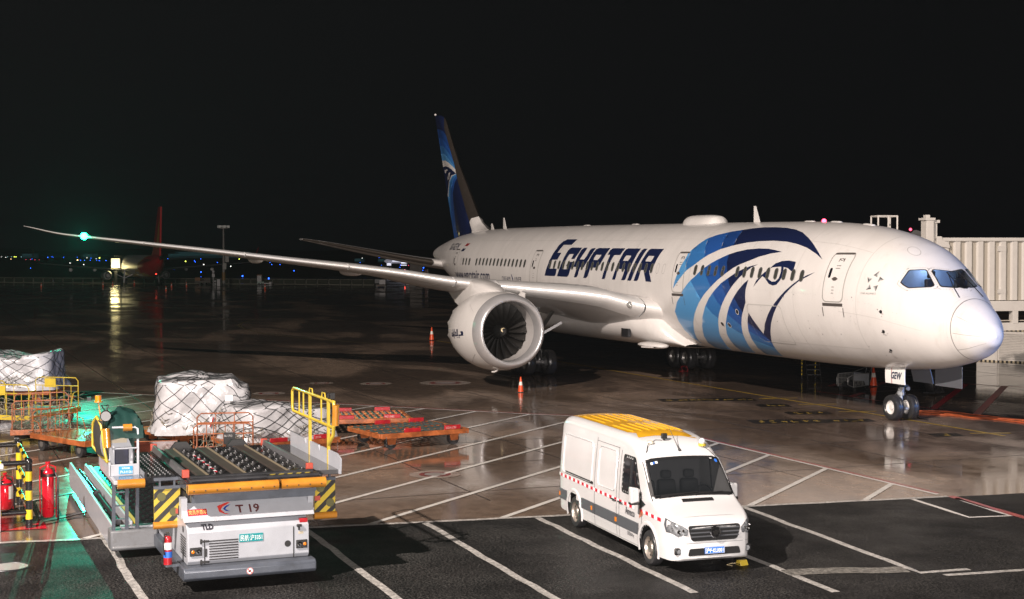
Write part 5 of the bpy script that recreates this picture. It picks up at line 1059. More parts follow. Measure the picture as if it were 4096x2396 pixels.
m = MB(); m.box(-12.35, -8.0, 27.86, 28.34, 2.03, 2.13); bal('side_deck', m, M('deck_grey_wet', (.10, .10, .105), .12, metal=.4), bev=.01)
m = MB(); P = [(-12.45, 2.10), (-12.5, 2.42), (-12.2, 2.5), (-10.9, 2.5), (-10.8, 2.38), (-10.7, 2.5), (-9.7, 2.5), (-9.6, 2.38), (-9.45, 2.5), (-8.1, 2.5), (-8.1, 2.10)]; m.prism(P, 27.82, 27.86, 0, lambda a, b, c: (a, c, b-.06)); bal('white_side_plate', m, GSEW)
# yellow railing
m = MB(); yy = 27.84
m.tube([(-11.95, yy, 3.5), (-8.4, yy, 3.5), (-8.25, yy, 3.42), (-8.25, yy, 3.02), (-8.35, yy, 2.95), (-11.9, yy, 2.95)], .035, 8); m.tube([(-11.95, yy, 3.5), (-12.0, yy, 3.2), (-11.95, yy, 2.98)], .04, 8)
for x in (-8.9, -9.3, -10.9): m.bar((x, yy, 2.98), (x, yy, 3.48), .03)
for x in (-9.9, -11.5): m.bar((x, yy, 2.1), (x, yy, 3.5), .06)
m.tube([(-11.95, yy, 3.2), (-11.9, yy, 2.8), (-11.52, yy, 2.55)], .04, 8)
for x in (-10.0, -11.1): m.tube([(x-.15, yy, 3.53), (x-.12, yy, 3.62), (x+.12, yy, 3.62), (x+.15, yy, 3.53)], .014, 6)
rl = bal('railing', m, YELP, smooth=50)
m = MB(); m.cyl((-12.08, yy, 3.02), (-12.12, yy, 3.45), .075, 14); bal('bumper_roll', m, AMBR, rl, smooth=40)
m = MB(); m.box(-11.85, -11.75, yy-.05, yy+.05, 3.56, 3.68); m.box(-11.62, -11.52, yy-.05, yy+.05, 3.56, 3.66); bal('work_light', m, BLACK, rl)
# engine housing
FR = lambda z: -13.10 if z < 1.18 else -13.10+.30*(z-1.18)/.14
m = MB(); pr = [(-13.02, .50), (-13.10, .58), (-13.10, 1.16), (-12.88, 1.31), (-9.0, 1.31), (-9.0, .50)]; m.prism(pr, 28.68, 31.12, 0, lambda a, b, c: (a, c, b)); hb = bal('engine_housing', m, GSEW, bev=.015)
m = MB(); pr = [(-13.02, 1.36), (-13.06, 1.40), (-12.62, 1.66), (-12.55, 1.66), (-12.5, 1.36)]; pr = [(-13.05, 1.35), (-12.97, 1.45), (-12.70, 1.68), (-12.64, 1.68), (-12.6, 1.35)]; m.prism(pr, 28.55, 31.18, 0, lambda a, b, c: (a, c, b)); hd = bal('hood', m, GSEW, bev=.01)
m = MB(); m.box(-12.85, -12.6, 31.08, 31.2, 1.4, 1.80); m.box(-12.85, -12.6, 28.53, 28.64, 1.4, 1.80); bal('hood_end', m, GSEW, hd)
m = MB(); m.box(-12.6, -8.6, 28.6, 31.1, 1.31, 1.5); m.box(-12.2, -8.6, 28.8, 31.0, 1.5, 1.8); bal('scissor_well', m, M('well_black', (.010, .010, .011), .6), hd)
for y in (30.85, 29.15, 30.1):
    m = MB(); m.cyl((-12.45, y-.16, 1.74), (-12.45, y+.16, 1.74), .085, 14); m.cyl((-12.45, y-.13, 1.74), (-12.45, y-.11, 1.74), .11, 14); m.cyl((-12.45, y+.11, 1.74), (-12.45, y+.13, 1.74), .11, 14); bal('pulley', m, STEEL, smooth=40)
m = MB()
for k in range(9): y = 28.9+.24*k; m.tube([(-12.5, y, 1.9), (-12.45, y+.1, 1.72), (-12.3, y+.3, 1.62)], .012, 5)
bal('hydraulic_hoses', m, DARK, smooth=40)
for k in (0, 1): m = MB(); m.bar((-12.2, 29.3-.12*k, 1.5), (-12.3, 29.4-.12*k, 2.0), .05); bal('strut_rod', m, RUST)
def ft(name, s, y0, z0, size, mat, par, sx=1, x=-13.104, slope=0, bold=0): return text(name, s, lambda u, v: (x+slope*v, y0-u, z0+v), size, mat, par, sx=sx, bold=bold)
m = MB()
for k in range(8): z = .965-.052*k; m.add([(-13.103, 30.70-(.58 if True else 0)*t, z+dz) for t, dz in ((0, -.012), (1, -.012), (1, .012), (0, .012))], [(0, 1, 2, 3)])
for k in range(8):
    mm = MB(); z = .965-.052*k; mm.box(-13.112, -13.09, 30.12, 30.70, z-.012, z+.012); bal('louvre', mm, BLACK, hb, bev=.006)
m = MB(); m.box(-13.112, -13.098, 29.62, 30.10, .90, 1.06); pl = bal('number_plate', m, M('plate_teal', (.0, .20, .22), .35, coat=.3), hb, bev=.003)
ft('plate_lettering', '\u6c11\u822a\u00b7\u6caa3351', 30.085, .935, .125, M('plate_white', (.8, .8, .8), .4), pl, sx=.70, x=-13.116)
mkr = ft('maker_lettering', 'TLD', 30.83, 1.195, .12, M('lettering_dark', (.03, .03, .04), .4), hb, sx=1.05, x=-13.095, slope=.0, bold=.006)
for o in (mkr,):
    for v in o.data.vertices: v.co.x = -13.118+max(0, (v.co.z-1.16))*.22/.15
for y0, y1, amb in ((31.08, 30.84, 1), (28.95, 28.72, -1)):
    m = MB(); m.box(-13.13, -13.095, y1, y0, .69, .86); hl = bal('headlight_box', m, BLACK, hb, bev=.01); cy = (y0+y1)/2
    m = MB(); m.lathe([(.0, .001), (.012, .03), (.0, .052)], (-13.132, cy-.045*amb, .775), (-1, 0, 0), 16); bal('headlight', m, MATS['lamp_reflector'], hl, smooth=50)
    m = MB(); m.lathe([(.0, .001), (.012, .02), (.0, .034)], (-13.132, cy+.06*amb, .775), (-1, 0, 0), 14); bal('indicator', m, MATS['amber_lens'], hl, smooth=50)
m = MB(); m.lathe([(0, .001), (0, .066)], (-13.104, 29.12, .80), (-1, 0, 0), 20); bal('filler_hole', m, BLACK, hb, smooth=0)
m = MB(); m.box(-13.11, -13.09, 28.99, 29.01, .52, 1.14); m.box(-13.11, -13.09, 30.78, 30.80, .52, 1.0); bal('door_gap', m, BLACK, hb)
for z in (.97, .56): m = MB(); m.box(-13.14, -13.09, 30.70, 30.86, z-.02, z+.02); m.box(-13.135, -13.1, 30.84, 30.88, z-.05, z+.05); bal('hinge', m, BLACK, hb, bev=.01)
m = MB(); m.box(-13.108, -13.095, 30.74, 30.78, .66, .82); bal('slot', m, BLACK, hb)
for z0, z1, y0, y1, mt in ((1.20, 1.28, 28.70, 28.86, REDP),): m = MB(); m.box(-13.05, -12.95, y0, y1, z0, z1); bal('tail_light', m, mt, hb)
m = MB(); m.box(-13.16, -13.1, 28.84, 28.94, 1.13, 1.18); m.box(-13.14, -13.1, 28.87, 28.91, 1.06, 1.13); bal('latch', m, BLACK, hb, bev=.01)
m = MB(); m.box(-13.104, -13.1, 28.80, 28.90, .98, 1.03); bal('small_label', m, M('label_tan', (.4, .35, .26), .5), hb)
text('fleet_number', 'T 19', lambda u, v: (-12.97+.27*(.02+v*.80)/.23-.014, 30.12-u, 1.47+v*.80), .23, M('number_brown', (.09, .03, .03), .5), hd, sx=1.1, bold=.006)
def hoodp(y, z): return (-12.97+.27*(z-1.45)/.23-.006, y, z)
m = MB(); m.add([hoodp(31.08, 1.465), hoodp(30.70, 1.465), hoodp(30.70, 1.57), hoodp(31.08, 1.57)], [(0, 1, 2, 3)]); sg = bal('red_notice', m, M('notice_red', (.42, .015, .03), .4), hd, smooth=0)
text('notice_lettering', '\u515a\u5458\u793a\u8303\u8f66', lambda u, v: (lambda p: (p[0]-.004, p[1], p[2]))(hoodp(31.065-u, 1.49+v)), .082, M('notice_yellow', (.7, .5, .15), .5), sg, sx=.88)
m = MB(); m.add([hoodp(*p) for p in ((30.48, 1.60), (30.28, 1.655), (30.20, 1.655), (30.38, 1.58), (30.42, 1.54), (30.36, 1.48), (30.26, 1.455), (30.34, 1.455), (30.46, 1.50))], [tuple(range(9))], 0); m.add([hoodp(*p) for p in ((30.38, 1.55), (30.30, 1.60), (30.20, 1.62), (30.31, 1.565), (30.33, 1.54), (30.24, 1.50), (30.33, 1.51))], [tuple(range(7))], 1); bal('swallow_mark', m, [M('mark_red', (.5, .04, .03), .4), M('mark_blue', (.01, .04, .25), .4)], hd, smooth=0)
# left flank of the housing, bumper
m = MB(); m.prism([(-13.32, .50), (-13.38, .44), (-13.38, .30), (-13.30, .24), (-9.0, .24), (-9.0, .50)], 28.60, 31.24, 0, lambda a, b, c: (a, c, b)); bp_ = bal('front_bumper', m, BEAM, bev=.02)
m = MB(); m.lathe([(0, .001), (0, .07)], (-13.384, 29.95, .37), (-1, 0, 0), 18); m.lathe([(.001, .055), (.001, .068)], (-13.384, 29.95, .37), (-1, 0, 0), 18, 1); m.box(-13.388, -13.386, 29.93, 29.98, .35, .39, 2); m.bar((-13.388, 29.99, .41), (-13.388, 29.91, .33), .004, .014, 1); bal('warning_sticker', m, [M('sticker_white', (.7, .7, .7), .5), REDP, BLACK], bp_, smooth=0)
m = MB()
for k in range(8): z = 1.0-.05*k; m.box(-12.9, -12.3, 31.12, 31.128, z-.012, z+.012)
m.lathe([(.008, .001), (.008, .07)], (-12.6, 31.12, 1.15), (0, 1, 0), 14); tag(bal('side_louvres', m, BLACK, hb), kind='stuff')
m = MB(); m.cyl((-12.75, 31.45, .50), (-12.75, 31.45, 1.0), .085, 16); m.sphere((-12.75, 31.45, 1.0), .083, 14, 6); m.box(-12.8, -12.6, 31.2, 31.5, .45, .5, 1); fe = bal('fire_extinguisher', m, [REDP, BEAM], smooth=50)
m = MB(); m.tube([(-12.75, 31.45, 1.08), (-12.80, 31.52, 1.12), (-12.84, 31.55, .9), (-12.83, 31.53, .7)], .015, 6); m.box(-12.79, -12.71, 31.42, 31.48, 1.06, 1.13); bal('hose', m, BLACK, fe); m = MB(); m.lathe([(0, .087), (.14, .087)], (-12.75, 31.45, .8), (0, 0, 1), 16); m.lathe([(-.16, .0868), (-.04, .0868)], (-12.75, 31.45, .8), (0, 0, 1), 16, 1); bal('label', m, [M('sticker_white', (.7, .7, .7), .5), M('sticker_blue', (.02, .12, .5), .5)], fe, smooth=50)
for x in (-12.2, -9.6):
    for y in (28.95, 30.9): m = MB(); m.cyl((x, y-.13, .32), (x, y+.13, .32), .32, 20); m.cyl((x, y-.14, .32), (x, y+.14, .32), .17, 14, 1); bal('wheel', m, [TYRE, RIMD], smooth=40)
# main platform, lowered
m = MB(); m.box(-8.85, .6, 28.3, 31.45, .30, .62); mp_ = bal('main_platform', m, DECK, bev=.01)
me = None
for i in range(34):
    for j in range(6):
        x = -8.7+.27*i; y = 31.3-.26*j-(.13 if i % 2 else 0)
        if me is None: mm = MB(); mm.cyl((0, -.05, 0), (0, .05, 0), .04, 8); o = bal('deck_roller', mm, M('roller_black_wet', (.03, .03, .032), .12, metal=.6), mp_, smooth=40); me = o.data
        else: o = link('deck_roller', me, mp_)
        o.location = (x, y, .625)
m = MB(); m.prism([(-9.0, .12), (-9.0, .66), (.62, .78), (.72, .70), (.72, .25), (.5, .12)], 32.02, 32.08, 0, lambda a, b, c: (a, c, b)); m.box(-8.9, .6, 31.62, 31.68, .4, .72); sp = bal('white_side_panel', m, GSEW, bev=.01)
m = MB(); m.box(-8.8, .5, 31.50, 31.58, .5, .68); bal('yellow_beam', m, YELP, sp)
m = MB(); m.cyl((-8.4, 31.86, .62), (-4.2, 31.86, .62), .06, 14); m.cyl((-4.2, 31.86, .62), (.2, 31.86, .62), .045, 14, 1); m.cyl((-4.3, 31.86, .62), (-4.1, 31.86, .62), .10, 14); bal('cylinder', m, [DARK, M('chrome', (.8, .8, .82), .12, metal=1)], sp, smooth=40)
m = MB(); m.box(-9.45, -8.9, 31.15, 32.16, .18, .62); m.box(-9.5, -9.3, 31.18, 32.14, .2, .30); fb__ = bal('frame_end', m, M('frame_grey', (.12, .125, .135), .45, dirt=.4), bev=.04)
m = MB(); m.box(-9.2, -8.95, 31.2, 31.9, .62, .66); bal('foot_plate', m, GSEW, fb__)
for y in (32.08, 31.80, 31.58): m = MB(); m.bar((-9.3, y, .6), (-9.45, y, 2.05), .07, .10); bal('mast_post', m, BEAM, fb__)
for k in range(4): m = MB(); m.bar((-9.31-.02*k, 32.08, .85+.3*k), (-9.31-.02*k, 31.80, .85+.3*k), .05, .03); bal('rung', m, BEAM, fb__)
# operator station
m = MB(); m.box(-11.75, -9.3, 31.74, 32.36, 1.98, 2.06); m.prism([(-11.1, 2.06), (-11.1, 2.32), (-9.4, 2.75), (-9.3, 2.06)], 32.33, 32.38, 0, lambda a, b, c: (a, c, b)); st = bal('operator_platform', m, GSEW, bev=.01)
m = MB(); m.cyl((-11.82, 32.30, 2.0), (-11.82, 31.76, 2.0), .095, 16); bal('bumper_roll', m, AMBR, st, smooth=40)
m = MB(); m.box(-11.7, -11.15, 31.78, 32.3, 2.065, 2.075); bal('step_plate', m, M('step_blue_grey', (.09, .12, .17), .15, metal=.3), st)
m = MB(); m.box(-11.1, -11.04, 31.76, 32.36, 2.06, 2.30); lp = bal('lower_panel', m, GSEW, st, bev=.01)
m = MB(); m.box(-11.112, -11.10, 31.90, 32.18, 2.10, 2.26); bp2 = bal('number_plate', m, M('plate_light_blue', (.02, .25, .50), .35, coat=.3), lp, bev=.003)
text('plate_lettering', '\u6caaL3-01261', lambda u, v: (-11.116, 32.165-u, 2.12+v), .07, MATS['plate_white'], lp, sx=.80); text('plate_lettering', '\u673a\u573a\u5730\u9762', lambda u, v: (-11.116, 32.12-u, 2.205+v), .045, MATS['plate_white'], lp, sx=.9)
m = MB(); m.hexa([(-10.95, 31.86, 2.06), (-10.2, 31.86, 2.06), (-10.2, 32.34, 2.06), (-10.95, 32.34, 2.06), (-10.80, 31.86, 2.95), (-10.2, 31.86, 2.95), (-10.2, 32.34, 2.95), (-10.80, 32.34, 2.95)]); cs = bal('control_console', m, GSEW, bev=.015)
m = MB(); m.box(-10.93, -10.85, 31.95, 32.24, 2.28, 2.62); bal('console_recess', m, M('recess_navy', (.01, .012, .03), .3), cs, bev=.02)  # raised block coloured dark to stand in for a shaded console recess
m = MB(); m.box(-10.86, -10.80, 31.98, 32.30, 2.72, 2.82); bal('console_label', m, M('label_tan', (.4, .35, .26), .5), cs)
m = MB(); m.tube([(-11.05, 31.78, 2.3), (-11.02, 31.78, 3.02), (-11.0, 31.84, 3.05), (-11.0, 32.3, 3.06)], .028, 6); m.tube([(-11.05, 31.80, 2.62), (-11.05, 32.3, 2.62)], .02, 6); m.tube([(-10.3, 31.78, 2.1), (-10.3, 31.78, 3.02), (-11.0, 31.78, 3.03)], .022, 6); fr_ = bal('station_frame', m, GSEW, smooth=50)
m = MB(); m.cyl((-11.03, 32.08, 3.05), (-11.03, 31.90, 3.05), .075, 14); bal('bumper_roll', m, AMBR, fr_, smooth=40); m = MB(); m.cyl((-11.1, 32.40, 2.66), (-11.05, 32.42, 3.05), .075, 14); bal('bumper_roll', m, AMBR, fr_, smooth=40)
m = MB(); m.tube([(-11.0, 32.40, 2.35), (-11.0, 32.45, 2.6), (-10.9, 32.5, 3.1), (-10.6, 32.56, 3.25)], .03, 8); m.tube([(-11.0, 32.38, 2.35), (-10.5, 32.5, 2.45), (-10.2, 32.6, 2.6), (-10.3, 32.6, 3.1), (-10.6, 32.56, 3.25)], .03, 8); yf = bal('yellow_arm_frame', m, YELP, smooth=50)
m = MB(); R = []
for i in range(9):
    t = i/8; R.append([(-10.95+.7*t, 32.47+.1*sin(pi*t)+.06*sin(pi*j/8)+.01*sin(7*j+5*t), 2.45+.75*j/8+.12*t*(1-j/8)) for j in range(9)])
m.grid(R); bal('black_mesh_guard', m, M('black_net', (.02, .018, .015), .7, bump=1, bscale=60), yf, smooth=60)
m = MB(); R = []; random.seed(11)   # green tarpaulin over the controls
for i in range(17):
    row = []
    for j in range(17):
        u, v = i/16*2-1, j/16*2-1; r = max(abs(u), abs(v)); n_ = noise.noise(Vector((u*2.2, v*2.2, 3)))
        z = 3.02+.38*(1-r**2.2)+.10*n_; x = -10.55+u*.52; y = 32.02+v*.40
        if r > .85: z -= (r-.85)*1.1*(1.2+n_); 
        row.append((x, y, z))
    R.append(row)
m.grid(R); TARP = M('green_tarpaulin_wet', (.010, .034, .030), .30, coat=.15, bump=.2, bscale=9); bal('tarpaulin', m, TARP, cs, smooth=40)
m = MB(); R = [[(-10.98+.12*i/6+.03*sin(4*j), 31.76-.03*sin(3*i), 3.0-.55*j/6*(1-.3*i/6)) for j in range(7)] for i in range(7)]; R = [[(-10.99+.015*sin(5*j+i), 31.98-.14*i/6, 3.0-(.15+.35*i/6)*j/6) for j in range(7)] for i in range(7)]; m.grid(R); bal('tarpaulin_flap', m, TARP, cs, smooth=40, recalc=False)
m = MB(); m.lathe([(0, .001), (0, .10), (.04, .115), (.12, .12), (.16, .06), (.17, .001)], (-11.0, 32.42, 3.30), (1, -.1, -.1), 20); m.tube([(-10.95, 32.42, 3.40), (-10.93, 32.50, 3.52), (-10.93, 32.36, 3.52), (-10.95, 32.40, 3.40)], .018, 6); wlm = bal('work_lamp', m, BLACK, smooth=50); m = MB(); m.lathe([(-.004, .001), (-.004, .10)], (-11.0, 32.42, 3.30), (1, -.1, -.1), 20); bal('lamp_glass', m, M('lamp_glass_grey', (.06, .06, .065), .4), wlm, smooth=0)
m = MB(); m.cyl((-10.9, 32.5, 3.2), (-10.85, 32.55, 3.60), .015, 6); m.cyl((-10.85, 32.55, 3.58), (-10.85, 32.55, 3.61), .09, 14); bc = bal('beacon_pole', m, AMBR, smooth=40); m = MB(); m.cyl((-10.85, 32.55, 3.61), (-10.85, 32.55, 3.72), .065, 14); bal('amber_beacon', m, M('amber_dome', (.75, .20, .01), .15, coat=1), bc, smooth=40)
m = MB(); m.box(-10.92, -10.84, 32.70, 32.78, 3.62, 3.70); bal('small_camera', m, BLACK, bc)
m = MB()
for y in (31.98, 31.90, 31.82): m.tube([(-9.9, y, 2.4), (-9.9, y, 3.62), (-9.75, y, 3.68), (-9.65, y, 3.62), (-9.65, y, 3.3)], .022, 6)
m.box(-9.95, -9.6, 31.75, 32.3, 3.18, 3.26); bal('lever_posts', m, BEAM, smooth=50)
rebase(ld, (-10.5, 30.0, 0))

# ---------------------------------------------------------------- dollies, carts and netted cargo
def roller_dolly(label, loc, rz, L=3.35, W=2.65, plate=None, num='', chain=True, zt=.56, rollers=True):
    t = thing('pallet_dolly', label, 'dolly', loc, rz, 'orange pallet dollies'); hx, hy = L/2, W/2
    m = MB()
    for y in (-hy, hy): m.box(-hx, hx, y-.05, y+.05, zt-.17, zt)
    for x in (-hx, hx): m.box(x-.05, x+.05, -hy+.05, hy-.05, zt-.16, zt-.005)
    m.box(-hx+.05, hx-.05, -.09, .09, zt-.14, zt-.003)
    fr = obj('frame', m, RUST, t, bev=.012)
    for y in (-hy*.55, hy*.55): m = MB(); m.box(-hx+.05, hx-.05, y-.035, y+.035, zt-.12, zt-.006); obj('rail', m, ORNG, fr, bev=.008)
    if rollers:
        me = None; n = int(L/.24)
        for j, (y0, y1) in enumerate(((-hy*.93, -.12), (.12, hy*.93))):
            for i in range(n):
                x = -hx+.2+(L-.4)*i/(n-1)
                if me is None: mm = MB(); mm.cyl((0, -.54, 0), (0, .54, 0), .058, 10); o = obj('roller', mm, M('roller_grey', (.10, .10, .105), .35, metal=.6, var=.3), t, smooth=40); me = o.data
                else: o = link('roller', me, t)
                o.location = (x, (y0+y1)/2, zt-.035)
    else: m = MB(); m.box(-hx+.06, hx-.06, -hy+.06, hy-.06, zt-.05, zt-.01); obj('deck', m, RUST, t)
    for x in (-hx*.72, hx*.72):
        for y in (-hy*.8, hy*.8):
            m = MB(); m.cyl((x, y-.07, .21), (x, y+.07, .21), .21, 18); m.cyl((x, y-.08, .21), (x, y+.08, .21), .1, 10, 1); w_ = obj('wheel', m, [TYRE, RIMD], t, smooth=40)
            m = MB(); m.hexa([(x-.14, y-.12, .16), (x+.14, y-.12, .16), (x+.14, y-.09, .16), (x-.14, y-.09, .16), (x-.18, y-.12, zt-.16), (x+.18, y-.12, zt-.16), (x+.18, y-.09, zt-.16), (x-.18, y-.09, zt-.16)]); m.hexa([(x-.14, y+.09, .16), (x+.14, y+.09, .16), (x+.14, y+.12, .16), (x-.14, y+.12, .16), (x-.18, y+.09, zt-.16), (x+.18, y+.09, zt-.16), (x+.18, y+.12, zt-.16), (x-.18, y+.12, zt-.16)]); obj('fork', m, RUST, w_)
    for x, y, w_, tall in ((-hx*.3, -hy, .62, .14), (hx*.62, -hy, .62, .15), (-hx*.2, hy, .6, .14), (hx*.6, hy, .6, .14)):
        m = MB(); m.box(x-w_/2, x+w_/2, y-.05, y+.02, zt, zt+tall); obj('stop_flap', m, REDP, fr, bev=.015)
    if num:
        text('dolly_lettering', num, lambda u, v: (hx*.62-.28+u, -hy-.055, zt+.03+v), .11, M('stencil_pink', (.6, .35, .33), .5), fr, sx=.75)
    if chain:
        for x in (hx-.12, -hx+.15):
            m = MB()
            for k in range(8): c = Vector((x, -hy-.06, zt-.12-.045*k)); a = .012 if k % 2 else .022; b = .022 if k % 2 else .012; m.tube([c+Vector((a, 0, .02)), c+Vector((0, b*.0, -.02)), c+Vector((-a, 0, .02))], .006, 4)
            tag(obj('chain', m, DARK, fr), kind='stuff')
    m = MB(); m.bar((hx, 0, zt-.1), (hx+.6, 0, .25), .06); m.tube([(hx+.6, .06, .25), (hx+.72, 0, .25), (hx+.6, -.06, .25)], .02, 6); obj('tow_bar', m, RUST, t)
    return t
roller_dolly('empty orange roller dolly nearest the van, front one of the pair right of the loader', (6.62, 20.18, 0), radians(-81), num='2020A-5750')
roller_dolly('empty orange roller dolly behind the other, marked WL1-0482', (11.0, 20.75, 0), radians(-100), L=3.7, num='WL1-0482')
roller_dolly('rusty dolly carrying the tallest netted cargo pile', (9.35, 26.95, 0), radians(-72), L=3.3, W=2.9, rollers=False)
roller_dolly('rusty dolly carrying the low netted cargo pile behind the loader', (5.75, 25.05, 0), radians(-77.5), L=3.4, W=2.6, rollers=False, num='2019A')
PLAS = M('white_plastic_wrap', (.43, .43, .45), .25, coat=.45, var=.16, vscale=1.6, bump=.9, bscale=6, dirt=.10, dirtcol=(.25, .25, .26))
NET = M('cargo_net_cord', (.018, .02, .022), .7); NETG = M('old_net_rope', (.17, .155, .12), .8, var=.5, vscale=20)
def cargo(label, loc, rz, S, H, z0=.58, seed=0, n_prof=None, nets=12, sag=True, tops=None):
    """netted pile: superellipse column with bulging bags at the foot; S=(half x, half y)"""
    t = thing('cargo_pile', label, 'cargo', loc, rz, 'white cargo piles under nets')
    def surf(phi, s, off=0):
        # s 0..1 : up the side until .62, then over the top to the middle
        c, q = cos(phi), sin(phi); n = 5.5; R = (abs(c/S[0])**n+abs(q/S[1])**n)**(-1/n)
        h = H if not tops else tops(c*R, q*R)
        if s < .62: k = s/.62; r = R*(1-.05*k)+.10*(1-k)**3; z = z0+(h-z0-.12)*k
        else:
            k = (s-.62)/.38; r = R*.95*(1-k) if k > .12 else R*.95*(1-k*k*8*.12)*(1 if True else 0); rr = R*.95
            if k < .15: a = k/.15*pi/2; r = rr-.12+.12*cos(a); z = h-.12+.12*sin(a)
            else: r = (rr-.12)*(1-(k-.15)/.85); hh = h if not tops else tops(c*r, q*r); z = hh
        p = Vector((c*r, q*r, z)); lo = max(0, 1-(z-z0)/(h*.45)) if s < .62 else 0
        nn = noise.noise(Vector((p.x*1.1+seed, p.y*1.1, p.z*1.3)))*.09+noise.noise(Vector((p.x*3.1+seed, p.y*3.1, p.z*3)))*.035*(1+1.6*lo)
        cell = noise.voronoi(Vector((p.x*1.5+seed, p.y*1.5, p.z*1.9)))[0]; bag = (.14-cell[0]*.22)*(.35+.9*lo)
        d = Vector((c, q, .0)) if s < .62 else Vector((c*.3, q*.3, 1)); d.normalize()
        return p+d*(nn+bag*(1 if s < .66 else .45)+off)
    m = MB(); NP, NS_ = 120, 46
    m.grid([[surf(2*pi*i/NP, j/NS_) for i in range(NP)] for j in range(NS_+1)], wrap=True); obj('wrapped_load', m, PLAS, t, smooth=35)
    m = MB(); per = 2*(S[0]+S[1])*2; N = nets; K = 30; random.seed(seed+1)
    for sg in (1, -1):
        for i in range(N):
            pts = []; ph = 2*pi*i/N; jt = random.uniform(-.1, .1)
            for k in range(K+1):
                s = .10+.86*k/K; pts.append(surf(ph+jt+sg*(s-.1)*2.0*(1 if s < .62 else .75)+.05*sin(9*s+i), s, .016))
            m.tube(pts, .0125, 3, caps=False)
    tag(obj('net', m, NET, t, smooth=0), kind='stuff')
    m = MB()    # slack rope bunched along the middle of the sides
    for i in range(90):
        ph = random.uniform(0, 2*pi); s0 = random.uniform(.06, .34)+.07*sin(ph*3+seed); pts = []
        l = random.uniform(.08, .22); w_ = random.uniform(-.06, .06)
        for k in range(7): a = k/6; pts.append(surf(ph+l*a, s0+w_*a-.05*sin(pi*a)*random.uniform(.4, 1.3), .03+.02*random.random()))
        m.tube(pts, .012, 3, caps=False)
    tag(obj('slack_rope', m, NETG, t, smooth=0), kind='stuff')
    return t
c1 = cargo('tallest white plastic-wrapped cargo pile under a black net behind the loader', (8.6, 26.9, 0), radians(-10), (1.5, 1.62), 2.32, seed=2, nets=15, tops=lambda x, y: 2.36+.20*max(0, 1-((x-.9)**2+(y-.4)**2)/.9)-(.32 if (y < -1.0) else 0)*min(1, (-1.0-y)*4 if y < -1 else 0))
m = MB(); m.box(-1.68, -1.66, -.55, -.3, 1.7, 1.9); o = obj('paper_tag', m, M('paper_white', (.75, .75, .72), .7), c1); o.location = (-.0, -.4, 0)
m = MB(); m.box(-.04, .04, -.02, .02, 0, .34); o = obj('red_strap', m, M('strap_red', (.35, .03, .03), .6), c1); o.location = (-1.62, -.2, .85); o.rotation_euler = (.4, 0, .1)
c2 = cargo('lower spread-out white cargo pile with slack rope right behind the loader deck', (5.9, 24.95, 0), radians(12.5), (1.22, 1.72), 1.7, z0=.56, seed=9, nets=16, tops=lambda x, y: 1.66-.16*max(0, -y)+.05*sin(3*y) if y > -1.2 else 1.45)
cargo('white cargo pile cut by the left edge behind the yellow cart', (26.4, 32.1, 0), radians(-20), (1.65, 2.1), 2.2, z0=.7, seed=17, nets=15, tops=lambda x, y: 2.14+.10*sin(2*y)+(.1 if y < -.9 else 0))
roller_dolly('dolly under the cargo at the far left behind the yellow cart', (26.4, 32.1, 0), radians(-110), L=4.0, W=3.0, rollers=False, zt=.66, chain=False)
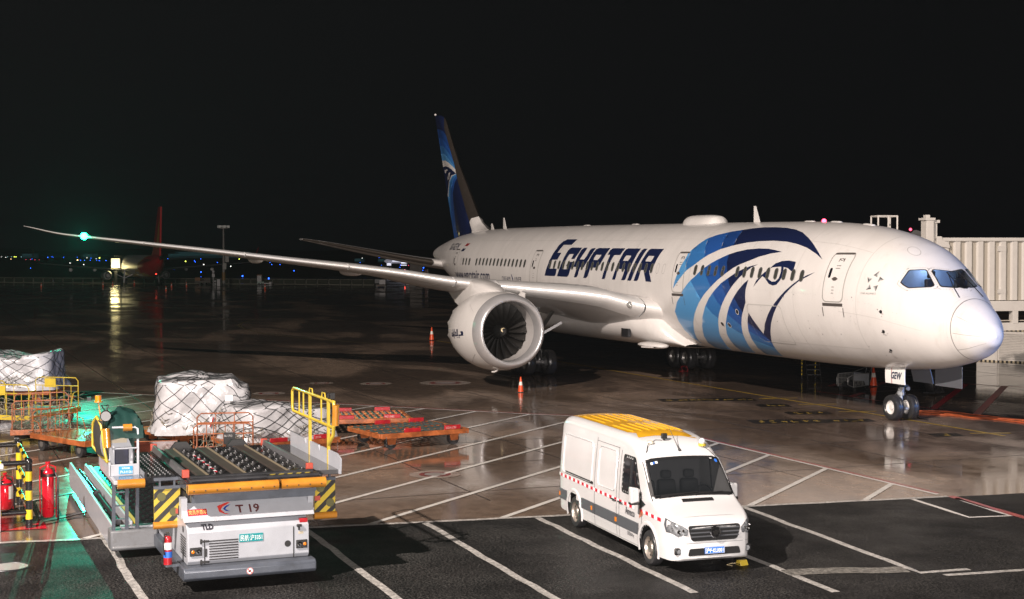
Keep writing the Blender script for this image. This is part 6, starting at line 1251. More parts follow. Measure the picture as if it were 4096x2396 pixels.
def cage_cart(label, loc, rz, L, W, mat, hgt=.95, zt=.56, ends=(1, 1), deck=None, netted=True, sides=False, seed=0, grp='luggage carts with pipe rails', sign=False, dz=.0):
    t = thing('cage_cart', label, 'cart', loc, rz, grp); hx, hy = L/2, W/2
    m = MB(); m.box(-hx, hx, -hy, hy, zt-.06, zt); dk_ = obj('deck', m, deck or RUST, t, bev=.01)
    m = MB()
    for y in (-hy, hy): m.box(-hx, hx, y-.03, y+.03, zt-.17, zt+.01)
    for x in (-hx, hx): m.box(x-.03, x+.03, -hy-.03, hy+.03, zt-.17, zt+.012)
    obj('frame', m, mat, dk_, bev=.01)
    for x in (-hx*.7, hx*.7):
        for y in (-hy*.82, hy*.82): m = MB(); m.cyl((x, y-.07, .23), (x, y+.07, .23), .23, 18); m.cyl((x, y-.08, .23), (x, y+.08, .23), .11, 10, 1); m.bar((x, y, .25), (x, y, zt-.1), .1, .06, 1); obj('wheel', m, [TYRE, RIMD], t, smooth=40)
    for e, on in zip((-1, 1), ends):
        if not on: continue
        x = e*(hx-.05); m = MB(); m.tube([(x, -hy+.04, zt), (x, -hy+.04, zt+hgt-.12), (x, -hy+.16, zt+hgt), (x, hy-.16, zt+hgt), (x, hy-.04, zt+hgt-.12), (x, hy-.04, zt)], .022, 6); m.tube([(x, -hy+.04, zt+hgt*.72), (x, hy-.04, zt+hgt*.72)], .018, 6); er = obj('end_rail', m, mat, t, smooth=50)
        n = 6
        for k in range(1, n): y = -hy+.04+(W-.08)*k/n; m = MB(); m.cyl((x, y, zt), (x, y, zt+hgt*(.72 if k % 2 else 1)), .014, 6); obj('bar', m, mat, er, smooth=50)
        m = MB(); m.tube([(x, hy-.06, zt+hgt*.55), (x-e*.35, hy-.04, zt+hgt*.5), (x-e*.55, hy-.04, zt+.02)], .018, 6); m.tube([(x, -hy+.06, zt+hgt*.55), (x-e*.35, -hy+.04, zt+hgt*.5), (x-e*.55, -hy+.04, zt+.02)], .018, 6); obj('rail_brace', m, mat, er, smooth=50)
        if sign: m = MB(); m.box(x-.01, x+.012, .05, .55, zt+hgt*.66, zt+hgt*.96); obj('yellow_sign', m, mat, er)
    if netted:
        random.seed(seed); m = MB()
        for i in range(70):
            e = -1 if random.random() < .6 else 1; x = e*(hx-.05)+random.uniform(-.06, .1)*e*-1; y = random.uniform(-hy, hy); z = zt+random.uniform(.02, .55); pts = []
            a = random.uniform(0, 6.3)
            for k in range(6): pts.append((x+.05*sin(a+k), y+.09*k*cos(a)+.02*random.random(), max(zt+.02, z+.07*k*sin(a)-.03*k)))
            m.tube(pts, .012, 3, caps=False)
        for i in range(60):
            a = random.uniform(0, 6.3); x = -hx+.3+random.uniform(-.2, .5); y = random.uniform(-hy+.1, hy-.1); m.tube([(x+.12*cos(a+k*1.3), y+.12*sin(a+k*1.1), zt+.03+.12*random.random()) for k in range(6)], .012, 3, caps=False)
        tag(obj('rope_net', m, NETG, t, smooth=0), kind='stuff')
    return t
cage_cart('rusty orange cage cart full of old netting at the left behind the barrier', (12.35, 31.95, 0), radians(-5), 3.0, 1.95, RUST, hgt=1.0, seed=3, deck=M('dark_wood', (.07, .03, .02), .4, var=.4, dirt=.3))
cage_cart('flat rusty orange platform cart reflecting green light left of the operator station', (8.75, 30.95, 0), radians(25), 3.4, 1.75, RUST, hgt=.78, ends=(0, 1), seed=5, deck=M('orange_deck_wet', (.34, .10, .02), .10, var=.5, vscale=3, dirt=.5, dirtcol=(.10, .03, .01), bump=.3, bscale=6))
cage_cart('yellow pipe-rail cart draped with grey netting at the far left', (17.3, 31.9, 0), radians(-38), 3.4, 2.0, YELP, hgt=1.15, seed=8, sign=True, deck=BEAM, grp=None)
cage_cart('yellow pipe-rail cart numbered 0172 cut by the left edge', (17.8, 34.8, 0), radians(-50), 3.6, 2.0, YELP, hgt=1.1, seed=12, sign=True, deck=BEAM)
tt = cage_cart('rusty cage cart with hanging nets squeezed between loader deck and low cargo pile', (2.6, 27.35, 0), radians(-12), 3.0, 1.8, RUST, hgt=1.05, seed=21, deck=M('red_deck_wet', (.16, .04, .025), .06, var=.5, dirt=.4, bump=.2, bscale=4))
m = MB(); m.box(-1.475, -1.455, -.35, .0, 1.0, 1.35); obj('black_number_board', m, BLACK, tt); text('board_lettering', '06-1713', lambda u, v: (-1.48, -.02-u, 1.22+v), .09, M('board_white', (.5, .5, .5), .6), tt, sx=.8)
t = cage_cart('wet rusty flat cart with no rails beside the operator station', (4.6, 29.35, 0), radians(-8), 3.2, 1.8, RUST, ends=(0, 0), netted=False, deck=MATS['red_deck_wet'])
# ---------------------------------------------------------------- striped pipe barrier, extinguishers, cabinet
bt = thing('pipe_barrier', 'yellow and black striped pipe barrier at the left edge', 'barrier')
BK = M('pipe_black', (.012, .012, .013), .2, coat=.5); YP = M('pipe_yellow', (.62, .45, .02), .25, coat=.4, var=.2, dirt=.2)
def spipe(a, b, r=.062, n=None, par=bt, name='pipe', first=0):
    a, b = Vector(a), Vector(b); L = (b-a).length; n = n or max(2, int(L/.24)); m = MB(); 
    for i in range(n): 
        m.cyl(a.lerp(b, i/n), a.lerp(b, (i+1)/n), r, 14, (i+first) % 2)
    return obj(name, m, [BK, YP], par, smooth=40, recalc=False)
px0, px1 = -4.95, -1.35
for x, y in ((px0, 33.54), (px1, 33.54)): spipe((x, y, 0), (x, y, 1.62), .082, 7, name='post')
for z in (1.60, 1.0, .42): spipe((px0+.05, 33.54, z), (px1-.05, 33.54, z), n=6, name='rail')
for x, zz in ((px0, (1.60, .40)), (px1, (1.60, .40))):
    for z in zz: spipe((x, 33.6, z), (x, 35.9, z), n=4, name='rail')
for x in (px0, px1): m = MB(); m.sphere((x, 33.54, 1.62), .095, 12, 6); obj('pipe_elbow', m, BK, bt, smooth=60)
rebase(bt, (px0, 33.54, 0))
def extinguisher(label, loc, rz, r, h, cart=True, rough=.2):
    t = thing('fire_extinguisher', label, 'fire extinguisher', loc, rz); RP = M('extinguisher_red', (.50, .008, .02), .15, coat=.8, var=.1)
    m = MB(); m.lathe([(.08, .001), (.08, r*.8), (.14, r), (h-.12, r), (h-.04, r*.75), (h, r*.3), (h+.05, r*.28), (h+.05, .001)], (0, 0, 0), (0, 0, 1), 22); obj('cylinder', m, RP, t, smooth=50)
    m = MB(); m.tube([(0, 0, h+.03), (0, 0, h+.12), (.02, -.05, h+.14)], .03, 8); m.cyl((0, 0, h+.12), (0, 0, h+.16), .06, 10); obj('valve', m, RP, t, smooth=50)
    m = MB(); m.tube([(r+.02, r+.03, .05), (0, r+.05, h*.8), (0, r+.04, h+.02), (0, 0, h+.10), (0, -r-.04, h+.02), (0, -r-.05, h*.8), (0, -r-.05, .05)], .016, 6); m.tube([(-.02, r+.05, .3), (-r-.02, 0, .3), (-.02, -r-.05, .3)], .012, 6); obj('carrying_frame', m, RP, t, smooth=50)
    m = MB()
    for k in range(4): m.tube([(-r*.9*cos(a)*.6, (r+.02)*sin(a), h-.06-.045*k+.03*sin(2*a)) for a in [pi*2*i/12-.3 for i in range(11)]], .018, 6)
    m.tube([(0, -r-.02, h-.1), (-.05, -r-.10, h-.3), (-.02, -r-.09, h*.55), (0, -r-.08, .15)], .022, 6); m.cyl((0, -r-.08, .12), (0, -r-.08, h*.55), .035, 8); obj('hose', m, BLACK, t, smooth=50)
    if cart:
        for y in (-r-.10, r+.06): m = MB(); m.cyl((.1, y-.02, .11), (.1, y+.02, .11), .11, 16); obj('wheel', m, TYRE, t, smooth=40)
    m = MB(); m.lathe([(h*.84, r+.003), (h*.9, r+.003)], (0, 0, 0), (0, 0, 1), 22); o = obj('label_band', m, M('label_dark', (.05, .02, .02), .4), t); return t
extinguisher('tall red wheeled fire extinguisher beside the striped barrier', (-3.95, 33.02, 0), 0, .145, 1.30)
e2 = extinguisher('short dark red extinguisher with white label behind the striped barrier', (-2.35, 33.95, 0), .6, .19, .85)
m = MB(); m.add([(-.197*cos(a), -.197*sin(a), z) for z in (.35, .68) for a in (-.2, .1, .4, .7, 1.0)], [(i, i+1, i+6, i+5) for i in range(4)]); obj('white_label', m, M('sticker_white', (.7, .7, .7), .5), e2, smooth=0)
cb = thing('equipment_cabinet', 'pale grey metal cabinet cut by the left edge in front of the barrier', 'cabinet', (-4.9, 34.62, 0)); m = MB(); m.box(-.3, .4, -.42, .8, 0, 1.5); obj('housing', m, M('cabinet_grey', (.42, .44, .47), .35, coat=.2, dirt=.2), cb, bev=.02); m = MB(); m.box(-.36, .46, -.5, .9, 1.5, 1.62); obj('lid', m, M('cabinet_lid', (.62, .62, .63), .3, coat=.3), cb, bev=.03)
# ---------------------------------------------------------------- traffic cones
CON = M('cone_orange', (.78, .085, .02), .35, coat=.2, var=.08, emit=(1, .12, .03), es=.0); CONW = M('cone_white', (.75, .72, .66), .3)
def cone(loc, h, label, grp='orange traffic cones'):
    t = thing('traffic_cone', label, 'traffic cone', loc, random.uniform(0, 1), grp); s = h/.72
    m = MB(); m.box(-.17*s, .17*s, -.17*s, .17*s, 0, .03*s); obj('base', m, BLACK if h > .7 else CON, t, bev=.01)
    m = MB(); m.lathe([(.03*s, .135*s), (.33*s, .088*s), (.49*s, .062*s), (.70*s, .028*s), (.72*s, .001)], (0, 0, 0), (0, 0, 1), 18, [0, 1, 0, 0]); obj('cone_body', m, [CON, CONW], t, smooth=60); return t
cone(tuple(G(2083, 1569)), .74, 'orange cone with white band standing in front of the engine')
cone(tuple(G(1727, 1361)), 1.0, 'orange cone on the dark apron left of the engine')
cone(tuple(G(3494, 1545)), .98, 'orange cone between the barred chock cart and the nose gear')
for px, py, lab in ((165, 1151, 'small red cone farthest left on the far apron'), (412, 1148, 'small cone under the far jet\'s left engine, outer one'), (451, 1143, 'small cone directly under the far jet\'s left engine'), (664, 1166, 'small cone standing nearest behind the far red-tailed jet'), (686, 1151, 'small cone right behind the far jet\'s right main wheels'), (746, 1148, 'small cone below the far jet\'s right engine'), (1060, 1158, 'small red cone in front of the far belt loader'), (537, 1140, 'small cone beside the far jet\'s left main wheels')):
    cone(tuple(G(px, py)), .95, lab)

# ---------------------------------------------------------------- things round the nose: steps, chock cart, hoses
st_ = thing('maintenance_steps', 'small black and yellow wheeled work steps standing under the belly', 'steps', (22.4, -6.75, 0), radians(-20))
HZP = [M('hazard_black', (.012, .012, .012), .4), YP]
for y in (-.35, .35):
    m = MB(); n = 14; a, b = Vector((.45, y, .14)), Vector((.35, y, 1.45))
    for i in range(n): m.bar(a.lerp(b, i/n), a.lerp(b, (i+1)/n), .045, .045, i % 2)
    obj('striped_leg', m, HZP, st_, recalc=False)
    m = MB(); m.bar((-.85, y, .12), (-.15, y, 1.42), .04); m.bar((-.85, y, .14), (.45, y, .16), .035); m.bar((.1, y, .2), (-.4, y, .9), .025); obj('stringer', m, BLACK, st_)
for k in range(5): z = .35+.24*k; x = -.72+.13*k; m = MB(); m.box(x-.09, x+.09, -.34, .34, z-.015, z+.015); obj('step', m, BLACK, st_)
m = MB(); m.box(-.15, .4, -.36, .36, 1.42, 1.46); obj('platform', m, STEEL, st_)
for x in (-.85, .45):
    for y in (-.35, .35): m = MB(); m.cyl((x, y-.025, .07), (x, y+.025, .07), .07, 10); obj('castor_wheel', m, [BLACK], st_, smooth=40)
cc = thing('chock_cart', 'grey barred tow cart with drawbar parked behind the nose gear', 'trolley', (16.9, -5.55, 0), radians(-66))
GALV = M('galvanised_bars', (.36, .36, .35), .35, metal=.7, var=.1)
L_, W_, H_ = .72, .42, .62
for y in (-W_, W_):
    m = MB(); m.tube([(-L_, y, .22), (L_-.05, y, .22), (L_, y, H_+.2), (-L_, y, H_+.2), (-L_, y, .22)], .018, 6); s_ = obj('side_frame', m, GALV, cc, smooth=50)
    for k in range(11): x = -L_+.06+.125*k; m = MB(); m.cyl((x, y, .22), (x, y, H_+.2), .009, 5); obj('bar', m, GALV, s_, smooth=50)
m = MB(); m.box(-L_, L_-.04, -W_, W_, .20, .23); obj('floor', m, DARK, cc); m = MB(); m.hexa([(L_-.07, -W_, .22), (L_-.04, -W_, .22), (L_-.04, W_, .22), (L_-.07, W_, .22), (L_-.03, -W_, H_+.18), (L_, -W_, H_+.18), (L_, W_, H_+.18), (L_-.03, W_, H_+.18)]); obj('end_panel', m, M('panel_blue_grey', (.28, .30, .34), .4), cc)
m = MB(); m.tube([(-L_, -W_, H_+.2), (-L_-.3, -W_*.7, H_+.05), (-L_-.3, -W_*.7, .35), (-L_, -W_, .22)], .016, 6); m.tube([(-L_, W_, H_+.2), (-L_-.3, W_*.7, H_+.05), (-L_-.3, W_*.7, .35), (-L_, W_, .22)], .016, 6); m.tube([(-L_-.3, -W_*.7, H_+.05), (-L_-.3, W_*.7, H_+.05)], .016, 6); obj('front_rack', m, GALV, cc, smooth=50)
m = MB()
for y in (-W_, W_): m.tube([(L_, y, H_+.2), (L_+.7, y*.35, H_+.42), (L_+.95, y*.2, H_+.40)], .018, 6); m.tube([(L_-.05, y, .22), (L_+.6, y*.4, .45), (L_+.7, y*.35, H_+.42)], .016, 6)
obj('drawbar', m, GALV, cc, smooth=50)
for x in (-L_+.15, L_-.1):
    for y in (-W_+.05, W_-.05): m = MB(); m.cyl((x, y-.03, .10), (x, y+.03, .10), .10, 14); obj('wheel', m, TYRE, cc, smooth=40)
for k in range(3): m = MB(); m.prism([(0, 0), (.28, 0), (.20, .2), (.08, .2)], -.3, .3, 0, lambda a, b, c, k=k: (-.5+.38*k+a, c, .23+b)); obj('chock', m, DARK, cc)
# hose drum behind the nose gear
hd_ = thing('hose_drum', 'large dark wheel-shaped hose drum with looping cables behind the nose gear', 'hose reel', (13.9, -7.9, 0), radians(-66))
m = MB(); m.lathe([(-.22, .2), (-.22, .52), (-.17, .56), (.17, .56), (.22, .52), (.22, .2)], (0, 0, .56), (0, 1, 0), 32); obj('drum', m, BLACK, hd_, smooth=40); m = MB(); m.box(-.5, .5, -.28, .28, .06, .12); m.bar((-.4, -.26, .1), (0, -.26, .56), .05); m.bar((.4, -.26, .1), (0, -.26, .56), .05); m.cyl((0, -.3, .56), (0, .3, .56), .08, 10); obj('stand', m, DARK, hd_)
m = MB()
for k in range(5): m.tube([(.1+.03*k, -.24-.02*k, 1.5-.02*k), (.42+.02*k, -.3, 1.15), (.74+.04*k, -.3, .72), (.62+.02*k, -.3, .42+.02*k), (.3, -.26, .45)], .022, 6)
obj('cable_loop', m, BLACK, hd_, smooth=50)
OH = M('orange_hose', (.33, .07, .02), .4, var=.3, vscale=3)
for k, (dy, lab) in enumerate(((0, 'orange power cable on the ground right of the nose wheels, nearest the yellow line'), (6, 'orange power cable on the ground right of the nose wheels, middle one'), (-6, 'orange power cable on the ground right of the nose wheels, farthest back'))):
    pts = [G(px, py+dy+2.5*sin(px*.012+k)) for px, py in ((3676, 1650), (3740, 1652), (3793, 1656), (3840, 1662), (3888, 1669), (3945, 1674), (4000, 1679), (4060, 1684), (4130, 1690))]; m = MB(); m.tube([p+Vector((0, 0, .028)) for p in pts], .026, 6); o = obj('power_cable', m, OH, None, smooth=50); tag(o, lab, 'cable', 'orange cables by the nose gear')
m = MB(); m.tube([Vector((6.3, -.5, 1.5)), Vector((6.6, -.6, 1.0)), Vector((6.9, -.7, .4)), Vector((7.0, -.8, .05)), G(3672, 1648)+Vector((0, 0, .04))], .03, 6); tag(obj('hanging_power_cable', m, OH, None, smooth=50), 'orange cable hanging from the belly behind the nose gear down to the ground', 'cable')
m = MB(); m.tube([G(3665, 1660)+Vector((0, 0, .02)), G(3680, 1676)+Vector((0, 0, .02)), G(3715, 1682)+Vector((0, 0, .02))], .02, 6); tag(obj('thin_wire', m, BLACK, None), 'thin black wire lying by the nose wheel', 'wire')
wc = thing('wheel_chock', 'red wire-frame wheel chock at the main wheels', 'wheel chock', tuple(G(2742, 1487)), .3); m = MB(); m.tube([(0, -.2, .02), (.35, -.2, .02), (.12, -.2, .3), (0, -.2, .02)], .015, 5); m.tube([(0, .2, .02), (.35, .2, .02), (.12, .2, .3), (0, .2, .02)], .015, 5); m.tube([(.12, -.2, .3), (.12, .2, .3)], .015, 5); m.tube([(.35, -.2, .02), (.35, .2, .02)], .015, 5); obj('wire_frame', m, REDP, wc, smooth=50)
# ---------------------------------------------------------------- passenger boarding bridge behind the nose
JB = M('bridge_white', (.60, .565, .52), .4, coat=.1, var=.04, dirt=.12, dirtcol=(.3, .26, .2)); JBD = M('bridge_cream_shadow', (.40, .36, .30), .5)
jb = thing('boarding_bridge', 'cream ribbed passenger boarding bridge behind the nose of the airliner', 'boarding bridge')
DJ = 69.0
A = ray(3752, 960, DJ); B = ray(4420, 960, DJ+1.5); dirv = (B-A); dirv.z = 0; LJ = dirv.length; dirv.normalize(); nb = Vector((-dirv.y, dirv.x, 0));  # nb: away from or towards view
if nb.dot(CP-A) > 0: nb = -nb
base = Vector((A.x, A.y, 0))
ztop, zbot = 7.25, 4.32
jb.location = base; jb.rotation_euler = (0, 0, atan2(dirv.y, dirv.x)); sgn = 1 if nb.dot(Vector((-dirv.y, dirv.x, 0))) > 0 else -1
def J(x, d, z): return (x, d*sgn, z)
def jbox(m, x0, x1, d0, d1, z0, z1, mi=0): return m.box(x0, x1, min(d0*sgn, d1*sgn), max(d0*sgn, d1*sgn), z0, z1, mi)
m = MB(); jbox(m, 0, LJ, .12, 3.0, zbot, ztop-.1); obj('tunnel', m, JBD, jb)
me = None; n = int(LJ/.58)
for k in range(n):
    x = .25+.58*k
    if me is None:
        m = MB(); m.prism([(0, .12), (.06, .0), (.30, .0), (.36, .12)], zbot+.02, ztop-.12, 0, lambda a, b, c: J(a, b, c)); o = obj('wall_rib', m, JB, jb); me = o.data
    else: o = link('wall_rib', me, jb)
    o.location = (x, 0, 0)
m = MB(); jbox(m, -.1, LJ, -.06, 3.1, ztop-.12, ztop+.04); obj('roof_edge', m, JB, jb, bev=.02)
m = MB(); jbox(m, 2.4, LJ, -.08, .3, zbot-.5, zbot-.02); obj('upper_beam', m, JB, jb, bev=.02)
m = MB(); jbox(m, 2.9, LJ, -.05, .3, zbot-1.42, zbot-1.05); obj('lower_beam', m, JB, jb, bev=.02)
for x in (3.78, 6.9): m = MB(); jbox(m, x, x+.28, -.07, .3, zbot-1.1, zbot-.45); obj('beam_post', m, JB, jb, bev=.01)
for z in (zbot-1.0, zbot-.95): pass
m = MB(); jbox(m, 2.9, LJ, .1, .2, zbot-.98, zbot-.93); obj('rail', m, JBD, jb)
m = MB(); jbox(m, 3.06, 3.45, -.02, .10, 6.65, 6.9); jbox(m, 3.06, 3.45, -.02, .10, 4.65, 4.85); obj('wall_bracket', m, JB, jb)
# lift column and head of the bridge
m = MB(); jbox(m, -.62, -.25, -.1, .5, 6.9, 8.12); jbox(m, -.18, .02, .1, .6, 6.9, 8.0); cl_ = obj('lift_column', m, JB, jb, bev=.02)
m = MB(); jbox(m, -.70, -.2, -.15, .6, 8.10, 8.22); jbox(m, -.55, -.35, .1, .4, 8.22, 8.36); jbox(m, -.2, .10, .0, .65, 7.98, 8.12); obj('column_cap', m, JB, cl_, bev=.01)
m = MB(); m.prism([(-1.2, 6.7), (-1.1, 6.85), (-.8, 6.9), (-.8, 7.2), (-.6, 7.2), (-.6, 6.6)], -.1, .5, 0, lambda a, b, c: J(a, c, b)); m.prism([(-.1, 6.9), (-.1, 7.35), (.15, 7.35), (.2, 7.15), (.45, 7.1), (.55, 6.95), (.55, 6.8)], -.1, .5, 0, lambda a, b, c: J(a, c, b)); obj('column_shoulder', m, JB, cl_, bev=.01)
m = MB(); jbox(m, -3.5, .0, .3, 3.2, 4.2, 6.9); obj('bridge_head', m, JB, jb, bev=.04)
rx = -2.6
m = MB()
for x in (rx-.2, rx+.75): 
    for d in (.4, 1.2): m.tube([J(x, d, 6.9), J(x, d, 8.30)], .04, 6)
m.tube([J(rx-.2, .4, 8.30), J(rx+.75, .4, 8.30), J(rx+.75, 1.2, 8.30), J(rx-.2, 1.2, 8.30), J(rx-.2, .4, 8.30)], .045, 6); m.tube([J(rx+.3, .4, 6.9), J(rx+.3, .4, 8.30)], .035, 6); obj('roof_railing', m, JB, jb, smooth=50)
m = MB(); jbox(m, 9.5, 10.2, .8, 1.6, 0, zbot); obj('support_leg', m, JB, jb)
# louvred plant enclosure on the ground behind
pe = thing('plant_enclosure', 'low cream enclosure with louvred panels and striped edges behind the airliner nose', 'enclosure')
Aq = G(3905, 1443); Bq = G(4330, 1462); dv = (Bq-Aq); dv.z = 0; LQ = dv.length; dv.normalize(); pe.location = (Aq.x, Aq.y, 0); pe.rotation_euler = (0, 0, atan2(dv.y, dv.x)); hq = 6.69-(1330-1004)*87/5891
m = MB(); m.box(0, LQ, .05, 3.0, .08, hq-.05) if Vector((-dv.y, dv.x, 0)).dot(CP-Aq) < 0 else m.box(0, LQ, -3.0, -.05, .08, hq-.05)
sg = 1 if Vector((-dv.y, dv.x, 0)).dot(CP-Aq) < 0 else -1; obj('enclosure_wall', m, JB, pe)
for k in range(3):
    x0 = 1.35+1.95*k; m = MB(); m.box(x0-.18, x0-.06, -.06, .06, .05, hq); obj('post', m, JB, pe)
    for j in range(16): z = .16+(hq-.3)*j/16; m = MB(); m.add([(x0, sg*.04, z+.075), (x0+1.72, sg*.04, z+.075), (x0+1.72, -sg*.03, z+.02), (x0, -sg*.03, z+.02)], [(0, 1, 2, 3)]); obj('louvre', m, JB, pe, smooth=0)
for z0 in (0.0, hq-.02):
    m = MB()
    for k in range(int(LQ/.13)): m.box(k*.13, k*.13+.13, -.05, .05, z0, z0+.08, k % 2)
    obj('striped_edge', m, [HZP[0], M('stripe_cream', (.5, .42, .28), .5)], pe, recalc=False)

# ---------------------------------------------------------------- far side of the apron
RJ = M('jet_red', (.50, .015, .02), .35, coat=.2); GJ = M('jet_gold', (.60, .40, .08), .4); WJ = M('jet_white', (.55, .55, .56), .4)
bp_l = G(566, 1140); fj = thing('distant_airplane', 'distant parked jet with red and gold tail seen from behind', 'airplane', (bp_l.x, bp_l.y, 0))
yaw_ = atan2(FW.y, FW.x)+radians(23); fj.rotation_euler = (0, 0, yaw_); S_ = 1.2
# local: x forward (away from view), tail towards the view
m = MB(); prof = [(-19, .25), (-18, .6), (-15, 1.25), (-12, 1.65), (-8, 1.88), (-4, 1.9), (12, 1.9), (15, 1.5), (17.5, .7), (18.3, .05)]
R = []
for x, r in prof:
    zc = 3.1+(1.9-r)*(.85 if x < 0 else -.2); R.append([(x*S_, r*S_*cos(2*pi*j/28), (zc+r*sin(2*pi*j/28))*S_) for j in range(28)])
R2 = []
for a, b in zip(R, R[1:]):
    for k in range(4): R2.append([tuple(Vector(p).lerp(Vector(q), k/4)) for p, q in zip(a, b)])
R2.append(R[-1])
def jm_(i, j):
    x = sum(R2[i+a][j][0] for a in (0, 1))/2/S_; z = R2[i][j][2]/S_; w_ = x+1.3*sin(z*1.6)
    if w_ < -9.6: return 1 if z > 1.7+.3*sin(x) else 2
    if w_ < -9.0 or (z < 2.2+.4*sin(x*.7) and z > 1.75+.4*sin(x*.7) and x < 0): return 2
    return 0
m.grid(R2, wrap=True, mi=jm_); fj_f = obj('fuselage', m, [WJ, RJ, GJ], fj, smooth=60)
m = MB(); pts = [(-16.6, 4.7), (-11, 5.0), (-12.6, 5.9), (-17.6, 12.5), (-19.6, 12.5), (-18.5, 4.9)]; m.prism([(a*S_, b*S_) for a, b in pts], -.16, .16, 0, lambda a, b, c: (a, c, b)); f2 = obj('tail_fin', m, RJ, fj)
for s in (1, -1):
    m = MB(); gp = [(-15.2, 6.0), (-17.6, 6.2), (-18.6, 8.5), (-18.9, 10.8), (-17.6, 9.4), (-16.4, 7.4)]; m.add([(a*S_, s*.17, b*S_) for a, b in gp], [tuple(range(6))]); obj('gold_swirl', m, GJ, f2, smooth=0)
    m = MB(); W_ = [(1.5, 2, 8.6, 2.3, .5), (6, -1.2, 3.8, 2.75, .36), (17.0, -6.0, -4.2, 3.75, .12)]; R = []
    for y, xa, xb, z, t in W_: R.append([(xb*S_, s*y*S_, z*S_), ((xa+xb)/2*S_, s*y*S_, (z+t/2)*S_), (xa*S_, s*y*S_, z*S_), ((xa+xb)/2*S_, s*y*S_, (z-t/2)*S_), (xb*S_, s*y*S_, z*S_)])
    m.grid(R); wv = obj('wing', m, WJ, fj, smooth=40)
    m = MB(); m.grid([[(-4.2*S_, s*17*S_, 3.75*S_), (-6*S_, s*17*S_, 3.75*S_)], [(-5.6*S_, s*17.6*S_, 4.3*S_), (-6.8*S_, s*17.6*S_, 4.3*S_)], [(-7.6*S_, s*17.95*S_, 6.3*S_), (-8.2*S_, s*17.95*S_, 6.3*S_)]]); obj('winglet', m, RJ, wv, smooth=60)
    m = MB(); m.lathe([(-1.6, .001), (-1.6, .35), (-.9, .5), (-.9, .78), (.3, 1.0), (1.9, 1.02), (2.4, .85), (2.3, .001)], (5.4*S_, s*4.85*S_, 1.55*S_), (1, 0, 0), 24); en = obj('engine', m, M('jet_engine_grey', (.25, .25, .25), .4), fj, smooth=50)
    m = MB(); m.lathe([(-.93, .001), (-.92, .62)], (5.4*S_, s*4.85*S_, 1.55*S_), (1, 0, 0), 20); obj('exhaust', m, BLACK, en, smooth=0)
    m = MB(); R = [[(-12.6*S_, s*.8*S_, 4.3*S_), (-16.5*S_, s*.8*S_, 4.3*S_)], [(-16.2*S_, s*6.8*S_, 5.0*S_), (-18*S_, s*6.8*S_, 5.0*S_)]]; m.grid(R); m.v = m.v+[(a, b, c-.18) for a, b, c in m.v]; m.f.append((4, 5, 7, 6)); m.m.append(0); obj('tailplane', m, WJ, fj)
    m = MB(); m.cyl((0, s*2.85*S_, .5), (0, s*2.7*S_, 2.6*S_), .16, 8); m.bar((0, s*2.8*S_, 1.4), (0, s*1.0*S_, 2.4), .14); m.bar((.2, s*2.9*S_, 1.5), (.2, s*4.2*S_, 2.3), .10); g_ = obj('main_gear', m, WJ, fj, smooth=40)
    for q in (-.42, .42): m = MB(); m.cyl((0, s*2.85*S_+q-.18, .56), (0, s*2.85*S_+q+.18, .56), .56, 16); obj('wheel', m, BLACK, g_, smooth=40)
    for k in (7.5, 11.5): m = MB(); m.sphere((.4*S_-(k-7.5)*.5, s*k*S_, 2.6*S_), .38, 8, 6); obj('flap_fairing', m, WJ, wv, smooth=50)
m = MB(); m.sphere((-19*S_, 0, 4.8*S_), .2, 8, 6); obj('tail_cone', m, BLACK, fj); m = MB(); m.sphere((-13.5*S_, -.2, 2.05*S_), .16, 8, 6); obj('beacon', m, M('far_red_light', (.5, .02, .02), .4, emit=(1, .08, .05), es=2.5), fj)
# lit panel behind the wing, seen over the far jet's left engine
ls = thing('lit_sign', 'glowing pale yellow square lit panel above the far jet\'s left engine', 'lit panel', tuple(G(463, 1136))); d_ = 6.69*5891/(1136-1004); zc = 6.69-(1051-1004)*d_/5891; k_ = d_/5891
ls.rotation_euler = (0, 0, atan2(FW.y, FW.x)); m = MB(); m.box(-.05, .0, -17.5*k_, 17.5*k_, zc-19*k_, zc+19*k_); obj('lit_panel', m, M('lit_panel_glow', (.9, .8, .5), .4, emit=(1, .86, .50), es=1.25), ls); m = MB(); m.box(0, .5, -19.5*k_, 19.5*k_, zc-21*k_, zc+21*k_); m.box(.1, .4, -.3, .3, 0, zc); m.box(-.15, .35, -18*k_, 18*k_, zc-26*k_, zc-24*k_, 1); obj('housing', m, [DARK, M('warm_strip', (.5, .4, .2), .4, emit=(1, .8, .4), es=.8)], ls)
lamp('lit_sign_lamp', (-1.0, 0, zc-1), 450, (1, .85, .4), .9, parent=ls)
# light mast and pole
ms = thing('light_mast', 'tall slim floodlight mast standing unlit on the far apron', 'light mast', tuple(G(895, 1142))); k_ = 6.69/(1142-1004); hm = 6.69+(1004-902)*k_
m = MB(); m.cyl((0, 0, 0), (0, 0, hm), .32, 12, 0, .16); m.cyl((0, 0, 1.0), (0, 0, 2.6), .36, 12, 1); obj('mast', m, [M('mast_grey', (.22, .21, .2), .5), M('mast_band', (.20, .12, .04), .5)], ms, smooth=40)
m = MB(); m.cyl((0, 0, hm-.5), (0, 0, hm-.2), 1.0, 14); obj('head_ring', m, MATS['mast_grey'], ms)
for k in range(6): a = k*pi/3; m = MB(); m.box(cos(a)*.95-.25, cos(a)*.95+.25, sin(a)*.95-.25, sin(a)*.95+.25, hm-.3, hm+.15); obj('floodlight', m, M('flood_grey_glow', (.5, .5, .48), .4, emit=(1, .95, .85), es=.05), ms)  # unlit heads given a faint glow of their own
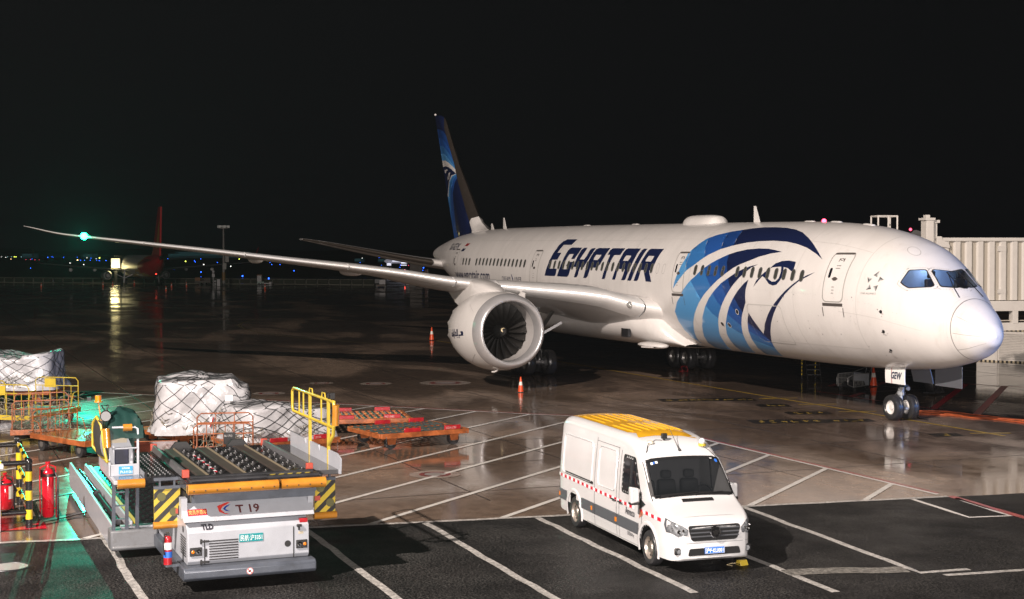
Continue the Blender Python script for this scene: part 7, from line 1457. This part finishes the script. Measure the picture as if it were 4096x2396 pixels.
for z, dy in ((3.2, .5), (4.6, 0)): m = MB(); m.box(-.4, -.3, dy-.35+.0-.6, dy+.35-.6, z, z+1.2); obj('sign_plate', m, M('plate_grey', (.35, .35, .33), .5), ms)
pb = thing('white_pole', 'thin white measuring pole left of the light mast', 'pole', tuple(G(853, 1141))); m = MB(); m.cyl((0, 0, 0), (0, 0, 3.4), .07, 6); m.box(-.2, .2, -.25, .25, 1.6, 2.3); m.box(-.2, .2, -.2, .2, 2.5, 2.9); obj('pole', m, WJ, pb)
def ordw(n):
    tens = {2: 'twent', 3: 'thirt', 4: 'fort'}; u = ['', 'first', 'second', 'third', 'fourth', 'fifth', 'sixth', 'seventh', 'eighth', 'ninth', 'tenth', 'eleventh', 'twelfth', 'thirteenth', 'fourteenth', 'fifteenth', 'sixteenth', 'seventeenth', 'eighteenth', 'nineteenth']
    if n < 20: return u[n]
    return tens[n//10]+('ieth' if n % 10 == 0 else 'y-'+u[n % 10])
# barriers along the far edge of the apron
BR = M('barrier_pale', (.34, .33, .27), .5); me = None; q0, q1 = G(-20, 1129.5), G(1500, 1140)
q0.z = q1.z = 0; nB = 36; dv = (q1-q0); Lb = dv.length/nB; ang = atan2(dv.y, dv.x); prot = None
for k in range(nB):
    lab = 'pale open-frame barrier, %s from the left end of the row edging the far apron' % ordw(k+1)
    if prot is None:
        prot = thing('crowd_barrier', lab, 'barrier', tuple(q0), ang, 'open-frame barriers along the far apron edge'); m = MB(); w_ = Lb*.93
        m.tube([(0, 0, .05), (0, 0, 1.05), (w_, 0, 1.05), (w_, 0, .05), (0, 0, .05)], .055, 5); obj('frame', m, BR, prot); m = MB(); m.box(.1, w_-.1, -.02, .02, .2, .95); obj('infill', m, M('barrier_infill', (.04, .045, .03), .6), prot)
    else: dup(prot, tuple(q0+dv*(k/nB)), ang, lab)
# far carts and loaders
def farbox(name, label, cat, px, py, parts, grp=None):
    t = thing(name, label, cat, tuple(G(px, py)), atan2(FW.y, FW.x), grp); k_ = 6.69/(py-1004)
    for nm, x0, x1, y0, y1, mt in parts:
        m = MB(); m.box(-.6 if nm != 'wheel' else -.7, .6 if nm != 'wheel' else .7, -(x1-px)*k_, -(x0-px)*k_, max(0.0, 6.69-(y1-1004)*k_), 6.69-(y0-1004)*k_)
        if nm == 'wheel': m = MB(); r = (x1-x0)/2*k_; m.cyl((-.8, -((x0+x1)/2-px)*k_, r), (.8, -((x0+x1)/2-px)*k_, r), r, 12)
        obj(nm, m, mt, t, bev=.03 if nm != 'wheel' else 0, smooth=40)
    return t
FDK = M('far_dark', (.06, .045, .035), .5); FWT = M('far_white', (.42, .42, .43), .4); FOR = M('far_orange', (.20, .08, .02), .5)
farbox('baggage_cart', 'dark rail-sided baggage trailer left of the white pole', 'trailer', 805, 1138, [('body', 780, 845, 1122, 1131, FDK), ('rail', 782, 804, 1109, 1122, FOR), ('rail', 818, 845, 1110, 1122, FDK), ('wheel', 798, 806, 1130, 1138, BLACK), ('wheel', 818, 826, 1130, 1138, BLACK)])
farbox('info_board', 'pale small board beside the foot of the light mast', 'board', 877, 1146, [('board', 870, 883, 1116, 1145, FWT)])
farbox('power_box', 'small pale box standing left of the info board', 'box', 863, 1143, [('box', 859, 866, 1121, 1128, FWT), ('foot', 860, 865, 1131, 1142, FWT)])
farbox('belt_loader', 'pale belt loader with raised cab behind the middle of the wing', 'belt loader', 1058, 1139, [('cab', 1030, 1048, 1100, 1126, FWT), ('cab_roof', 1029, 1049, 1098, 1103, FOR), ('body', 1030, 1058, 1126, 1137, M('far_teal', (.25, .36, .32), .4)), ('beam', 1050, 1080, 1131, 1136, FWT), ('nose_box', 1078, 1088, 1127, 1138, FWT), ('wheel', 1034, 1042, 1132, 1140, BLACK), ('wheel', 1046, 1054, 1132, 1140, BLACK)])
farbox('service_truck', 'white service truck beyond the wing, left of the tail', 'truck', 1522, 1150, [('body', 1518, 1543, 1118, 1137, FWT), ('bed', 1500, 1518, 1116, 1133, M('far_grey', (.16, .165, .18), .5)), ('chassis', 1503, 1545, 1137, 1146, FDK), ('wheel', 1504, 1514, 1140, 1150, BLACK), ('wheel', 1538, 1546, 1140, 1150, BLACK), ('cab_lights', 1510, 1514, 1141, 1145, M('far_orange_lit', (.5, .1, .02), .4, emit=(1, .25, .05), es=.6))])
farbox('tow_tractor', 'low dark tow tractor with red tail light, right of the white truck', 'tractor', 1640, 1152, [('body', 1622, 1665, 1138, 1150, FDK), ('roof', 1625, 1640, 1134, 1139, FWT), ('tail_light', 1619, 1622, 1146, 1151, MATS['far_red_light']), ('wheel', 1628, 1637, 1143, 1152, BLACK), ('wheel', 1652, 1661, 1143, 1152, BLACK)])
farbox('airstairs', 'dark covered stairs beyond the tailplane with red body', 'steps', 1705, 1140, [('stair_cover', 1640, 1690, 1050, 1128, FDK), ('red_body', 1700, 1712, 1078, 1128, M('far_red', (.10, .015, .01), .5)), ('post', 1711, 1713, 1076, 1128, FWT), ('chassis', 1640, 1725, 1128, 1138, FDK)])
# taxiing aircraft far off: pale shape, floodlit glow put into its skin, with window strips
tx = thing('taxiing_airplane', 'pale far aircraft beyond the tailplane with a floodlit glow put into its skin', 'airplane', tuple(G(1600, 1073)), atan2(FW.y, FW.x)); k_ = 6.69/(1073-1004)
m = MB(); R = []
for i in range(15): s = i/14; r = 9.5*k_*sqrt(max(.0, 1-(2*s-1)**4)); R.append([(r*cos(a)*.6, -(1535+100*s-1600)*k_, 6.69-(1044-1004)*k_+r*sin(a)) for a in [2*pi*j/14 for j in range(14)]])
m.grid(R, wrap=True); tf = obj('fuselage', m, M('far_plane_glow', (.45, .44, .5), .4, emit=(.7, .68, .8), es=.22), tx, smooth=60)  # skin glows in place of floodlighting
for x0, x1, y0, y1, e in ((1570, 1629, 1041, 1047, .9), (1548, 1565, 1054, 1057, 2.2), (1605, 1629, 1050, 1053, 2.0), (1548, 1565, 1059, 1062, 1.1), (1604, 1628, 1059, 1062, 1.2)):
    m = MB(); m.box(-9.5*k_*.62-.6, -9.5*k_*.62-.4, -(x1-1600)*k_, -(x0-1600)*k_, 6.69-(y1-1004)*k_, 6.69-(y0-1004)*k_); obj('lit_strip', m, M('lit_strip_%d' % int(e*10), (.8, .8, .9), .4, emit=(.85, .85, 1), es=e), tf)
m = MB(); m.box(-1, 1, -(1630-1600)*k_, -(1400-1600)*k_, 6.69-(1059.5-1004)*k_, 6.69-(1058-1004)*k_); obj('wing', m, FDK, tx)
for x in (1560, 1615): m = MB(); m.cyl((0, -(x-1600)*k_, 0), (0, -(x-1600)*k_, 3), .4, 6); obj('gear_leg', m, FDK, tx)
for px, py, c_, e in ((1581, 1079, 'pink', 5), (1571, 1079, 'yellow', 4), (1618, 1081, 'pink', 5), (1609, 1081, 'yellow', 4)): pass
# ---------------------------------------------------------------- airfield lights
random.seed(4)
LC = {'blue': ((.02, .12, 1), 7), 'white': ((1, .97, .9), 3), 'yellow': ((.9, 1, .12), 5), 'red': ((1, .05, .12), 4), 'amber': ((1, .55, .25), 5), 'cyan': ((.5, .9, .95), 3), 'pink': ((1, .25, .4), 5)}
LM = {k: M('airfield_light_'+k, (.3, .3, .3), .4, emit=v[0], es=v[1]) for k, v in LC.items()}
CNT = {}
def alight(px, py, col, r=1.6, low=True, n=0):
    # ground lights stand on the airfield; high ones are carried by posts
    yg = max(py+(2.5 if low else 6), 1019); g_ = G(px, yg); k_ = 6.69/(yg-1004); z = 6.69-(py-1004)*k_; d = (g_-CP).dot(FW); rr = r*d/5891*1.0
    side = 'left of the lit panel' if px < 440 else 'near the far jet' if px < 880 else 'under the wing' if px < 1500 else 'by the tailplane'
    CNT[col] = CNT.get(col, 0)+1; lab = {'blue': 'tiny blue taxiway light', 'white': 'tiny white airfield lamp', 'yellow': 'bright yellow-green airfield lamp', 'red': 'tiny red light', 'amber': 'warm orange airfield lamp', 'cyan': 'tiny pale cyan lamp', 'pink': 'pinkish vehicle light'}[col]+', '+ordw(CNT[col])+' of its colour from the left, '+side
    t = thing('airfield_light', lab, 'airfield light', (g_.x, g_.y, 0), 0, 'lights in the dark distance')
    m = MB(); m.cyl((0, 0, 0), (0, 0, max(.1, z)), rr*.25, 5); obj('stem', m, BLACK, t, smooth=0); m = MB(); m.sphere((0, 0, max(.1, z)), rr, 8, 6); obj('lens', m, LM[col], t, smooth=60)
a_ = [(6,1027,'white',1.3),(23,1029,'white',1.3),(44,1036,'amber',1.4),(31,1027,'cyan',.8),(46,1027,'cyan',.8),(57,1027,'yellow',1.6),(64,1027,'yellow',1.6),(85,1027,'cyan',.9),(104,1038,'red',1),(122,1038,'red',1),(128,1036,'blue',1),(140,1039,'red',1),(157,1039,'red',.8),(122,1072,'blue',1.3),(191,1029,'blue',1.7),(208,1027,'blue',1),(213,1029,'blue',1),(255,1029,'blue',1.2),(280,1052,'white',1.7),(310,1040,'amber',2.6),(309,1029,'blue',.9),(322,1041,'blue',1.4),(338,1041,'blue',1.2),(335,1058,'white',1.8),(348,1031,'white',1.4),(361,1041,'blue',1.2),(364,1032,'blue',1.2),(385,1034,'white',1.3),(398,1031,'yellow',2.3),(387,1041,'blue',1.1),(397,1042,'blue',1.4),(424,1042,'blue',1.5),(498,1042,'blue',1.3),(498,1030,'blue',1),(518,1031,'blue',1.5),(671,1034,'blue',1.2),(742,1045,'yellow',2.2),(787,1022,'cyan',1.7),(803,1036,'blue',1.2),(778,1043,'blue',1.4),(781,1048,'blue',1.4),(815,1058,'white',2),(804,1088,'blue',2),(804,1107,'blue',.9),(697,1077,'blue',1.2),(870,1050,'blue',1.3),(957,1036,'yellow',1.7),(957,1052,'blue',1.7),(923,1065,'white',2),(957,1052,'blue',1.3),(970,1104,'blue',2.8),(1075,1113,'blue',2.6),(1087,1058,'blue',1.4),(1120,1058,'blue',1.3),(1176,1083,'blue',1.8),(1080,1050,'blue',1.2),(1402,1054,'yellow',2.2),(1449,1034,'white',2.6),(1423,1046,'blue',1.3),(1422,1060,'blue',1.4),(1440,1050,'blue',1),(1464,1060,'blue',1.5),(1516,1031,'blue',1),(1526,1060,'blue',1.2),(1515,1067,'blue',1.3),(1602,1060,'blue',1.4),(1600,1069,'blue',1.2),(1694,1071,'blue',2.3),(1691,1081,'blue',1.6),(1581,1079,'pink',3),(1571,1079,'yellow',1.6),(1619,1081,'pink',3.2),(1609,1081,'yellow',2.2),(1634,1061,'red',1.2),(1189,1008,'red',1.5),(1194,1008,'red',1.2),(1269,1010,'red',1.7),(1275,1011,'red',1.7),(3639,918,'red',1.6)]
a_ = a_[:-1]; a_.sort()
for q in a_: alight(*q, low=q[1] > 1020)
m = MB(); m.sphere((41.7, -27.6, 8.14), .10, 10, 6); obj('navigation_light', m, LM['red'], wings[1])
# dim distant buildings and low hills
hl = MB(); P = []; random.seed(6)
for i in range(61):
    px = -300+80*i; b = ray(px, 1004, 2600); h = 6+8*max(0, noise.noise(Vector((i*.35, 0, 0)))+.2); P.append((b.x, b.y, h))
hl.grid([[(x, y, 0) for x, y, h in P], P, [(x+300, y-120, h*1.15) for x, y, h in P]]); tag(obj('distant_hills', hl, M('hill_dark', (.01, .014, .012), .9), smooth=60), kind='structure')
for px0, px1, py0, py1, lab in ((88, 128, 1011, 1024, 'dim low terminal building far left under the green wing light'), (330, 370, 1013, 1024, 'faint low building beyond the far jet\'s left wing'), (672, 720, 1012, 1028, 'faint lit hangar just right of the far jet\'s fin'), (1418, 1445, 1033, 1044, 'dim building left of the bright lamp near the tailplane'), (1512, 1535, 1035, 1046, 'dim small building right of the bright lamp near the tailplane'), (700, 985, 1004.5, 1009, 'long dim roofline on the horizon behind the light mast')):
    d = 1500 if py1 < 1030 else 900; k_ = d/5891; c = ray((px0+px1)/2, 1004, d); t = thing('distant_building', lab, 'building', (c.x, c.y, 0), atan2(FW.y, FW.x)); h0 = 0; h1 = 6.69-(py0-1004)*k_; h1 = max(h1, 2)
    w_ = (px1-px0)/2*k_; m = MB(); m.box(0, 20, -w_, w_, 0, h1); obj('wall', m, M('far_wall_glow', (.06, .09, .10), .6, emit=(.1, .3, .35), es=.035), t)  # walls given a faint teal glow of their own, no lamp on them
    for j in range(2): m = MB(); m.box(-.2, 0, -w_*.9, w_*.9, h1*(.45+.3*j), h1*(.52+.3*j)); obj('window_band', m, M('far_windows', (.1, .15, .15), .5, emit=(.2, .55, .6), es=.12), t)
# ---------------------------------------------------------------- out-of-view floodlight mast, plus poles added under the fill and nose spot
for P_, lab in ((MAST_A, 'tall apron floodlight mast left of the viewpoint'), (FILL_B, 'pole added behind the viewpoint for a lamp standing in for terminal windows'), (NOSE_SPOT, 'pole added right of the view for a blue spot on the airliner nose')):
    t = thing('lamp_mast', lab, 'floodlight mast', (P_[0]-1.2, P_[1]+1.2, 0)); m = MB(); m.cyl((0, 0, 0), (0, 0, P_[2]+.8), .35, 12, 0, .18); obj('mast', m, MATS['mast_grey'], t, smooth=40); m = MB(); m.box(-.6, .2, -.2, .9, P_[2]+.9, P_[2]+1.1); obj('lamp_bracket', m, MATS['mast_grey'], t)

SPL = ('rail_brace', 'door_fittings', 'rub_strip', 'reflective_tape', 'side_marker', 'blue_sticker', 'windscreen_sticker', 'work_light', 'headlight_bulb', 'lever_posts', 'blade_antenna', 'axle', 'pulley', 'grille_bar', 'wall_bracket', 'lift_column', 'column_shoulder', 'gear_light', 'hydraulic_hose', 'brake', 'brake_lines', 'side_brace', 'van_title_mark', 'shut_line', 'skin_seams', 'hazard_panel', 'reflective_mark', 'seal', 'bumper_seam', 'roof_rib', 'bolt_holes', 'radome_seam', 'hood_end', 'plate_border', 'swallow_mark')
for o in [o for o in bpy.data.objects if o.type == 'MESH' and o.name.split('.')[0] in SPL and not o.modifiers]: split_loose(o)

# ---------------------------------------------------------------- thin haze added over the whole apron to give the lamps a glow
hz = MB(); hz.box(-130, 3300, -2600, 2600, -1, 60); ho = obj('haze', hz, [], None, smooth=0); hm_ = bpy.data.materials.new('glow_haze'); hm_.use_nodes = True; nt = hm_.node_tree
nt.nodes.remove(nt.nodes['Principled BSDF']); pv = nt.nodes.new('ShaderNodeVolumePrincipled'); pv.inputs['Color'].default_value = (.9, .95, 1, 1); pv.inputs['Density'].default_value = .00018; pv.inputs['Anisotropy'].default_value = .55
nt.links.new(pv.outputs[0], nt.nodes['Material Output'].inputs['Volume']); ho.data.materials.clear(); ho.data.materials.append(hm_); tag(ho, kind='stuff')
